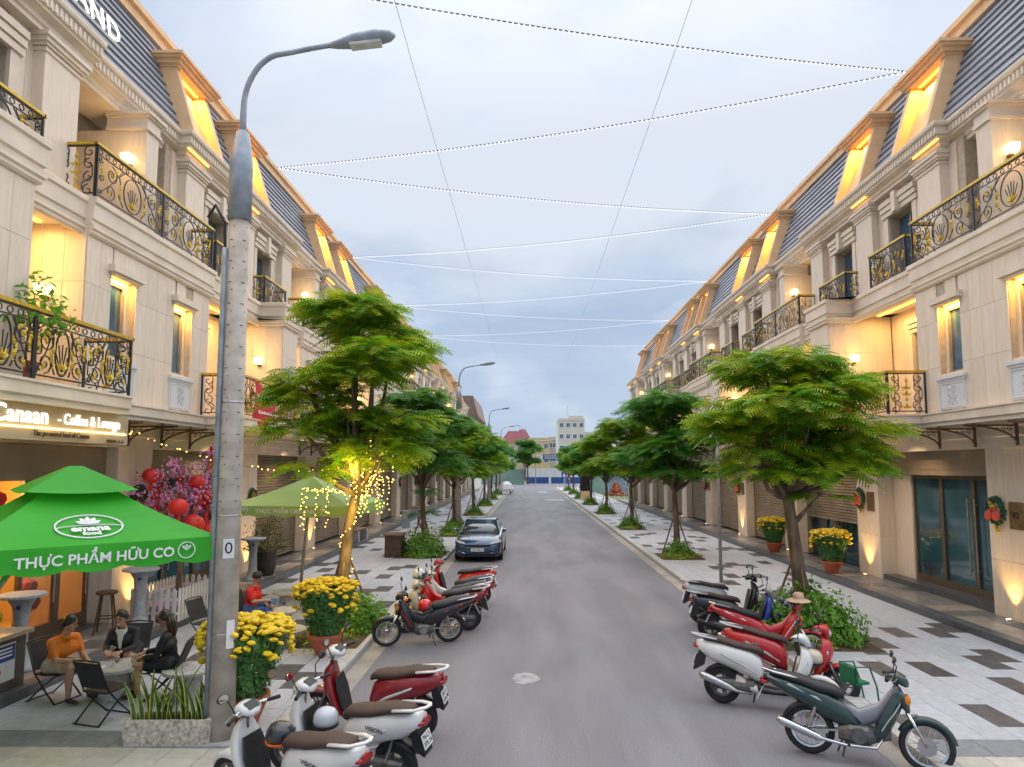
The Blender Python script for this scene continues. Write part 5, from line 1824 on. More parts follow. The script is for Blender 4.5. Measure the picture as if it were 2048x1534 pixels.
for p in tips:
    for q in range(13):
        c = p + Vector([rn.gauss(0, .085) for _ in range(3)]); r_ = rn.uniform(.02, .036)
        bls.ball(c, r_, 5, 3)
tag(bls.build('blossom', leafmat('pink_petal', (.88, .46, .74), (.74, .26, .56), .2, 8), t), kind='stuff')
ML = mat('red_lantern', (.72, .03, .02), .5, .1, 4)
for i in range(34):
    p = rn.choice(tips); ln = rn.uniform(.35, .75); wd = rn.uniform(.035, .07); a = rn.uniform(0, PI)
    k = MB(); rows = [[(-wd * math.cos(a), -wd * math.sin(a), -ln * j / 5), (wd * math.cos(a + .3 * j), wd * math.sin(a + .3 * j), -ln * j / 5)] for j in range(6)]
    for j in range(5): k.add([rows[j][0], rows[j][1], rows[j + 1][1], rows[j + 1][0]], [(0, 1, 2, 3)])
    k.ball((0, 0, 0), .05, 6, 4)
    o = k.build('red_ribbon', M_red, loc=(-7.75 + p.x * .9, 15 + p.y * .9, ZP + p.z)); tag(o, 'red ribbon dangling in the pink blossom tree', 'ribbon', 'red ribbons hung in the blossom tree')
for i, (x, y, z, r_) in enumerate(((.45, -1.0, 2.35, .2), (.55, -.55, 1.95, .24), (.5, .55, 2.3, .2), (.45, -.25, 2.85, .17), (.55, .15, 1.75, .21), (.35, .95, 2.0, .2), (-.1, -1.1, 3.0, .18), (.5, .2, 2.5, .19), (.4, .8, 2.8, .16))):
    k = MB(); k.lathe([(r_ * .35, -r_ * .85), (r_ * .8, -r_ * .55), (r_, 0), (r_ * .8, r_ * .55), (r_ * .35, r_ * .85)], 14)
    k.tube([(0, 0, r_ * .85), (0, 0, r_ * 1.6)], .006, 4); k.tube([(0, 0, -r_ * .85), (0, 0, -r_ * 1.7)], [.03, .045], 6)
    o = k.build('red_lantern', ML, loc=(-7.75 + x, 15 + y, ZP + z), smooth=True); tag(o, 'round red paper lantern hung in the blossom tree', 'lantern', 'red lanterns hung in the blossom tree')

# ------------------------------------------------------------------ wreaths, number plates, banners on the houses
M_wg = mat('wreath_green', (.02, .10, .045), .6, .3, 12)
M_bronze = mat('bronze_plate', (.26, .165, .075), .35, .2, 8, metal=.4)
WR = None


def wreath(x, y, z, mir, label):
    t = thing('wreath', label, 'wreath', (x, y, z), 0 if mir > 0 else PI, 'holiday wreaths on the piers')
    rn = random.Random(int(y * 10))
    k = MB()
    for i in range(26):
        a = 2 * PI * i / 26
        for q in range(3):
            c = (.05 + rn.uniform(0, .05), .22 * math.cos(a) + rn.uniform(-.04, .04), .26 * math.sin(a) + rn.uniform(-.04, .04))
            k.ball(c, .045, 5, 3)
    k.build('ring', M_wg, t)
    k = MB()
    for s in (-1, 1):
        k.lathe([(.02, .0), (.11, .03), (.12, .06), (.05, .08)], 7, (.1, s * .12, -.1), rot3('Y', R(80)) @ rot3('Z', s)); k.ball((.12, s * .06, .02), .05, 6, 4)
    k.build('red_bow', mat('coral_flower', (.75, .09, .05), .6), t)
    k = MB()
    for c in ((.12, .02, .1), (.12, -.08, .16), (.08, .0, -.34), (.08, .05, -.42)): k.ball(c, .045, 7, 5)
    k.build('gold_bell', M_gold, t)
    return t


def plate(x, y, z, mir, num):
    t = thing('number_plate', 'square bronze number plate' + (' reading 42 beside the open glass doors' if num else ' fixed to a cream pier'), 'plate', (x, y, z), 0 if mir > 0 else PI, None if num else 'bronze plates on the piers')
    k = MB(); k.box(.0, .025, -.2, .2, -.28, .28); k.build('plaque', M_bronze, t)
    text(num or '', .2, 'number', M_black, t, frame((.03, 0, 0), (0, 1, 0), (0, 0, 1)), .004) if num else None
    return t


for j in range(9):
    y = Y0 + .85 + 6 * j
    wreath(XR - .0, y + .32, 2.52, -1, ['wreath with orange flowers beside the number 42 plate', 'wreath beside the half raised shutter'][j] if j < 2 else 'green wreath with red bow on a pier of the spotlight pole side')
    plate(XR - .0, y - .22, 2.45, -1, '42' if j == 0 else '')
for j in range(1, 11):
    y = Y0 + .85 + 6 * j
    wreath(XL, y + .2, 2.5, 1, 'green wreath with red bow on a pier of the lamp post side')


def banner(x, y, z, mir, label, wf=1.0):
    t = thing('red_banner', label, 'banner', (x, y, z), 0)
    k = MB(); n = 10
    f = lambda i, j: (mir * (.03 + .05 * math.sin(i * .9 + j * .6)), (-.5 + i / n) * wf + .05 * math.sin(j * .8), -1.15 * j / 6 - .16 * math.sin(PI * i / n) * (1 - j / 8))
    for i in range(n):
        for j in range(6): k.add([f(i, j), f(i + 1, j), f(i + 1, j + 1), f(i, j + 1)], [(0, 1, 2, 3)])
    k.build('cloth', M_red, t, smooth=True)
    rb = random.Random(9); k = MB()
    for z, u0_, u1_, h_ in ((-.34, -.12, .14, .06), (-.52, -.42, .42, .13), (-.9, -.36, .36, .09)):
        u_ = u0_
        while u_ < u1_:
            w2 = rb.uniform(.03, .07); k.box(min(mir * .092, mir * .096), max(mir * .092, mir * .096), u_ * wf, (u_ + w2) * wf, z, z + h_ * rb.uniform(.7, 1)); u_ += w2 + .025
    tag(k.build('print', M_print, t), kind='stuff')
    return t


banner(XL + 1.24, Y0 + 4.75, F2 + 1.05, 1, 'red cloth banner tied to the balcony beside the fairy light tree', 1.6)
banner(XR - 1.24, Y0 + 5.3, F2 + 1.0, -1, 'red cloth banner tied to the balcony behind the staked tree')
# roof letters
k = text('AND', 0.72, 'roof_lettering', M_let, None, Matrix.Identity(4), .012, bold=.002, sp=1.12)
k.data.transform(frame((XL - 1.1, 14.15, 13.62), (0, 1, 0), (-.15, 0, 1)))
tag(k, 'white lit roof letters reading AND at the mansard foot', 'roof sign')

# bins, benches, box planter
def bin_(loc, label):
    t = thing('litter_bin', label, 'bin', loc, 0, 'square metal litter bins')
    k = MB(); k.box(-.2, .2, -.2, .2, 0, .9); k.build('body', M_galv, t)
    k = MB(); k.box(-.22, .22, -.22, .22, .9, .95); k.box(-.15, .15, -.203, -.2, .68, .82); k.build('lid', M_grey, t)


bin_((-6.8, 37.6, ZW), 'grey metal bin on the lamp post pavement')
bin_((8.3, 55.5, ZW), 'grey metal bin on the opposite pavement')
for (x, y, lb) in ((-7.55, 29.8, 'stone bench with a wooden seat beyond the lime parasol'), (-7.7, 46.5, 'far stone bench against the shutters')):
    t = thing('bench', lb, 'bench', (x, y, ZP), 0)
    for s in (-1, 1):
        k = MB(); k.box(-.28, .28, s * .75 - .12, s * .75 + .12, 0, .45); k.build('leg', M_grey, t)
    for i in range(3):
        k = MB(); k.box(-.27 + i * .18, -.11 + i * .18, -.9, .9, .45, .5); k.build('slat', M_stake, t)
t = thing('litter_box', 'dark slatted box at the big shrub beside the car', 'bin', (-5.05, 25.6, ZW), 0)
k = MB(); k.box(-.3, .3, -.4, .4, 0, .8); k.build('body', M_wood, t)
k = MB(); k.box(-.36, .36, -.46, .46, .8, .86); k.build('lid', M_stake, t)
# ------------------------------------------------------------------ motorbikes (local x forwards, rear contact at 0)
def ring(x, z, hw, hh, n=14, p=2.4, tilt=0.0, y=0.0):
    out = []
    for j in range(n):
        a = 2 * PI * j / n
        c, s = math.cos(a), math.sin(a)
        yy = hw * math.copysign(abs(c) ** (2 / p), c)
        zz = hh * math.copysign(abs(s) ** (2 / p), s)
        out.append((x - zz * math.sin(tilt), y + yy, z + zz * math.cos(tilt)))
    return out


def rings(*L_, **kw):
    return [ring(*q, **kw) for q in L_]


def paint(name, c, rough=0.28):
    return mat('paint_' + name, c, rough, 0.05, 3, coat=0.6)


P_white = paint('white', (0.72, 0.72, 0.70)); P_red = paint('red', (0.50, 0.012, 0.016)); P_dred = paint('dark_red', (0.28, 0.012, 0.02))
P_black = paint('black', (0.018, 0.018, 0.022)); P_grey = paint('grey', (0.22, 0.22, 0.25)); P_green = paint('bottle_green', (0.015, 0.045, 0.04)); P_silver = paint('silver', (0.5, 0.52, 0.54))
P_bright = paint('bright_red', (0.68, 0.012, 0.012)); P_cream = paint('cream', (0.62, 0.55, 0.42)); P_blue = paint('blue', (0.02, 0.05, 0.32))
M_seatb = mat('seat_brown', (0.062, 0.036, 0.026), 0.65, 0.1, 8); M_seatk = mat('seat_black', (0.03, 0.03, 0.033), 0.55, 0.1, 8)
M_lens = mat('headlamp_lens', (0.62, 0.66, 0.68), 0.08, 0.1, 8, coat=0.5); M_tail = mat('tail_lens', (0.45, 0.008, 0.008), 0.2, 0.05, 5, coat=.4)
M_amber = mat('amber_lens', (0.75, 0.25, 0.02), 0.2)
M_cast = mat('engine_metal', (0.16, 0.155, 0.15), 0.45, 0.2, 12, metal=.5)
M_mirror = mat('mirror_glass', (0.7, 0.72, 0.74), 0.04, 0.02, 3, metal=1.0)


def wheel(t, name, x, R_, tr, spokes, rimm):
    ty = MB()
    prof = [(R_ - tr * 2, -tr * .8), (R_ - tr * .7, -tr), (R_ - tr * .15, -tr * .62), (R_, 0), (R_ - tr * .15, tr * .62), (R_ - tr * .7, tr), (R_ - tr * 2, tr * .8)]
    M_ = Matrix.Translation((x, 0, R_)) @ rot3('X', R(90))
    vs, n = [], 30
    w = MB()
    rr = []
    for j in range(n):
        a = 2 * PI * j / n
        rr.append([M_ @ Vector((r_ * math.cos(a), r_ * math.sin(a), z_)) for r_, z_ in prof])
    rr.append(rr[0])
    for i in range(n):
        for q in range(len(prof)):
            q2 = (q + 1) % len(prof)
            ty.add([rr[i][q], rr[i + 1][q], rr[i + 1][q2], rr[i][q2]], [(0, 1, 2, 3)])
    o = ty.build(name, M_rubber, t, smooth=False)
    k = MB()
    ri = R_ - tr * 2
    pr = [(ri + .004, -tr * .7), (ri + .004, tr * .7), (ri - .022, tr * .55), (ri - .022, -tr * .55)]
    q_ = []
    for j in range(n):
        a = 2 * PI * j / n
        q_.append([M_ @ Vector((r_ * math.cos(a), r_ * math.sin(a), z_)) for r_, z_ in pr])
    q_.append(q_[0])
    for i in range(n):
        for q in range(4):
            k.add([q_[i][q], q_[i + 1][q], q_[i + 1][(q + 1) % 4], q_[i][(q + 1) % 4]], [(0, 1, 2, 3)])
    k.build('rim', rimm, o)
    k = MB()
    if spokes > 8:
        for j in range(spokes):
            a = 2 * PI * j / spokes; a2 = a + (.5 if j % 2 else -.5)
            k.tube([M_ @ Vector((.045 * math.cos(a2), .045 * math.sin(a2), .03 * (1 if j % 4 < 2 else -1))), M_ @ Vector(((ri - .02) * math.cos(a), (ri - .02) * math.sin(a), 0))], .0035, 4, cap=False)
    else:
        for j in range(spokes):
            a = 2 * PI * j / spokes
            for da in (-.16, .16):
                k.tube([M_ @ Vector((.03 * math.cos(a), .03 * math.sin(a), 0)), M_ @ Vector(((ri - .015) * math.cos(a + da), (ri - .015) * math.sin(a + da), 0))], .014, 5, cap=False)
    k.lathe([(.05, -.05), (.055, 0), (.05, .05)], 14, (x, 0, R_), rot3('X', R(90)))
    if name == 'front_wheel': k.lathe([(.1, .055), (.1, .06)], 18, (x, 0, R_), rot3('X', R(90)))
    k.build('spokes', rimm if spokes <= 8 else M_chrome, o)
    return o


def fender(t, x, R_, a0, a1, w_, off, m, name='fender'):
    k = MB()
    n = 12
    rr = []
    for i in range(n + 1):
        a = R(a0 + (a1 - a0) * i / n)
        r1 = R_ + off
        e_ = math.sin(PI * i / n) ** .4 if 0 < i < n else .25
        rr.append([(x + (r1 - d_) * math.cos(a), y_ * w_ * e_, R_ + (r1 - d_) * math.sin(a)) for y_, d_ in ((-1, .05), (-.8, .012), (-.35, 0), (.35, 0), (.8, .012), (1, .05), (.75, .06), (0, .018), (-.75, .06))])
    k.loft(rr)
    return k.build(name, m, t, smooth=True)


def plate_no(t, x, z, tilt, a, b_):
    k = MB(); M_ = Matrix.Translation((x, 0, z)) @ rot3('Y', tilt)
    k.box(-.004, .004, -.1, .1, -.075, .075, M_); o = k.build('licence_plate', M_white, t)
    if a:
        for s, zz in ((a, .033), (b_, -.033)):
            text(s, .068, 'plate_number', M_black, o, M_ @ frame((-.006, 0, zz), (0, -1, 0), (0, 0, 1)), .001, xs=1.0, bold=.001)
    return o


def bars(t, x, z, body, mirrors=True, w_=.33):
    k = MB(); k.tube([(x - .08, -w_, z - .01), (x, -.14, z), (x, .14, z), (x - .08, w_, z - .01)], .012, 6); k.build('handlebar', M_chrome, t)
    for s in (-1, 1):
        k = MB(); k.tube([(x - .045, s * (w_ - .12), z), (x - .085, s * (w_ + .01), z - .01)], [.019, .02], 8); k.build('grip', M_rubber, t)
        k = MB(); k.tube([(x + .03, s * .18, z), (x - .01, s * (w_ - .02), z - .02)], .007, 5); k.build('brake_lever', M_steel, t)
        if mirrors:
            k = MB(); k.tube([(x, s * .17, z), (x + .03, s * .22, z + .14), (x + .0, s * .3, z + .2)], .007, 5)
            k.lathe([(.01, -.03), (.05, -.015), (.062, 0), (.055, .008)], 14, (x, s * .32, z + .22), rot3('Y', R(-80)) @ Matrix.Diagonal((0.72, 1.15, 1, 1)))
            o = k.build('mirror', M_black, t, smooth=False)
            k = MB(); k.lathe([(.052, 0), (.052, .002)], 14, (x - .011, s * .32, z + .222), rot3('Y', R(-80)) @ Matrix.Diagonal((0.72, 1.15, 1, 1))); k.build('mirror_glass', M_mirror, o)


def scooter(name, label, rear, front, body, seat=M_seatb, head=None, shield=None, rail=P_silver, plate=('', ''), wr=.265, inner=M_black, lean=6, steer=0, zr=0.0, script='', tall=1.0):
    rear, front = Vector(rear), Vector(front)
    d = front - rear
    ang = math.atan2(d.y, d.x)
    t = thing(name, label, 'scooter', (rear.x, rear.y, zr), ang, 'scooters and motorbikes parked at the kerb')
    t.rotation_euler = (Matrix.Rotation(ang, 4, 'Z') @ Matrix.Rotation(R(-lean), 4, 'X')).to_euler()
    head = head or body; shield = shield or body
    wb = 1.2
    wheel(t, 'rear_wheel', -.13, wr, .052, 5, M_cast)
    wheel(t, 'front_wheel', wb, wr, .045, 5, M_cast)
    k = MB(); k.loft(rings((-.49, .80, .08, .06), (-.42, .775, .125, .10), (-.26, .725, .155, .145), (-.06, .69, .165, .165), (.14, .645, .17, .19), (.30, .595, .16, .20), (.41, .53, .13, .18), (.46, .46, .10, .12)))
    bo = k.build('rear_body', body, t, smooth=True)
    for s in (-1, 1):
        k = MB(); k.loft([[(x, s * (y + .006), z + h), (x, s * (y + .012), z), (x, s * (y + .006), z - h)] for x, y, z, h in ((-.38, .085, .8, .01), (-.1, .158, .70, .016), (.2, .162, .58, .02), (.38, .125, .48, .012))], cap=False); k.build('trim_line', rail, bo)
    k = MB(); k.loft(rings((-.40, .895, .06, .015), (-.34, .90, .11, .035), (-.12, .885, .135, .05), (.10, .835, .14, .055), (.28, .82, .135, .055), (.40, .80, .10, .05), (.46, .76, .05, .04)))
    k.build('seat', seat, t, smooth=True)
    k = MB(); k.loft(rings((.38, .30, .12, .10), (.45, .27, .155, .055), (.62, .265, .16, .045), (.78, .275, .15, .05), (.84, .31, .12, .07))); k.build('floorboard', inner, t, smooth=True)
    k = MB(); k.loft(rings((.08, .33, .10, .10), (.4, .26, .12, .06), (.8, .25, .10, .05))); k.build('underbody', body, t, smooth=True)
    sh = []
    for x, z, hw, th in ((.80, .27, .13, .03), (.855, .36, .185, .055), (.90, .48, .205, .08), (.95, .62, .20, .10), (.985, .75, .165, .10), (.985, .86, .115, .08), (.965, .93, .06, .05)):
        sh.append([(x + th * math.sin(a) * (1.35 if math.sin(a) > 0 else .35), hw * math.copysign(abs(math.cos(a)) ** .8, math.cos(a)), z - .25 * th * math.sin(a)) for a in [2 * PI * j / 16 for j in range(16)]])
    k = MB(); k.loft(sh); so = k.build('leg_shield', shield, t, smooth=True)
    k = MB(); k.loft([[(x - .05, hw * math.cos(a) * .86, z + .0) if math.sin(a) < 0 else (x - .035, hw * math.cos(a) * .86, z) for a in [2 * PI * j / 12 for j in range(12)]] for x, z, hw in ((.815, .3, .13), (.86, .42, .18), (.90, .6, .19), (.945, .78, .14))]); k.build('inner_panel', inner, so)
    for s in (-1, 1):
        k = MB(); k.ball((1.045, s * .125, .70), .035, 8, 6, (.7, .8, 1.5)); k.build('turn_signal', M_lens, so, smooth=True)
    # steering group
    k = MB(); k.tube([(.97, 0, .95), (1.0, 0, .6)], .03, 8)
    for s in (-1, 1): k.tube([(1.06, s * .075, .55), (wb, s * .075, wr)], .022, 8)
    k.build('fork', M_cast, t, smooth=True)
    fender(t, wb, wr, 22, 150, .085, .03, shield, 'front_fender')
    k = MB(); k.loft(rings((.83, 1.0 * tall, .05, .03), (.87, 1.02 * tall, .11, .05), (.94, 1.035 * tall, .125, .06), (1.01, 1.015 * tall, .115, .078), (1.06, .985 * tall, .085, .07), (1.085, .96 * tall, .03, .03))); ho = k.build('headset', head, t, smooth=True)
    k = MB(); k.loft(rings((1.045, .99 * tall, .085, .062), (1.075, .975 * tall, .06, .045), (1.09, .965 * tall, .02, .018))); k.build('headlight', M_lens, ho, smooth=True)
    k = MB(); k.box(-.05, .05, -.07, .07, -.004, .004, Matrix.Translation((.885, 0, 1.075 * tall)) @ rot3('Y', R(-28))); k.build('dashboard', M_black, ho)
    bars(t, .93, 1.03 * tall, head)
    # tail
    k = MB(); k.loft(rings((-.51, .81, .05, .02), (-.53, .78, .09, .035), (-.44, .765, .10, .03))); k.build('tail_light', M_tail, t, smooth=True)
    k = MB(); k.tube([(-.18, -.12, .90), (-.42, -.115, .925), (-.54, -.05, .945), (-.56, 0, .95), (-.54, .05, .945), (-.42, .115, .925), (-.18, .12, .90)], .028, 8, sq=.55); k.build('grab_rail', rail, t, smooth=True)
    k = MB(); k.loft([[(-.44, y, .74), (-.36, y, .70), (-.40, y, .50), (-.52, y * .9, .43), (-.535, y * .9, .45)] for y in (-.10, .10)]); k.build('mudguard', M_black, t)
    plate_no(t, -.515, .585, R(17), *plate)
    # engine, exhaust, stand
    k = MB(); k.loft(rings((-.25, .28, .10, .06), (-.1, .28, .125, .09), (.1, .28, .12, .10), (.34, .30, .11, .09))); k.build('engine', M_cast, t)
    fender(t, -.13, wr, 55, 150, .075, .03, M_black, 'rear_hugger')
    k = MB(); k.tube([(.3, -.10, .2), (.1, -.15, .22), (-.02, -.165, .27), (-.2, -.175, .33), (-.38, -.18, .39), (-.42, -.18, .40)], [.018, .02, .05, .058, .055, .03], 10); k.build('exhaust', M_steel if body == P_white else M_black, t, smooth=True)
    k = MB(); k.tube([(-.05, .09, .3), (-.18, .1, .62)], .018, 6); k.build('shock_absorber', M_chrome, t)
    k = MB(); k.tube([(.32, .10, .2), (.28, .24, .02)], .012, 5); k.build('side_stand', M_black, t)
    if script:
        for s in (-1, 1):
            text(script, .065, 'lettering', M_chrome if body != P_white else M_black, bo, frame((.02, s * .172, .70), (s * -1, 0, -.18 * s * -1 * -1), (0, 0, 1)), .002)
    return t


def underbone(label, rear, front, body, accent, seat=M_seatk, leg=None, plate=('', ''), lean=7, carrier=False):
    rear, front = Vector(rear), Vector(front)
    d = front - rear
    ang = math.atan2(d.y, d.x)
    t = thing('motorbike', label, 'motorbike', (rear.x, rear.y, 0), ang, 'scooters and motorbikes parked at the kerb')
    t.rotation_euler = (Matrix.Rotation(ang, 4, 'Z') @ Matrix.Rotation(R(-lean), 4, 'X')).to_euler()
    wr, wb = .285, 1.23
    leg = leg or body
    wheel(t, 'rear_wheel', 0, wr, .038, 24, M_chrome); wheel(t, 'front_wheel', wb, wr, .034, 24, M_chrome)
    fender(t, 0, wr, 40, 165, .07, .035, M_black, 'rear_fender')
    fender(t, wb, wr, 10, 155, .065, .03, body, 'front_fender')
    # slim tail and side covers rising to the rear
    k = MB(); k.loft(rings((-.52, .835, .04, .03), (-.45, .815, .085, .06), (-.25, .745, .12, .10), (.0, .665, .13, .14), (.22, .58, .125, .165), (.42, .49, .105, .14), (.56, .42, .07, .09))); bo = k.build('side_cover', body, t, smooth=True)
    for s in (-1, 1):
        k = MB(); k.loft([[(x, s * (y + .004), z + h), (x, s * (y + .012), z), (x, s * (y + .004), z - h)] for x, y, z, h in ((-.46, .07, .835, .012), (-.2, .108, .765, .02), (.1, .115, .66, .022), (.42, .088, .52, .012))], cap=False); k.build('stripe', accent, bo)
    k = MB(); k.loft(rings((-.44, .875, .07, .022), (-.36, .885, .115, .04), (-.1, .845, .135, .06), (.12, .785, .135, .065), (.30, .76, .115, .065), (.40, .72, .06, .05))); k.build('seat', seat, t, smooth=True)
    # backbone tube
    k = MB(); k.loft(rings((.34, .60, .08, .08), (.55, .49, .07, .10), (.75, .57, .065, .11), (.90, .76, .065, .10), (.95, .88, .05, .06))); k.build('backbone', leg, t, smooth=True)
    # leg shields: two wings
    for s in (-1, 1):
        k = MB()
        rows = []
        for z, xf, xb, yo in ((.27, .80, .70, .085), (.36, .86, .70, .12), (.48, .92, .745, .145), (.60, .975, .80, .15), (.72, 1.02, .86, .13), (.82, 1.03, .91, .095), (.88, 1.0, .94, .06)):
            xm = (xf + xb) / 2
            rows.append([(xf, s * .045, z), (xf - .03, s * yo * .8, z), (xm, s * yo, z), (xb, s * yo * .86, z), (xb + .006, s * (yo * .86 - .014), z), (xm, s * (yo - .014), z), (xf - .035, s * (yo * .8 - .014), z), (xf - .02, s * .03, z)])
        k.loft(rows); k.build('leg_shield', body, t, smooth=False)
        k = MB(); k.loft([[(x, s * (y_ + .006), z + .012), (x, s * (y_ + .006), z - .012), (x, s * (y_ - .004), z)] for x, y_, z in ((.78, .125, .40), (.85, .148, .52), (.92, .15, .62), (.98, .12, .72))]); k.build('shield_stripe', accent, t)
    k = MB(); k.loft(rings((.93, .80, .06, .08), (1.02, .74, .085, .10), (1.08, .66, .05, .08))); k.build('front_cowl', accent if carrier else body, t, smooth=True)
    for s in (-1, 1):
        k = MB(); k.ball((1.06, s * .09, .76), .035, 8, 6, (1, .6, 1.5)); k.build('turn_signal', M_amber, t, smooth=True)
    k = MB(); k.tube([(.94, 0, .95), (1.02, 0, .68)], .028, 8)
    for s in (-1, 1): k.tube([(1.05, s * .062, .62), (wb, s * .062, wr)], [.024, .019], 8)
    k.build('fork', M_chrome, t, smooth=True)
    k = MB(); k.loft(rings((.84, .985, .05, .03), (.90, 1.0, .10, .05), (.98, .99, .11, .07), (1.05, .955, .08, .065), (1.085, .93, .03, .03))); ho = k.build('headset', body, t, smooth=True)
    k = MB(); k.loft(rings((1.035, .965, .075, .055), (1.065, .95, .05, .04), (1.085, .94, .02, .02))); k.build('headlight', M_lens, ho, smooth=True)
    k = MB(); k.box(-.04, .04, -.06, .06, -.004, .004, Matrix.Translation((.90, 0, 1.045)) @ rot3('Y', R(-25))); k.build('dashboard', M_black, ho)
    bars(t, .93, 1.0, body)
    k = MB(); k.loft(rings((-.54, .80, .04, .02), (-.555, .77, .075, .03), (-.46, .765, .08, .025))); k.build('tail_light', M_tail, t, smooth=True)
    k = MB(); k.tube([(-.1, -.115, .86), (-.40, -.115, .90), (-.52, -.06, .92), (-.52, .06, .92), (-.40, .115, .90), (-.1, .115, .86)], .014, 6); k.build('grab_rail', M_chrome, t)
    plate_no(t, -.56, .62, R(25), *plate)
    k = MB(); k.loft(rings((.32, .30, .09, .08), (.44, .31, .14, .12), (.64, .31, .14, .12), (.72, .32, .085, .085), (.88, .36, .07, .07))); k.lathe([(.09, .13), (.085, .15)], 18, (.54, 0, .31), rot3('X', R(90))); en = k.build('engine', M_cast, t, smooth=False)
    k = MB(); k.lathe([(.075, -.15), (.08, -.12)], 18, (.54, 0, .31), rot3('X', R(90))); k.build('engine_cover', M_steel, en)
    k = MB(); k.tube([(.80, -.06, .32), (.72, -.12, .2), (.4, -.15, .19), (.16, -.155, .22), (.1, -.16, .235), (-.30, -.165, .36), (-.36, -.165, .375)], [.015, .016, .018, .02, .045, .05, .03], 10); k.build('exhaust', M_chrome, t, smooth=True)
    for s in (-1, 1):
        k = MB(); k.tube([(0, s * .09, .32), (.10, s * .10, .62)], [.024, .02], 8); k.tube([(0, s * .075, wr), (.42, s * .07, .34)], .018, 6); k.build('swing_arm', M_steel, t)
        k = MB(); k.tube([(.42, s * .12, .22), (.44, s * .27, .22)], .014, 5); k.build('footpeg', M_rubber, t)
    k = MB(); k.tube([(.36, .09, .2), (.30, .25, .02)], .012, 5); k.tube([(.40, -.1, .22), (.36, -.16, .06)], .012, 5); k.build('side_stand', M_black, t)
    return t


# right kerb group
underbone('dark green motorbike with chrome wheels at the front of the right hand parking', (3.4, 8.62), (4.52, 8.1), P_green, P_silver, leg=P_grey, carrier=False)
scooter('scooter', 'white scooter with brown seat between the green motorbike and the red scooter', (2.95, 10.3), (4.13, 9.75), P_white, M_seatb, lean=7)
sc_d = scooter('scooter', 'red scooter with grey rear rack and a cream helmet hooked on it', (3.55, 11.0), (4.7, 10.3), P_red, M_seatb, rail=P_silver, lean=6, script='LEAD')
underbone('red motorbike with a sun hat and spotted cloth on the handlebar', (3.85, 12.85), (4.95, 12.35), P_red, P_white)
scooter('scooter', 'dark brown scooter with white front panel before the shrub', (3.78, 14.0), (5.02, 13.85), P_black, M_seatb, head=P_white, shield=P_blue, lean=5)
scooter('scooter', 'silver and black scooter with round mirrors nearest the spotlight pole', (3.95, 15.4), (5.18, 15.25), P_silver, M_seatb, head=P_black, shield=P_black, lean=5)
# left kerb, near group
scooter('scooter', 'dark red scooter with white headset, plate 59-T1 618.78', (-1.57, 8.95), (-2.8, 9.15), P_dred, M_seatb, head=P_white, rail=P_white, plate=('59-T1', '618.78'), script='SH', tall=1.05, wr=.285)
scooter('scooter', 'white scooter with a silver helmet on its hook, plate 74-C1 375.16', (-1.57, 7.62), (-2.78, 7.95), P_white, M_seatb, rail=P_white, plate=('74-C1', '375.16'), script='VISION')
scooter('scooter', 'white scooter with a black and orange helmet beside the lamp post', (-1.95, 6.75), (-3.1, 7.25), P_white, M_seatb, rail=P_white, script='VISION')
# left kerb, middle group
underbone('black and red motorbike with spoked wheels, end of the left middle row', (-1.6, 13.75), (-2.8, 13.35), P_black, P_bright)
scooter('scooter', 'cream and red scooter next to the black and red motorbike', (-1.42, 14.7), (-2.65, 14.45), P_dred, M_seatk, head=P_cream, shield=P_cream, plate=('', ''))
underbone('red motorbike with a white and green helmet on its mirror', (-1.38, 15.5), (-2.6, 15.3), P_bright, P_white)
underbone('white and black motorbike between the red motorbike and the bright red scooter', (-1.38, 16.3), (-2.6, 16.1), P_white, P_black)
scooter('scooter', 'bright red retro scooter closest to the parked blue car', (-1.36, 17.55), (-2.6, 17.7), P_bright, M_seatk, rail=P_silver, tall=1.02)


def helmet(loc, m, label, visor=True, stripe=None, rot=0):
    t = thing('helmet', label, 'helmet', loc, rot, None)
    k = MB(); k.lathe([(.125, -.06), (.14, 0), (.13, .06), (.1, .105), (.05, .13), (.005, .137)], 18); k.build('shell', m, t, smooth=True)
    k = MB(); k.lathe([(.128, -.075), (.143, -.06), (.143, -.045)], 18); k.build('rim', stripe or M_black, t)
    if visor:
        k = MB(); k.loft([[(.15 * math.cos(a), .15 * math.sin(a), z) for a in [R(x) for x in range(-50, 51, 20)]] + [(.144 * math.cos(a), .144 * math.sin(a), z) for a in [R(x) for x in range(50, -51, -20)]] for z in (-.04, .045)]); k.build('visor', M_door, t)
    return t


helmet((-2.25, 7.68, .68), paint('helmet_silver', (.55, .58, .64)), 'smooth silver helmet hanging between seat and shield of the white scooter', False)
helmet((-2.5, 6.97, .78), paint('helmet_black', (.02, .02, .025)), 'black helmet with orange rim on the nearest white scooter', True, paint('orange', (.8, .16, .02)))
helmet((4.22, 10.45, .62), P_cream, 'cream half helmet on the red scooter', False)
helmet((-2.45, 15.2, 1.08), P_white, 'white helmet with green stripe on the red motorbike', True, paint('green', (.03, .2, .08)))
helmet((-2.05, 13.5, .74), P_bright, 'red helmet hung on the black and red motorbike', True)
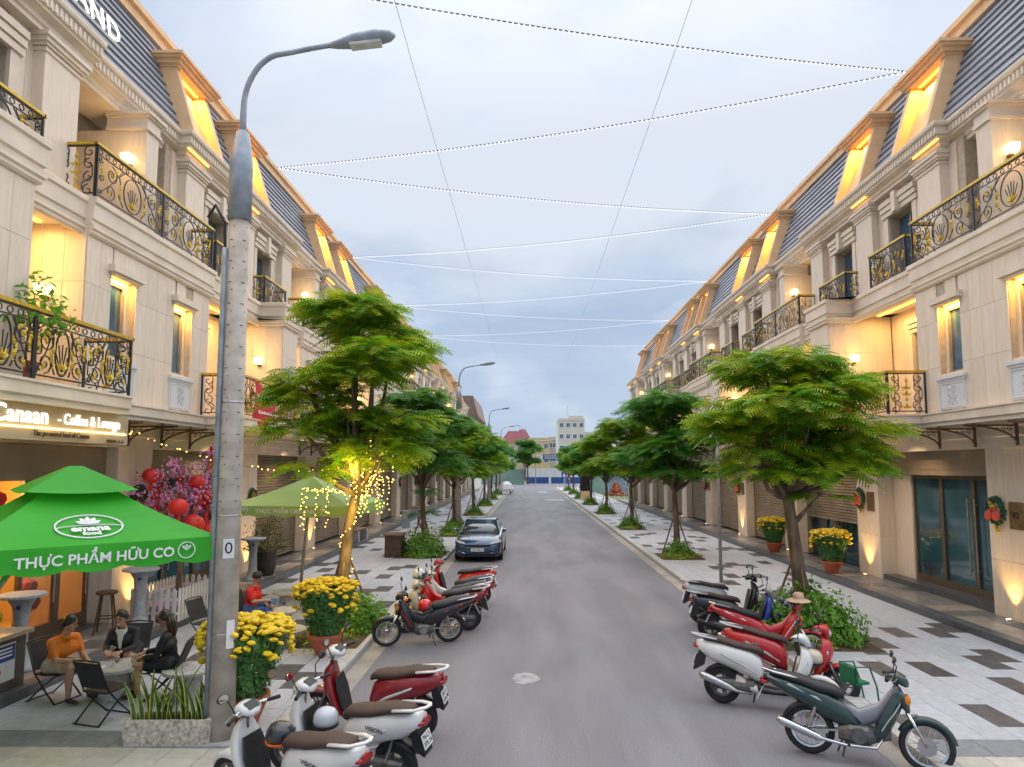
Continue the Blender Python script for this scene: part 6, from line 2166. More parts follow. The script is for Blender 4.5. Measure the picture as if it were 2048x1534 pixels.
# hat and cloth, folded green child seat
t = thing('sun_hat', 'beige floppy sun hat on the red motorbike handlebar', 'hat', (4.78, 12.38, 1.12), .6)
k = MB(); k.lathe([(.21, -.03), (.16, .0), (.10, .01), (.095, .07), (.07, .11), (.01, .12)], 16); k.build('crown', mat('hat_cloth', (.6, .42, .29), .8), t)
t = thing('cloth', 'dark spotted cloth draped over the red motorbike handlebar', 'cloth', (4.62, 12.5, 1.06), .3)
k = MB()
f = lambda i, j: (-.1 + .2 * i / 6, -.16 + .32 * j / 6, .03 - 1.3 * (-.16 + .32 * j / 6) ** 2 * 8 * .35 - .02 * math.sin(i * 2 + j))
for i in range(6):
    for j in range(6): k.mi = (i * 5 + j * 3) % 2; k.add([f(i, j), f(i + 1, j), f(i + 1, j + 1), f(i, j + 1)], [(0, 1, 2, 3)])
k.build('fabric', [mat('navy_cloth', (.03, .035, .09), .8), mat('spot_cloth', (.3, .3, .38), .8)], t)
t = thing('child_seat', 'green tubular child seat clipped between the green motorbike and red scooter', 'child seat', (4.3, 9.3, .35), .3)
M_gs = mat('green_tube', (.01, .16, .07), .4)
k = MB()
for s in (-1, 1): k.tube([(-.1, s * .14, .3), (-.12, s * .14, .52), (.1, s * .14, .5), (.2, s * .14, .25), (.24, s * .13, .02)], .012, 6)
k.tube([(-.12, -.14, .52), (-.12, .14, .52)], .012, 6); k.build('frame', M_gs, t)
k = MB(); k.box(-.12, .1, -.13, .13, .28, .31); k.box(-.14, -.11, -.13, .13, .31, .5); k.build('seat', M_gs, t)

# ------------------------------------------------------------------ car (local x forwards)
car = thing('car', 'dark blue sedan parked facing the camera beside the kerb', 'car', (-1.89, 27.3, 0), R(-90))
M_cp = mat('car_paint', (0.028, 0.075, 0.15), 0.25, 0.05, 2, metal=.35, coat=.8)
M_cg = mat('car_glass', (0.05, 0.07, 0.08), 0.03, 0.1, 1, spec=.9, coat=.6)
k = MB()
rr = []
for x, zb, zt, hw in ((-2.3, .38, .92, .66), (-2.24, .28, 1.0, .78), (-1.9, .2, 1.03, .86), (-1.3, .18, 1.0, .89), (-.4, .18, .96, .89), (.6, .18, .94, .89), (1.05, .18, .93, .89), (1.6, .18, .86, .875), (1.95, .19, .80, .85), (2.15, .2, .73, .80), (2.27, .24, .64, .71), (2.32, .3, .54, .6)):
    zm = (zb + zt) / 2
    rr.append([(x, -hw * .9, zb), (x, -hw, zb + .12), (x, -hw, zm + .05), (x, -hw * .95, zt - .07), (x, -hw * .8, zt), (x, -hw * .35, zt + .02), (x, hw * .35, zt + .02), (x, hw * .8, zt), (x, hw * .95, zt - .07), (x, hw, zm + .05), (x, hw, zb + .12), (x, hw * .9, zb)])
k.loft(rr); bo = k.build('body', M_cp, car, smooth=True)
k = MB()
G = [(-1.75, 1.0, .72, .62), (-1.2, 1.33, .62, .52), (-.7, 1.42, .60, .52), (.0, 1.44, .60, .53), (.45, 1.40, .60, .53)]
k.loft([[(x, -a, z - .03), (x, -b_, z), (x, b_, z), (x, a, z - .03)] for x, z, a, b_ in G]); k.build('roof', M_cp, car, smooth=True)
k = MB(); k.loft([[(x, -a, z), (x, -a * .5, z + .015), (x, a * .5, z + .015), (x, a, z)] + [(x - .03, a, z - .03), (x - .03, -a, z - .03)] for x, z, a in ((1.12, .93, .73), (.8, 1.15, .68), (.45, 1.37, .59))]); k.build('windscreen', M_cg, car, smooth=True)
for s in (-1, 1):
    k = MB(); k.add([(1.05, s * .76, .95), (.45, s * .61, 1.36), (-1.15, s * .63, 1.3), (-1.7, s * .77, 1.0), (-1.6, s * .7, .96), (1.0, s * .7, .92), (.42, s * .56, 1.34), (-1.1, s * .57, 1.28)], [(0, 1, 2, 3), (5, 4, 7, 6), (0, 5, 6, 1), (3, 2, 7, 4), (0, 3, 4, 5)]); k.build('side_window', M_cg, car)
    k = MB(); k.tube([(1.1, s * .745, .94), (.45, s * .605, 1.385)], .03, 6); k.build('windscreen_pillar', M_cp, car)
    k = MB(); k.loft([[(.95, s * .82, .97), (.95, s * 1.0, .99), (.95, s * 1.01, 1.11), (.95, s * .86, 1.12)], [(1.06, s * .86, 1.0), (1.06, s * .98, 1.01), (1.06, s * .98, 1.09), (1.06, s * .88, 1.1)]]); k.build('wing_mirror', M_cp, car, smooth=False)
    k = MB(); k.loft([[(2.31, s * .46, .60), (2.31, s * .46, .68), (2.22, s * .46, .70)], [(2.24, s * .70, .62), (2.23, s * .70, .72), (2.1, s * .70, .76)], [(2.0, s * .855, .66), (1.98, s * .855, .75), (1.9, s * .84, .79)]]); h = k.build('headlight', mat('headlight_dark', (.10, .10, .11), .1, coat=.5), car)
    k = MB(); k.tube([(2.325, s * .47, .665), (2.25, s * .7, .705), (2.0, s * .862, .735)], .011, 5); k.build('light_strip', M_lens, h)
    k = MB(); k.loft([[(2.34, s * .45, .26), (2.34, s * .5, .42), (2.33, s * .42, .42)], [(2.2, s * .78, .26), (2.19, s * .8, .50), (2.2, s * .7, .42)]]); k.build('air_intake', M_black, car)
    k = MB(); k.tube([(2.35, s * .46, .33), (2.24, s * .72, .40)], .02, 5); k.build('fog_light', M_steel, car)
    for x in (1.42, -1.42):
        k = MB(); k.lathe([(.2, .05), (.30, .09), (.325, .06), (.325, -.09), (.2, -.1)], 24, (x, s * .80, .325), rot3('X', R(90 * s))); wo_ = k.build('wheel', M_rubber, car)
        k = MB()
        for j in range(5):
            a = 2 * PI * j / 5; k.tube([(x, s * .885, .325), (x + .2 * math.cos(a), s * .89, .325 + .2 * math.sin(a))], .025, 5)
        k.build('rim', M_steel, wo_)
k = MB(); k.loft([[(2.325, y, .56), (2.32, y, .635), (2.26, y, .64), (2.26, y, .55)] for y in (-.45, .45)]); k.build('grille', M_black, car)
k = MB(); k.loft([[(2.33, y, .2), (2.345, y, .27), (2.26, y, .3), (2.26, y, .2)] for y in (-.62, .62)]); k.build('lower_grille', M_black, car)
k = MB(); k.tube([(2.335, -.42, .54), (2.345, 0, .53), (2.335, .42, .54)], .009, 4); k.build('chrome_strip', M_chrome, car)
k = MB(); k.box(2.345, 2.36, -.24, .24, .40, .51); pl = k.build('licence_plate', M_white, car)
text('72A-208.13', .085, 'plate_number', M_black, pl, frame((2.364, 0, .455), (0, 1, 0), (0, 0, 1)), .001)
text('KIA', .07, 'emblem', M_chrome, car, frame((2.29, 0, .70), (0, 1, 0), (-.5, 0, 1)), .004)
k = MB(); k.tube([(1.13, -.1, .955), (.98, -.5, 1.0)], .009, 4); k.tube([(1.13, .3, .955), (1.0, -.02, 1.01)], .009, 4); k.build('wiper', M_black, car)
# ------------------------------------------------------------------ people
def person(label, loc, rot, prims, mats, hair=None, extra=None, vox=0.011):
    """prims: (a, b, ra, rb, material index) tapered capsules; joined by a voxel remesh into one skin"""
    t = thing('person', label, 'person', loc, rot)
    k = MB()
    for a, b_, ra, rb, mi in prims:
        a, b_ = Vector(a), Vector(b_)
        d = b_ - a
        ln = d.length
        if ln < 1e-5: d = Vector((0, 0, 1)); ln = 1e-4; b_ = a + d * ln
        d = d / max(ln, 1e-9)
        pts, rad = [], []
        for q in (-90, -60, -30, 0):
            pts.append(a + d * ra * math.sin(R(q))); rad.append(max(.001, ra * math.cos(R(q))))
        for q in (0, 30, 60, 90):
            pts.append(b_ + d * rb * math.sin(R(q))); rad.append(max(.001, rb * math.cos(R(q))))
        k.tube(pts, rad, 12)
    o = k.build('body', mats, t)
    md = o.modifiers.new('r', 'REMESH'); md.mode = 'VOXEL'; md.voxel_size = vox; md.use_smooth_shade = True
    sm = o.modifiers.new('s', 'SMOOTH'); sm.factor = .5; sm.iterations = 2
    dg = bpy.context.evaluated_depsgraph_get()
    me = bpy.data.meshes.new_from_object(o.evaluated_get(dg))
    o.modifiers.clear()
    me.materials.clear()
    for m in mats: me.materials.append(m)
    P_ = [(Vector(a), Vector(b_), ra, rb, mi) for a, b_, ra, rb, mi in prims]
    import numpy as np
    C_ = np.empty(len(me.polygons) * 3); me.polygons.foreach_get('center', C_); C_ = C_.reshape(-1, 3)
    bd = np.full(len(C_), 9.0); idx = np.zeros(len(C_), dtype=int)
    for a, b_, ra, rb, mi in P_:
        A_, AB = np.array(a), np.array(b_ - a)
        q = np.clip((C_ - A_) @ AB / max(1e-9, AB @ AB), 0, 1)
        dd = np.linalg.norm(C_ - A_ - q[:, None] * AB, axis=1) - (ra + (rb - ra) * q)
        m_ = dd < bd
        bd[m_] = dd[m_]; idx[m_] = mi
    idx = idx.tolist()
    me.polygons.foreach_set('material_index', idx)
    me.polygons.foreach_set('use_smooth', [True] * len(me.polygons))
    o.data = me
    if extra: extra(t)
    return t


SKIN = mat('skin', (0.50, 0.27, 0.17), 0.5, 0.05, 6); HAIR = mat('black_hair', (0.016, 0.012, 0.011), 0.4, 0.2, 30); HAIRB = mat('brown_hair', (0.035, 0.016, 0.01), 0.4, 0.2, 30)


def limb(P, a, b_, c, ra, rb, rc, m1, m2):
    P += [(a, b_, ra, rb, m1), (b_, c, rb * .96, rc, m2)]


def hand(P, w, d, up, mi, curl=.5):
    """palm with five separate bent fingers; w wrist, d pointing direction, up = back of the hand"""
    w, d, up = Vector(w), Vector(d).normalized(), Vector(up)
    s = d.cross(up).normalized(); up = s.cross(d).normalized()
    for i in (-1, -.33, .33, 1):
        P.append((w + s * i * .02, w + d * .075 + s * i * .032, .016, .014, mi))
        b0 = w + d * .08 + s * i * .033
        ln = .036 * (1 - .12 * abs(i + .3))
        b1 = b0 + (d * math.cos(curl) - up * math.sin(curl)) * ln
        b2 = b1 + (d * math.cos(curl * 2) - up * math.sin(curl * 2)) * ln * .85
        P += [(b0, b1, .0105, .0095, mi), (b1, b2, .0095, .0085, mi)]
    b0 = w + d * .03 - s * .03
    b1 = b0 + (d * .7 - s * .6 - up * .2).normalized() * .04
    P += [(b0, b1, .013, .011, mi), (b1, b1 + (d - s * .1 - up * .3).normalized() * .03, .011, .009, mi)]


def head(P, c, f, mi):
    """head centre, facing direction f"""
    c, f = Vector(c), Vector(f).normalized()
    s = f.cross(Vector((0, 0, 1))).normalized()
    u = s.cross(f)
    P += [(c + u * .03 - f * .015, c + u * .035 + f * .01, .088, .082, mi), (c - u * .03 + f * .025, c - u * .07 + f * .04, .066, .04, mi),
          (c + f * .085 + u * .0, c + f * .10 - u * .022, .011, .014, mi), (c + s * .085 - f * .01, c + s * .088 - u * .03 - f * .01, .016, .012, mi), (c - s * .085 - f * .01, c - s * .088 - u * .03 - f * .01, .016, .012, mi)]


def face(t, c, f, smile=False, glasses=False):
    c, f = Vector(c), Vector(f).normalized(); s = f.cross(Vector((0, 0, 1))).normalized(); u = s.cross(f)
    for i in (-1, 1):
        k = MB(); k.ball(c + f * .083 + s * i * .034 + u * .012, .0105, 8, 6); k.build('eye', M_black, t)
        k = MB(); k.tube([c + f * .088 + s * i * .018 + u * .034, c + f * .084 + s * i * .05 + u * .034], .005, 4); k.build('eyebrow', HAIR, t)
    k = MB(); k.tube([c + f * .082 - s * .026 - u * .05, c + f * .092 - u * (.058 if smile else .052), c + f * .082 + s * .026 - u * .05], .007, 5); k.build('mouth', M_white if smile else mat('lips', (.4, .09, .09), .4), t)
    if glasses:
        k = MB()
        for i in (-1, 1):
            k.tube([c + f * .1 + s * (i * .036 + .029 * math.cos(a)) + u * (.01 + .025 * math.sin(a)) for a in [2 * PI * j / 14 for j in range(15)]], .0045, 4)
            k.tube([c + f * .098 + s * i * .065 + u * .015, c - f * .01 + s * i * .092 + u * .01], .004, 4)
        k.build('glasses', M_black, t)


def hair(t, c, f, m, long=0.0, bun=False):
    c, f = Vector(c), Vector(f).normalized(); s = f.cross(Vector((0, 0, 1))).normalized(); u = s.cross(f)
    k = MB(); vs = []
    n, kx = 18, 9
    rowz = []
    for i in range(kx + 1):
        ph = PI * .60 * i / kx
        row = []
        for j in range(n):
            a = 2 * PI * j / n
            d = f * math.cos(a) + s * math.sin(a)
            fr = max(0, math.cos(a))
            p2 = ph * (1 - .36 * fr) * (1.12 if long else 1.06)
            r_ = .100 + .004 * math.sin(9 * a + 2 * i)
            row.append(c + u * (.03 + math.cos(p2) * (r_ + .012)) + d * (math.sin(p2) * r_ + .001) - f * .012)
        rowz.append(row)
    k.loft(rowz, cap=True)
    if long:
        for i in range(7):
            a = PI * (.55 + .9 * i / 6)
            d = f * math.cos(a) + s * math.sin(a)
            b0 = c + d * .09 - f * .02
            k.tube([b0 + u * .05, b0 - u * .06, b0 - u * (long * .6) - f * .01 + d * .01, b0 - u * long + d * .0], [.03, .035, .033, .012], 8)
    if bun: k.ball(c - f * .11 + u * .02, .045, 10, 7)
    k.build('hair', m, t, smooth=True)


def sitter(label, loc, rot, top, legm, seat=.385, lean=.08, female=False, knees=None, feet=None, hands=None, hf=(0, -1, 0), sleeve='short', shoe=SKIN, thigh=None, hairm=HAIR, long=0, bun=False, smile=False, glasses=False, lower=None, shirt=None):
    """seated figure facing local -y; materials: 0 skin, 1 top, 2 legs/skirt, 3 shoe, 4 shirt front"""
    P = []
    w_ = .155 if female else .185
    hip = Vector((0, .02, seat + .09)); chest = Vector((0, .02 + lean, seat + .42 - .3 * max(0, -lean))); neck = chest + Vector((0, -.01 + min(0, lean * .35), .16 - .1 * max(0, -lean)))
    P += [(hip + Vector((-.07, 0, 0)), hip + Vector((.07, 0, 0)), .125, .125, 2), (hip + Vector((0, 0, .06)), hip + Vector((0, lean * .5, .2)), .125 if not female else .108, .12 if not female else .1, 1),
          (chest + Vector((-w_ * .45, 0, -.05)), chest + Vector((w_ * .45, 0, -.05)), .118, .118, 1), (chest + Vector((-w_ * .8, .01, .08)), chest + Vector((w_ * .8, .01, .08)), .07, .07, 1), (hip + Vector((0, lean * .4, .16)), chest, .115, .11, 1)]
    if female: P += [(chest + Vector((-.06, -.075, -.05)), chest + Vector((.06, -.075, -.05)), .06, .06, 1)]
    elif shirt: P += []
    hc = neck + Vector((0, -.03, .15))
    P += [(chest + Vector((0, 0, .1)), hc + Vector((0, .02, -.06)), .058 if not female else .048, .05 if not female else .042, 0)]
    head(P, hc, hf, 0)
    knees = knees or [(-.13, -.42, seat + .06), (.13, -.42, seat + .06)]
    feet = feet or [(-.13, -.40, .06), (.13, -.40, .06)]
    for i, s in enumerate((-1, 1)):
        kn, ft = Vector(knees[i]), Vector(feet[i])
        th = hip + Vector((s * .085, -.03, -.01))
        if thigh == 'half':
            m_ = th.lerp(kn, .62); P += [(th, m_, .095, .082, 2), (m_, kn, .066, .058, 0)]
        else: P += [(th, kn, .092 if not female else .088, .064, 2)]
        lm = 0 if lower is None else lower
        P += [(kn, kn.lerp(ft, .35) + Vector((0, .012, 0)), .056, .056, lm), (kn.lerp(ft, .35) + Vector((0, .012, 0)), ft + Vector((0, .02, .03)), .054, .034, lm)]
        fd = Vector((s * .03, -.17, -.02))
        if ft.z > .3: fd = Vector((-.17 * s, -.06, .02))
        P += [(ft + Vector((0, .03, -.01)), ft + fd, .036, .028, 3)]
        h = Vector(hands[i]) if hands else Vector((s * .12, -.33, seat + .2))
        sh = chest + Vector((s * (w_ + .015), .01, .075))
        el = (sh + h) / 2 + Vector((s * .07, .06, -.10))
        if sleeve == 'short':
            m_ = sh.lerp(el, .72); P += [(sh, m_, .062, .056, 1), (m_, el, .043, .04, 0), (el, h, .04, .027, 0)]
        else: P += [(sh, el, .06, .048, 1), (el, el.lerp(h, .86), .047, .036, 1), (el.lerp(h, .8), h, .026, .025, 0)]
        hand(P, h, (h - el).normalized() + Vector((-s * .3, 0, 0)), (0, -.2, 1), 0, .55)
    def ex(t):
        face(t, hc, hf, smile, glasses); hair(t, hc, hf, hairm, long, bun)
        if shirt:
            k = MB(); c = chest
            k.loft([[c + Vector((-.045, -.118, .10)), c + Vector((.045, -.118, .10)), c + Vector((.045, -.10, .12)), c + Vector((-.045, -.10, .12))], [c + Vector((-.035, -.14, -.02)), c + Vector((.035, -.14, -.02)), c + Vector((.035, -.12, -.02)), c + Vector((-.035, -.12, -.02))], [c + Vector((-.012, -.135, -.16)), c + Vector((.012, -.135, -.16)), c + Vector((.012, -.11, -.16)), c + Vector((-.012, -.11, -.16))]]); k.build('shirt_front', M_white, t)
            for s in (-1, 1):
                k = MB(); k.add([c + Vector((s * .015, -.12, .08)), c + Vector((s * .075, -.085, .155)), c + Vector((s * .09, -.105, .10)), c + Vector((s * .04, -.128, .03))], [(0, 1, 2, 3)]); k.build('collar', M_white, t)
        elif sleeve == 'short':
            k = MB(); k.lathe([(.075, -.012), (.068, .02)], 14, neck + Vector((0, -.0, -.03)), rot3('X', R(12))); k.build('collar', [top][0], t, smooth=True)
    return person(label, loc, rot, P, [SKIN, top, legm, shoe, M_white], extra=ex)


M_or = mat('orange_polo', (.78, .20, .015), .75, .08, 10); M_beige = mat('beige_shorts', (.50, .42, .30), .8, .08, 10); M_blk = mat('black_suit', (.018, .018, .022), .7, .15, 10)
M_rs = mat('red_polo', (.62, .02, .02), .75, .08, 10); M_jean = mat('blue_jeans', (.05, .12, .30), .8, .2, 12); M_shoe = mat('dark_sandal', (.06, .04, .03), .6)
sitter('person in an orange polo and beige shorts leaning forward on a folding chair', (-6.85, 9.9, ZW), R(76), M_or, M_beige, lean=-.14, hf=(.45, -.85, -.1), thigh='half', shoe=M_shoe,
       hands=[(-.08, -.46, .58), (.08, -.48, .56)], knees=[(-.15, -.42, .50), (.15, -.40, .50)], feet=[(-.12, -.40, .06), (.14, -.50, .06)])
sitter('person in an open black jacket and white shirt smiling behind the round table', (-6.3, 10.8, ZW), R(8), M_blk, M_blk, female=True, hf=(-.1, -.97, -.1), sleeve='long', lean=-.26, bun=True, smile=True, shirt=True,
       hands=[(-.10, -.58, .58), (.12, -.62, .58)], lower=0, thigh='half', shoe=M_black, knees=[(-.1, -.40, .46), (.12, -.40, .46)], feet=[(-.1, -.34, .06), (.12, -.34, .06)])
sitter('person in a black dress and glasses with long brown hair at the round table', (-5.28, 10.05, ZW), R(-80), M_blk, M_blk, female=True, hf=(.55, -.83, -.12), sleeve='long', lean=-.05, hairm=HAIRB, long=.3, glasses=True, smile=True, thigh='half',
       hands=[(-.05, -.36, .62), (.08, -.33, .58)], shoe=M_black, knees=[(-.1, -.42, .48), (.12, -.40, .47)], feet=[(-.08, -.52, .07), (.10, -.40, .07)])
sitter('person in a red shirt and jeans sitting cross legged looking down', (-5.62, 13.8, ZW), R(88), M_rs, M_jean, hf=(0, -.85, -.5), lean=-.06, lower=2, shoe=SKIN,
       hands=[(-.05, -.32, .66), (.06, -.30, .56)], knees=[(-.12, -.44, .48), (.17, -.40, .60)], feet=[(-.12, -.42, .07), (-.16, -.52, .58)])

# things on the table
tx, ty, tz = -6.0, 9.95, ZW + .47
GLS = mat('clear_glass', (.85, .87, .88), .05, .02, 2, alpha=.22)
for i, (dx, dy, h, m, lb) in enumerate(((.18, .12, .13, mat('orange_juice', (.75, .33, .03), .3), 'tall glass of orange juice on the round table'), (-.05, .1, .1, mat('iced_coffee', (.25, .16, .1), .3), 'glass of iced coffee on the round table'), (.02, -.12, .07, GLS, 'small clear tea glass on the round table'), (.28, -.02, .09, GLS, 'clear water glass beside the juice'))):
    t = thing('glass', lb, 'glass', (tx + dx, ty + dy, tz))
    k = MB(); k.lathe([(.028, 0), (.036, h), (.033, h), (.026, .006)], 14); k.build('tumbler', GLS, t, smooth=True)
    k = MB(); k.lathe([(.025, .006), (.031, h * .8)], 12); k.build('drink', m, t)
k = MB()
for i in range(8):
    for j in range(6): k.add([(x_, y_, .012 + .02 * math.sin(x_ * 40) * math.cos(y_ * 33)) for x_, y_ in ((-.12 + i * .03, -.08 + j * .027), (-.09 + i * .03, -.08 + j * .027), (-.09 + i * .03, -.053 + j * .027), (-.12 + i * .03, -.053 + j * .027))], [(0, 1, 2, 3)])
tag(k.build('napkin', M_white, loc=(tx - .2, ty - .18, tz)), 'crumpled white napkin on the round table', 'napkin')
# ------------------------------------------------------------------ end of the street
def bldg(label, x0, x1, y, depth, h, m, rows, cols, roof=None, ww=.9, wh=1.3, name='far_building', side=False):
    t = thing(name, label, 'building', ((x0 + x1) / 2, y, 0))
    w_ = (x1 - x0) / 2
    k = MB(); k.box(-w_, w_, 0, depth, -.2, h); k.build('wall', m, t)
    for r_ in range(rows):
        for c in range(cols):
            cx = -w_ + (c + .5) * 2 * w_ / cols; cz = h * (r_ + .55) / rows
            k = MB(); k.box(cx - ww / 2, cx + ww / 2, -.06, .05, cz - wh / 2, cz + wh / 2); wo_ = k.build('window', M_white, t)
            for s in (-1, 1):
                k = MB(); k.box(cx + s * ww * .23 - ww * .2, cx + s * ww * .23 + ww * .2, -.085, -.05, cz - wh * .42, cz + wh * .42); k.build('pane', M_glass, wo_)
    k = MB(); k.box(-w_ - .15, w_ + .15, -.15, depth + .1, h - .3, h - .05); k.build('cornice', M_trim, t)
    if roof:
        k = MB(); e_ = .5; hr, mm = roof
        k.add([(-w_ - e_, -e_, h), (w_ + e_, -e_, h), (w_ + e_, depth + e_, h), (-w_ - e_, depth + e_, h), (-w_ * .45, depth / 2, h + hr), (w_ * .45, depth / 2, h + hr)], [(0, 1, 5, 4), (1, 2, 5), (2, 3, 4, 5), (3, 0, 4), (0, 3, 2, 1)]); k.build('roof', mm, t)
    else:
        k = MB(); k.box(-w_, w_, 0, .2, h - .04, h + .6); k.box(-w_, -w_ + .2, .2, depth, h - .04, h + .6); k.box(w_ - .2, w_, .2, depth, h - .04, h + .6); k.build('parapet', m, t)
    return t


M_yel = mat('yellow_plaster', (.62, .50, .27), .8, .05, .5); M_cream2 = mat('cream_plaster', (.68, .60, .46), .8, .05, .5); M_offw = mat('off_white_plaster', (.72, .69, .62), .8, .05, .5)
M_rtile = mat('red_tile_roof', (.22, .035, .05), .7, .2, 1.5)
D = 185.0
f_ = lambda px, y=D: aty(px, 935, y).x
bldg('cream house with a hipped dark red roof beyond the end wall', f_(1003), f_(1046), D, 14, 10.2, M_cream2, 3, 3, (3.6, M_rtile))
bldg('cream house wing with a straight red roof behind the hipped one', f_(1030), f_(1058), D + 8, 10, 11.6, M_cream2, 3, 2, (3.0, M_rtile))
bldg('yellow office block with paired windows behind the blue banner', f_(1056), f_(1098), D - 8, 12, 10.6, M_yel, 3, 3, None, 1.1, 1.5)
bldg('grey side block joined to the yellow office', f_(1098), f_(1112), D, 12, 11.2, mat('grey_plaster', (.5, .5, .53), .8, .05, .5), 3, 2)
tw = bldg('tall off white tower block above the tree tops', f_(1117, 250), f_(1170, 250), 250, 16, 21.0, M_offw, 5, 4, None, 1.5, 1.7)
k = MB(); k.box(-1.0, 4.4, 1, 12, 21, 22.6); k.build('stair_head', M_offw, tw)
k = MB(); k.tube([(-1, 6, 22.6), (-1, 6, 27)], .06, 5); k.build('mast', M_galv, tw)
bldg('low pale block beside the tower, half hidden by trees', f_(1168, 250), f_(1200, 250), 252, 14, 16, M_offw, 4, 3)
for i, (a, c, h, y) in enumerate(((1202, 1236, 8, 190), (1238, 1275, 10, 200), (930, 960, 9, 190), (962, 1000, 8, 200))):
    bldg(['plain low house at the back right, far side of the cross street', 'plain taller house at the back right, far side of the cross street', 'plain house far left behind the trees', 'plain lower house far left behind the trees'][i], f_(a, y), f_(c, y), y, 12, h, M_cream2, 2, 3)
# gabled house after the left row
t = thing('gabled_house', 'pale house with a striped brown gable roof after the left row', 'building', (XL - 6, 101, 0))
k = MB(); k.box(-6, 6.2, 0, 18, 0, 11); k.build('wall', M_offw, t)
k = MB(); k.prism([(-6.5, 11), (7.0, 11), (6.2, 14.2), (-5.5, 14.2)], 'y', -.4, 18.4); ro = k.build('roof', mat('brown_roof', (.25, .17, .14), .7, .1, 2), t)
for i in range(24):
    k = MB(); k.box(6.6, 7.05, i * .78 - .3, i * .78 + .1, 11.2, 11.35); k.build('roof_batten', mat('pale_batten', (.5, .42, .36), .7), ro)
for z in (5.2, 8.4):
    for y in (2.5, 7, 12):
        k = MB(); k.box(6.15, 6.27, y, y + 1.3, z, z + 1.6); wo_ = k.build('window', M_white, t); k = MB(); k.box(6.26, 6.29, y + .1, y + 1.2, z + .1, z + 1.5); k.build('pane', M_glass, wo_)
k = MB(); k.box(6.0, 7.2, 0, 18, 4.2, 4.5); k.build('canopy', M_offw, t)
# boundary wall: white sheets above a blue band
yw = 148.0
M_bl = mat('blue_band', (.03, .10, .33), .6, .08, .5)
wx0, wx1 = aty(1052, 935, yw).x, aty(1186, 935, yw).x
t = thing('boundary_wall', 'white sheet boundary wall with a blue band across the street end', 'wall', (0, yw, 0))
k = MB(); k.box(wx0, wx1, 0, .25, 0, 1.35); k.build('blue_band', M_bl, t)
n = 14
for i in range(n):
    a, c = wx0 + (wx1 - wx0) * i / n, wx0 + (wx1 - wx0) * (i + 1) / n
    k = MB(); k.box(a + .02, c - .02, .04, .2, 1.37, 3.3); k.build('sheet_panel', M_white, t)
    if i % 7 == 5: k = MB(); k.box(a - .25, a + .25, -.06, .3, 0, 3.35); k.build('post', M_white, t)
M_gsh = mat('green_sheet', (.30, .46, .38), .6, .1, .6)
t = thing('green_hoarding', 'pale green corrugated hoarding left of the white boundary wall', 'hoarding', (0, 140, 0))
x0, x1 = aty(960, 935, 140).x, aty(1049, 935, 140).x
k = MB(); pts = []
nn = 60
for i in range(nn + 1): pts.append((x0 + (x1 - x0) * i / nn, .06 if i % 2 else 0))
k.loft([[(p[0], p[1], z) for p in pts] + [(p[0], p[1] + .04, z) for p in reversed(pts)] for z in (0, 3.1)]); k.build('sheet', M_gsh, t)
k = MB(); k.box(x0, x1, -.02, 0, 1.1, 1.2); k.build('rail', M_galv, t)
t = thing('street_banner', 'blue and white street banner hung over the cross street', 'banner', (0, 143, 0))
bx0, bx1 = aty(1074, 935, 143).x, aty(1128, 935, 143).x
for a, c, m in ((bx0, bx0 + (bx1 - bx0) * .22, M_white), (bx0 + (bx1 - bx0) * .22, bx1, M_blue)):
    k = MB(); k.box(a, c, -.02, .02, 5.1, 6.2); k.build('panel', m, t)
k = MB()
for r_ in range(2):
    for i in range(10): k.box(bx0 + (bx1 - bx0) * (.28 + .065 * i), bx0 + (bx1 - bx0) * (.28 + .065 * i + .045), -.03, -.021, 5.3 + r_ * .45, 5.55 + r_ * .45)
k.build('printed_line', M_white, t)
k = MB(); k.tube([(bx0 - .3, 0, 0), (bx0 - .3, 0, 6.5)], .08, 6); k.tube([(bx1 + .3, 0, 0), (bx1 + .3, 0, 6.5)], .08, 6); k.build('pole', M_galv, t)
# crossing sign, warning marker
c = at(1122, 968, 0)
t = thing('crossing_sign', 'blue pedestrian crossing sign at the street end', 'road sign', (c.x, 130, 0))
k = MB(); k.tube([(0, 0, 0), (0, 0, 2.6)], .05, 8); k.build('post', M_white, t)
k = MB(); k.box(-.5, .5, -.06, -.03, 1.6, 2.6); p_ = k.build('panel', M_blue, t)
k = MB(); k.add([(-.38, -.07, 1.72), (.38, -.07, 1.72), (0, -.07, 2.45)], [(0, 1, 2)]); k.build('triangle', M_white, p_)
t = thing('warning_marker', 'orange and white striped marker post beside the crossing sign', 'marker', (c.x + .9, 129, 0))
for i in range(6):
    k = MB(); k.tube([(0, 0, i * .28), (0, 0, i * .28 + .28)], .09, 8); k.build('band', M_red if i % 2 else M_white, t)
k = MB(); k.ball((0, 0, 2.0), .38, 10, 8, (1, .4, 1)); k.build('lamp', mat('amber', (.8, .35, .03), .4), t)
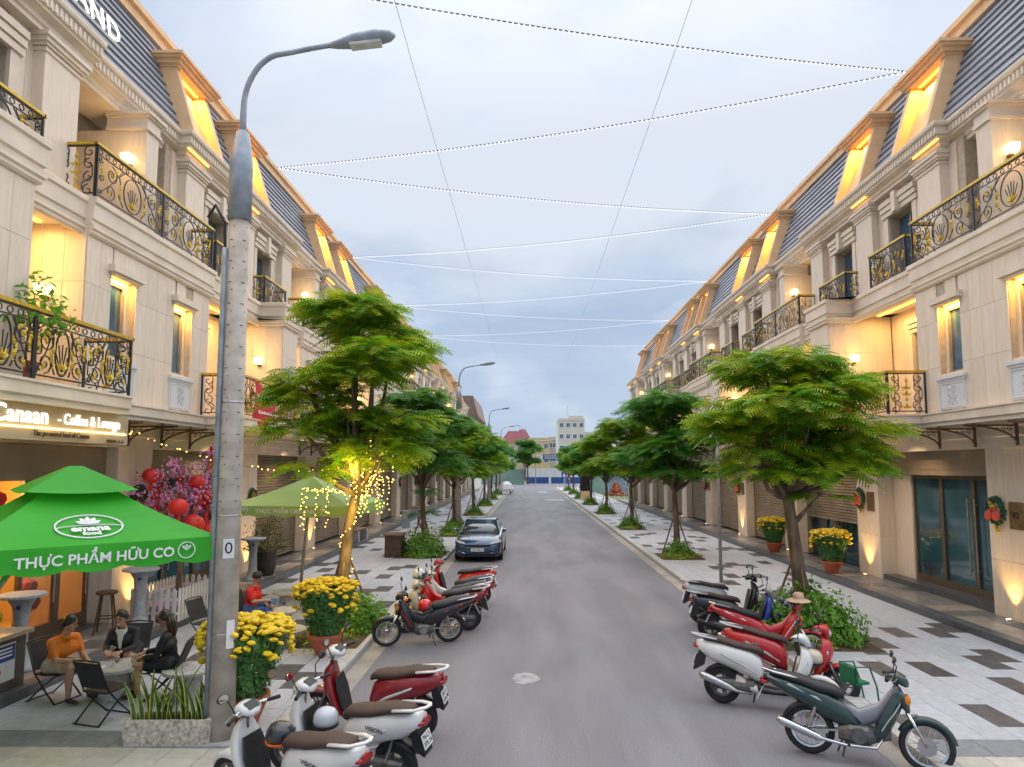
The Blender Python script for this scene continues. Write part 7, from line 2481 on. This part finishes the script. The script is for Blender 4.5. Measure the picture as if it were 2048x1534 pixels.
# far street lamp facing left, far tree, distant wood
t = thing('far_lamp', 'slim street lamp on the cross street before the yellow houses', 'street lamp', (aty(1048, 935, 150).x, 150, 0))
k = MB(); k.tube([(0, 0, 0), (0, 0, 11.5), (-.6, 0, 12.6), (-1.0, 0, 12.7)], [.09, .07, .05, .05], 6); k.tube([(-.9, 0, 12.68), (-1.7, 0, 12.8)], [.14, .08], 6); k.build('pole', M_galv, t)
plant_tree((aty(1056, 935, 138).x, 138), treeC, 0, 'bluish tree standing before the white boundary wall', GT, False, 1.45)
vs, fs = [], []
rn = random.Random(77)
for i in range(9000):
    x_ = rn.uniform(-150, 150)
    if -26 < x_ < 28: continue
    p = Vector((x_, 205 + rn.uniform(-5, 18), max(.2, rn.random() ** .7 * (7 + 3 * math.sin(x_ * .21) + 2 * math.sin(x_ * .63)))))
    n = Vector([rn.uniform(-1, 1) for _ in range(3)]).normalized(); a = n.orthogonal() * .9; b2 = n.cross(a)
    k0 = len(vs); vs += [tuple(p - a), tuple(p + b2 * .6), tuple(p + a), tuple(p - b2 * .6)]; fs.append((k0, k0 + 1, k0 + 2, k0 + 3))
tag(leafmesh(vs, fs, 'distant_wood', LC), 'distant line of green trees behind the houses', 'trees', kind='stuff')
# right side beyond the row: advertising column, container, brick heap, grass
t = thing('advertising_panel', 'tall dark advertising panel standing among the far trees', 'panel', (at(1172, 1000, ZW).x, 70.5, ZW))
k = MB(); k.box(-.48, .48, -.1, .1, .9, 3.6); k.build('screen', M_black, t); k = MB(); k.box(-.52, .52, -.13, .13, 0, .9); k.build('plinth', M_peach, t)
t = thing('container_office', 'pale blue corrugated container office beyond the right row', 'container', (12.4, 84, 0))
k = MB(); n = 40
pts = [(-2.6 + 5.2 * i / n, .05 if i % 2 else 0) for i in range(n + 1)]
k.loft([[(p[0], p[1], z) for p in pts] + [(2.6, 4, z), (-2.6, 4, z)] for z in (.1, 2.7)]); k.build('wall', mat('blue_sheet', (.30, .42, .52), .6, .1, 1), t)
k = MB(); k.box(-2.8, 2.8, -.5, 4.2, 2.7, 2.85); k.build('roof', M_offw, t)
k = MB(); k.box(-.5, .6, -.06, .0, 1.0, 2.0); wo_ = k.build('window', M_white, t); k = MB(); k.box(-.4, .5, -.08, -.05, 1.1, 1.9); k.build('pane', M_glass, wo_)
t = thing('brick_heap', 'heap of orange bricks on the grass beyond the right row', 'brick heap', (10.3, 80.5, 0))
k = MB(); rn = random.Random(3); M_brick = mat('brick', (.46, .15, .08), .85, .25, 3, rnd=.2); bmsh = None
for i in range(260):
    z = rn.random() ** 1.3 * 1.6; r_ = (1.75 - z) * .62
    a, q = rn.uniform(0, 6.28), rn.random() ** .5
    if bmsh is None:
        kk = MB(); kk.cbox(0, 0, 0, .3, .2, .16); o = kk.build('brick', M_brick, t); bmsh = o.data
    else: o = put('brick', bmsh, t)
    o.location = (r_ * q * math.cos(a), r_ * q * math.sin(a), z + .08); o.rotation_euler = (rn.uniform(-.5, .5), rn.uniform(-.5, .5), rn.uniform(0, 3))
k.lathe([(.8, 0), (.55, .5), (.15, 1.1), (.03, 1.2)], 10); k.build('core', M_brick, t)
t = thing('mint_hoarding', 'mint green sheet hoarding beside the container office', 'hoarding', (7.6, 92, 0))
k = MB(); pts = [(0 + 3.2 * i / 24, .05 if i % 2 else 0) for i in range(25)]
k.loft([[(p[0], p[1], z) for p in pts] + [(p[0], p[1] + .04, z) for p in reversed(pts)] for z in (0, 3.0)]); k.build('sheet', M_gsh, t)
vs, fs = [], []
for i in range(5000):
    p = Vector((rn.uniform(8.9, 16), rn.uniform(72, 110), 0)); a = rn.uniform(0, 3.14); h = rn.uniform(.1, .32); k0 = len(vs)
    vs += [(p.x - .06 * math.cos(a), p.y - .06 * math.sin(a), 0), (p.x + .06 * math.cos(a), p.y + .06 * math.sin(a), 0), (p.x + rn.uniform(-.1, .1), p.y, h)]; fs.append((k0, k0 + 1, k0 + 2))
tag(leafmesh(vs, fs, 'grass', LG), 'rough grass on the empty plot beyond the right row', 'grass', kind='stuff')
# covered handcart at the far left kerb
t = thing('covered_cart', 'handcart under a white sheet at the far left kerb', 'cart', (-3.0, 88, 0), .3)
k = MB(); k.loft([[(x * s, y * s, z) for x, y in ((-.7, -1), (.7, -1.1), (.8, 1), (-.6, 1.1))] for s, z in ((1, .35), (1.05, .7), (.8, 1.3), (.35, 1.65))]); k.build('sheet', M_white, t)
for s in (-1, 1):
    k = MB(); k.lathe([(.3, -.03), (.3, .03)], 16, (s * .6, 0, .3), rot3('Y', R(90))); k.build('wheel', M_rubber, t)
k = MB(); k.tube([(.4, -1, .4), (.5, -1.9, .1)], .03, 5); k.build('handle', M_wood, t)
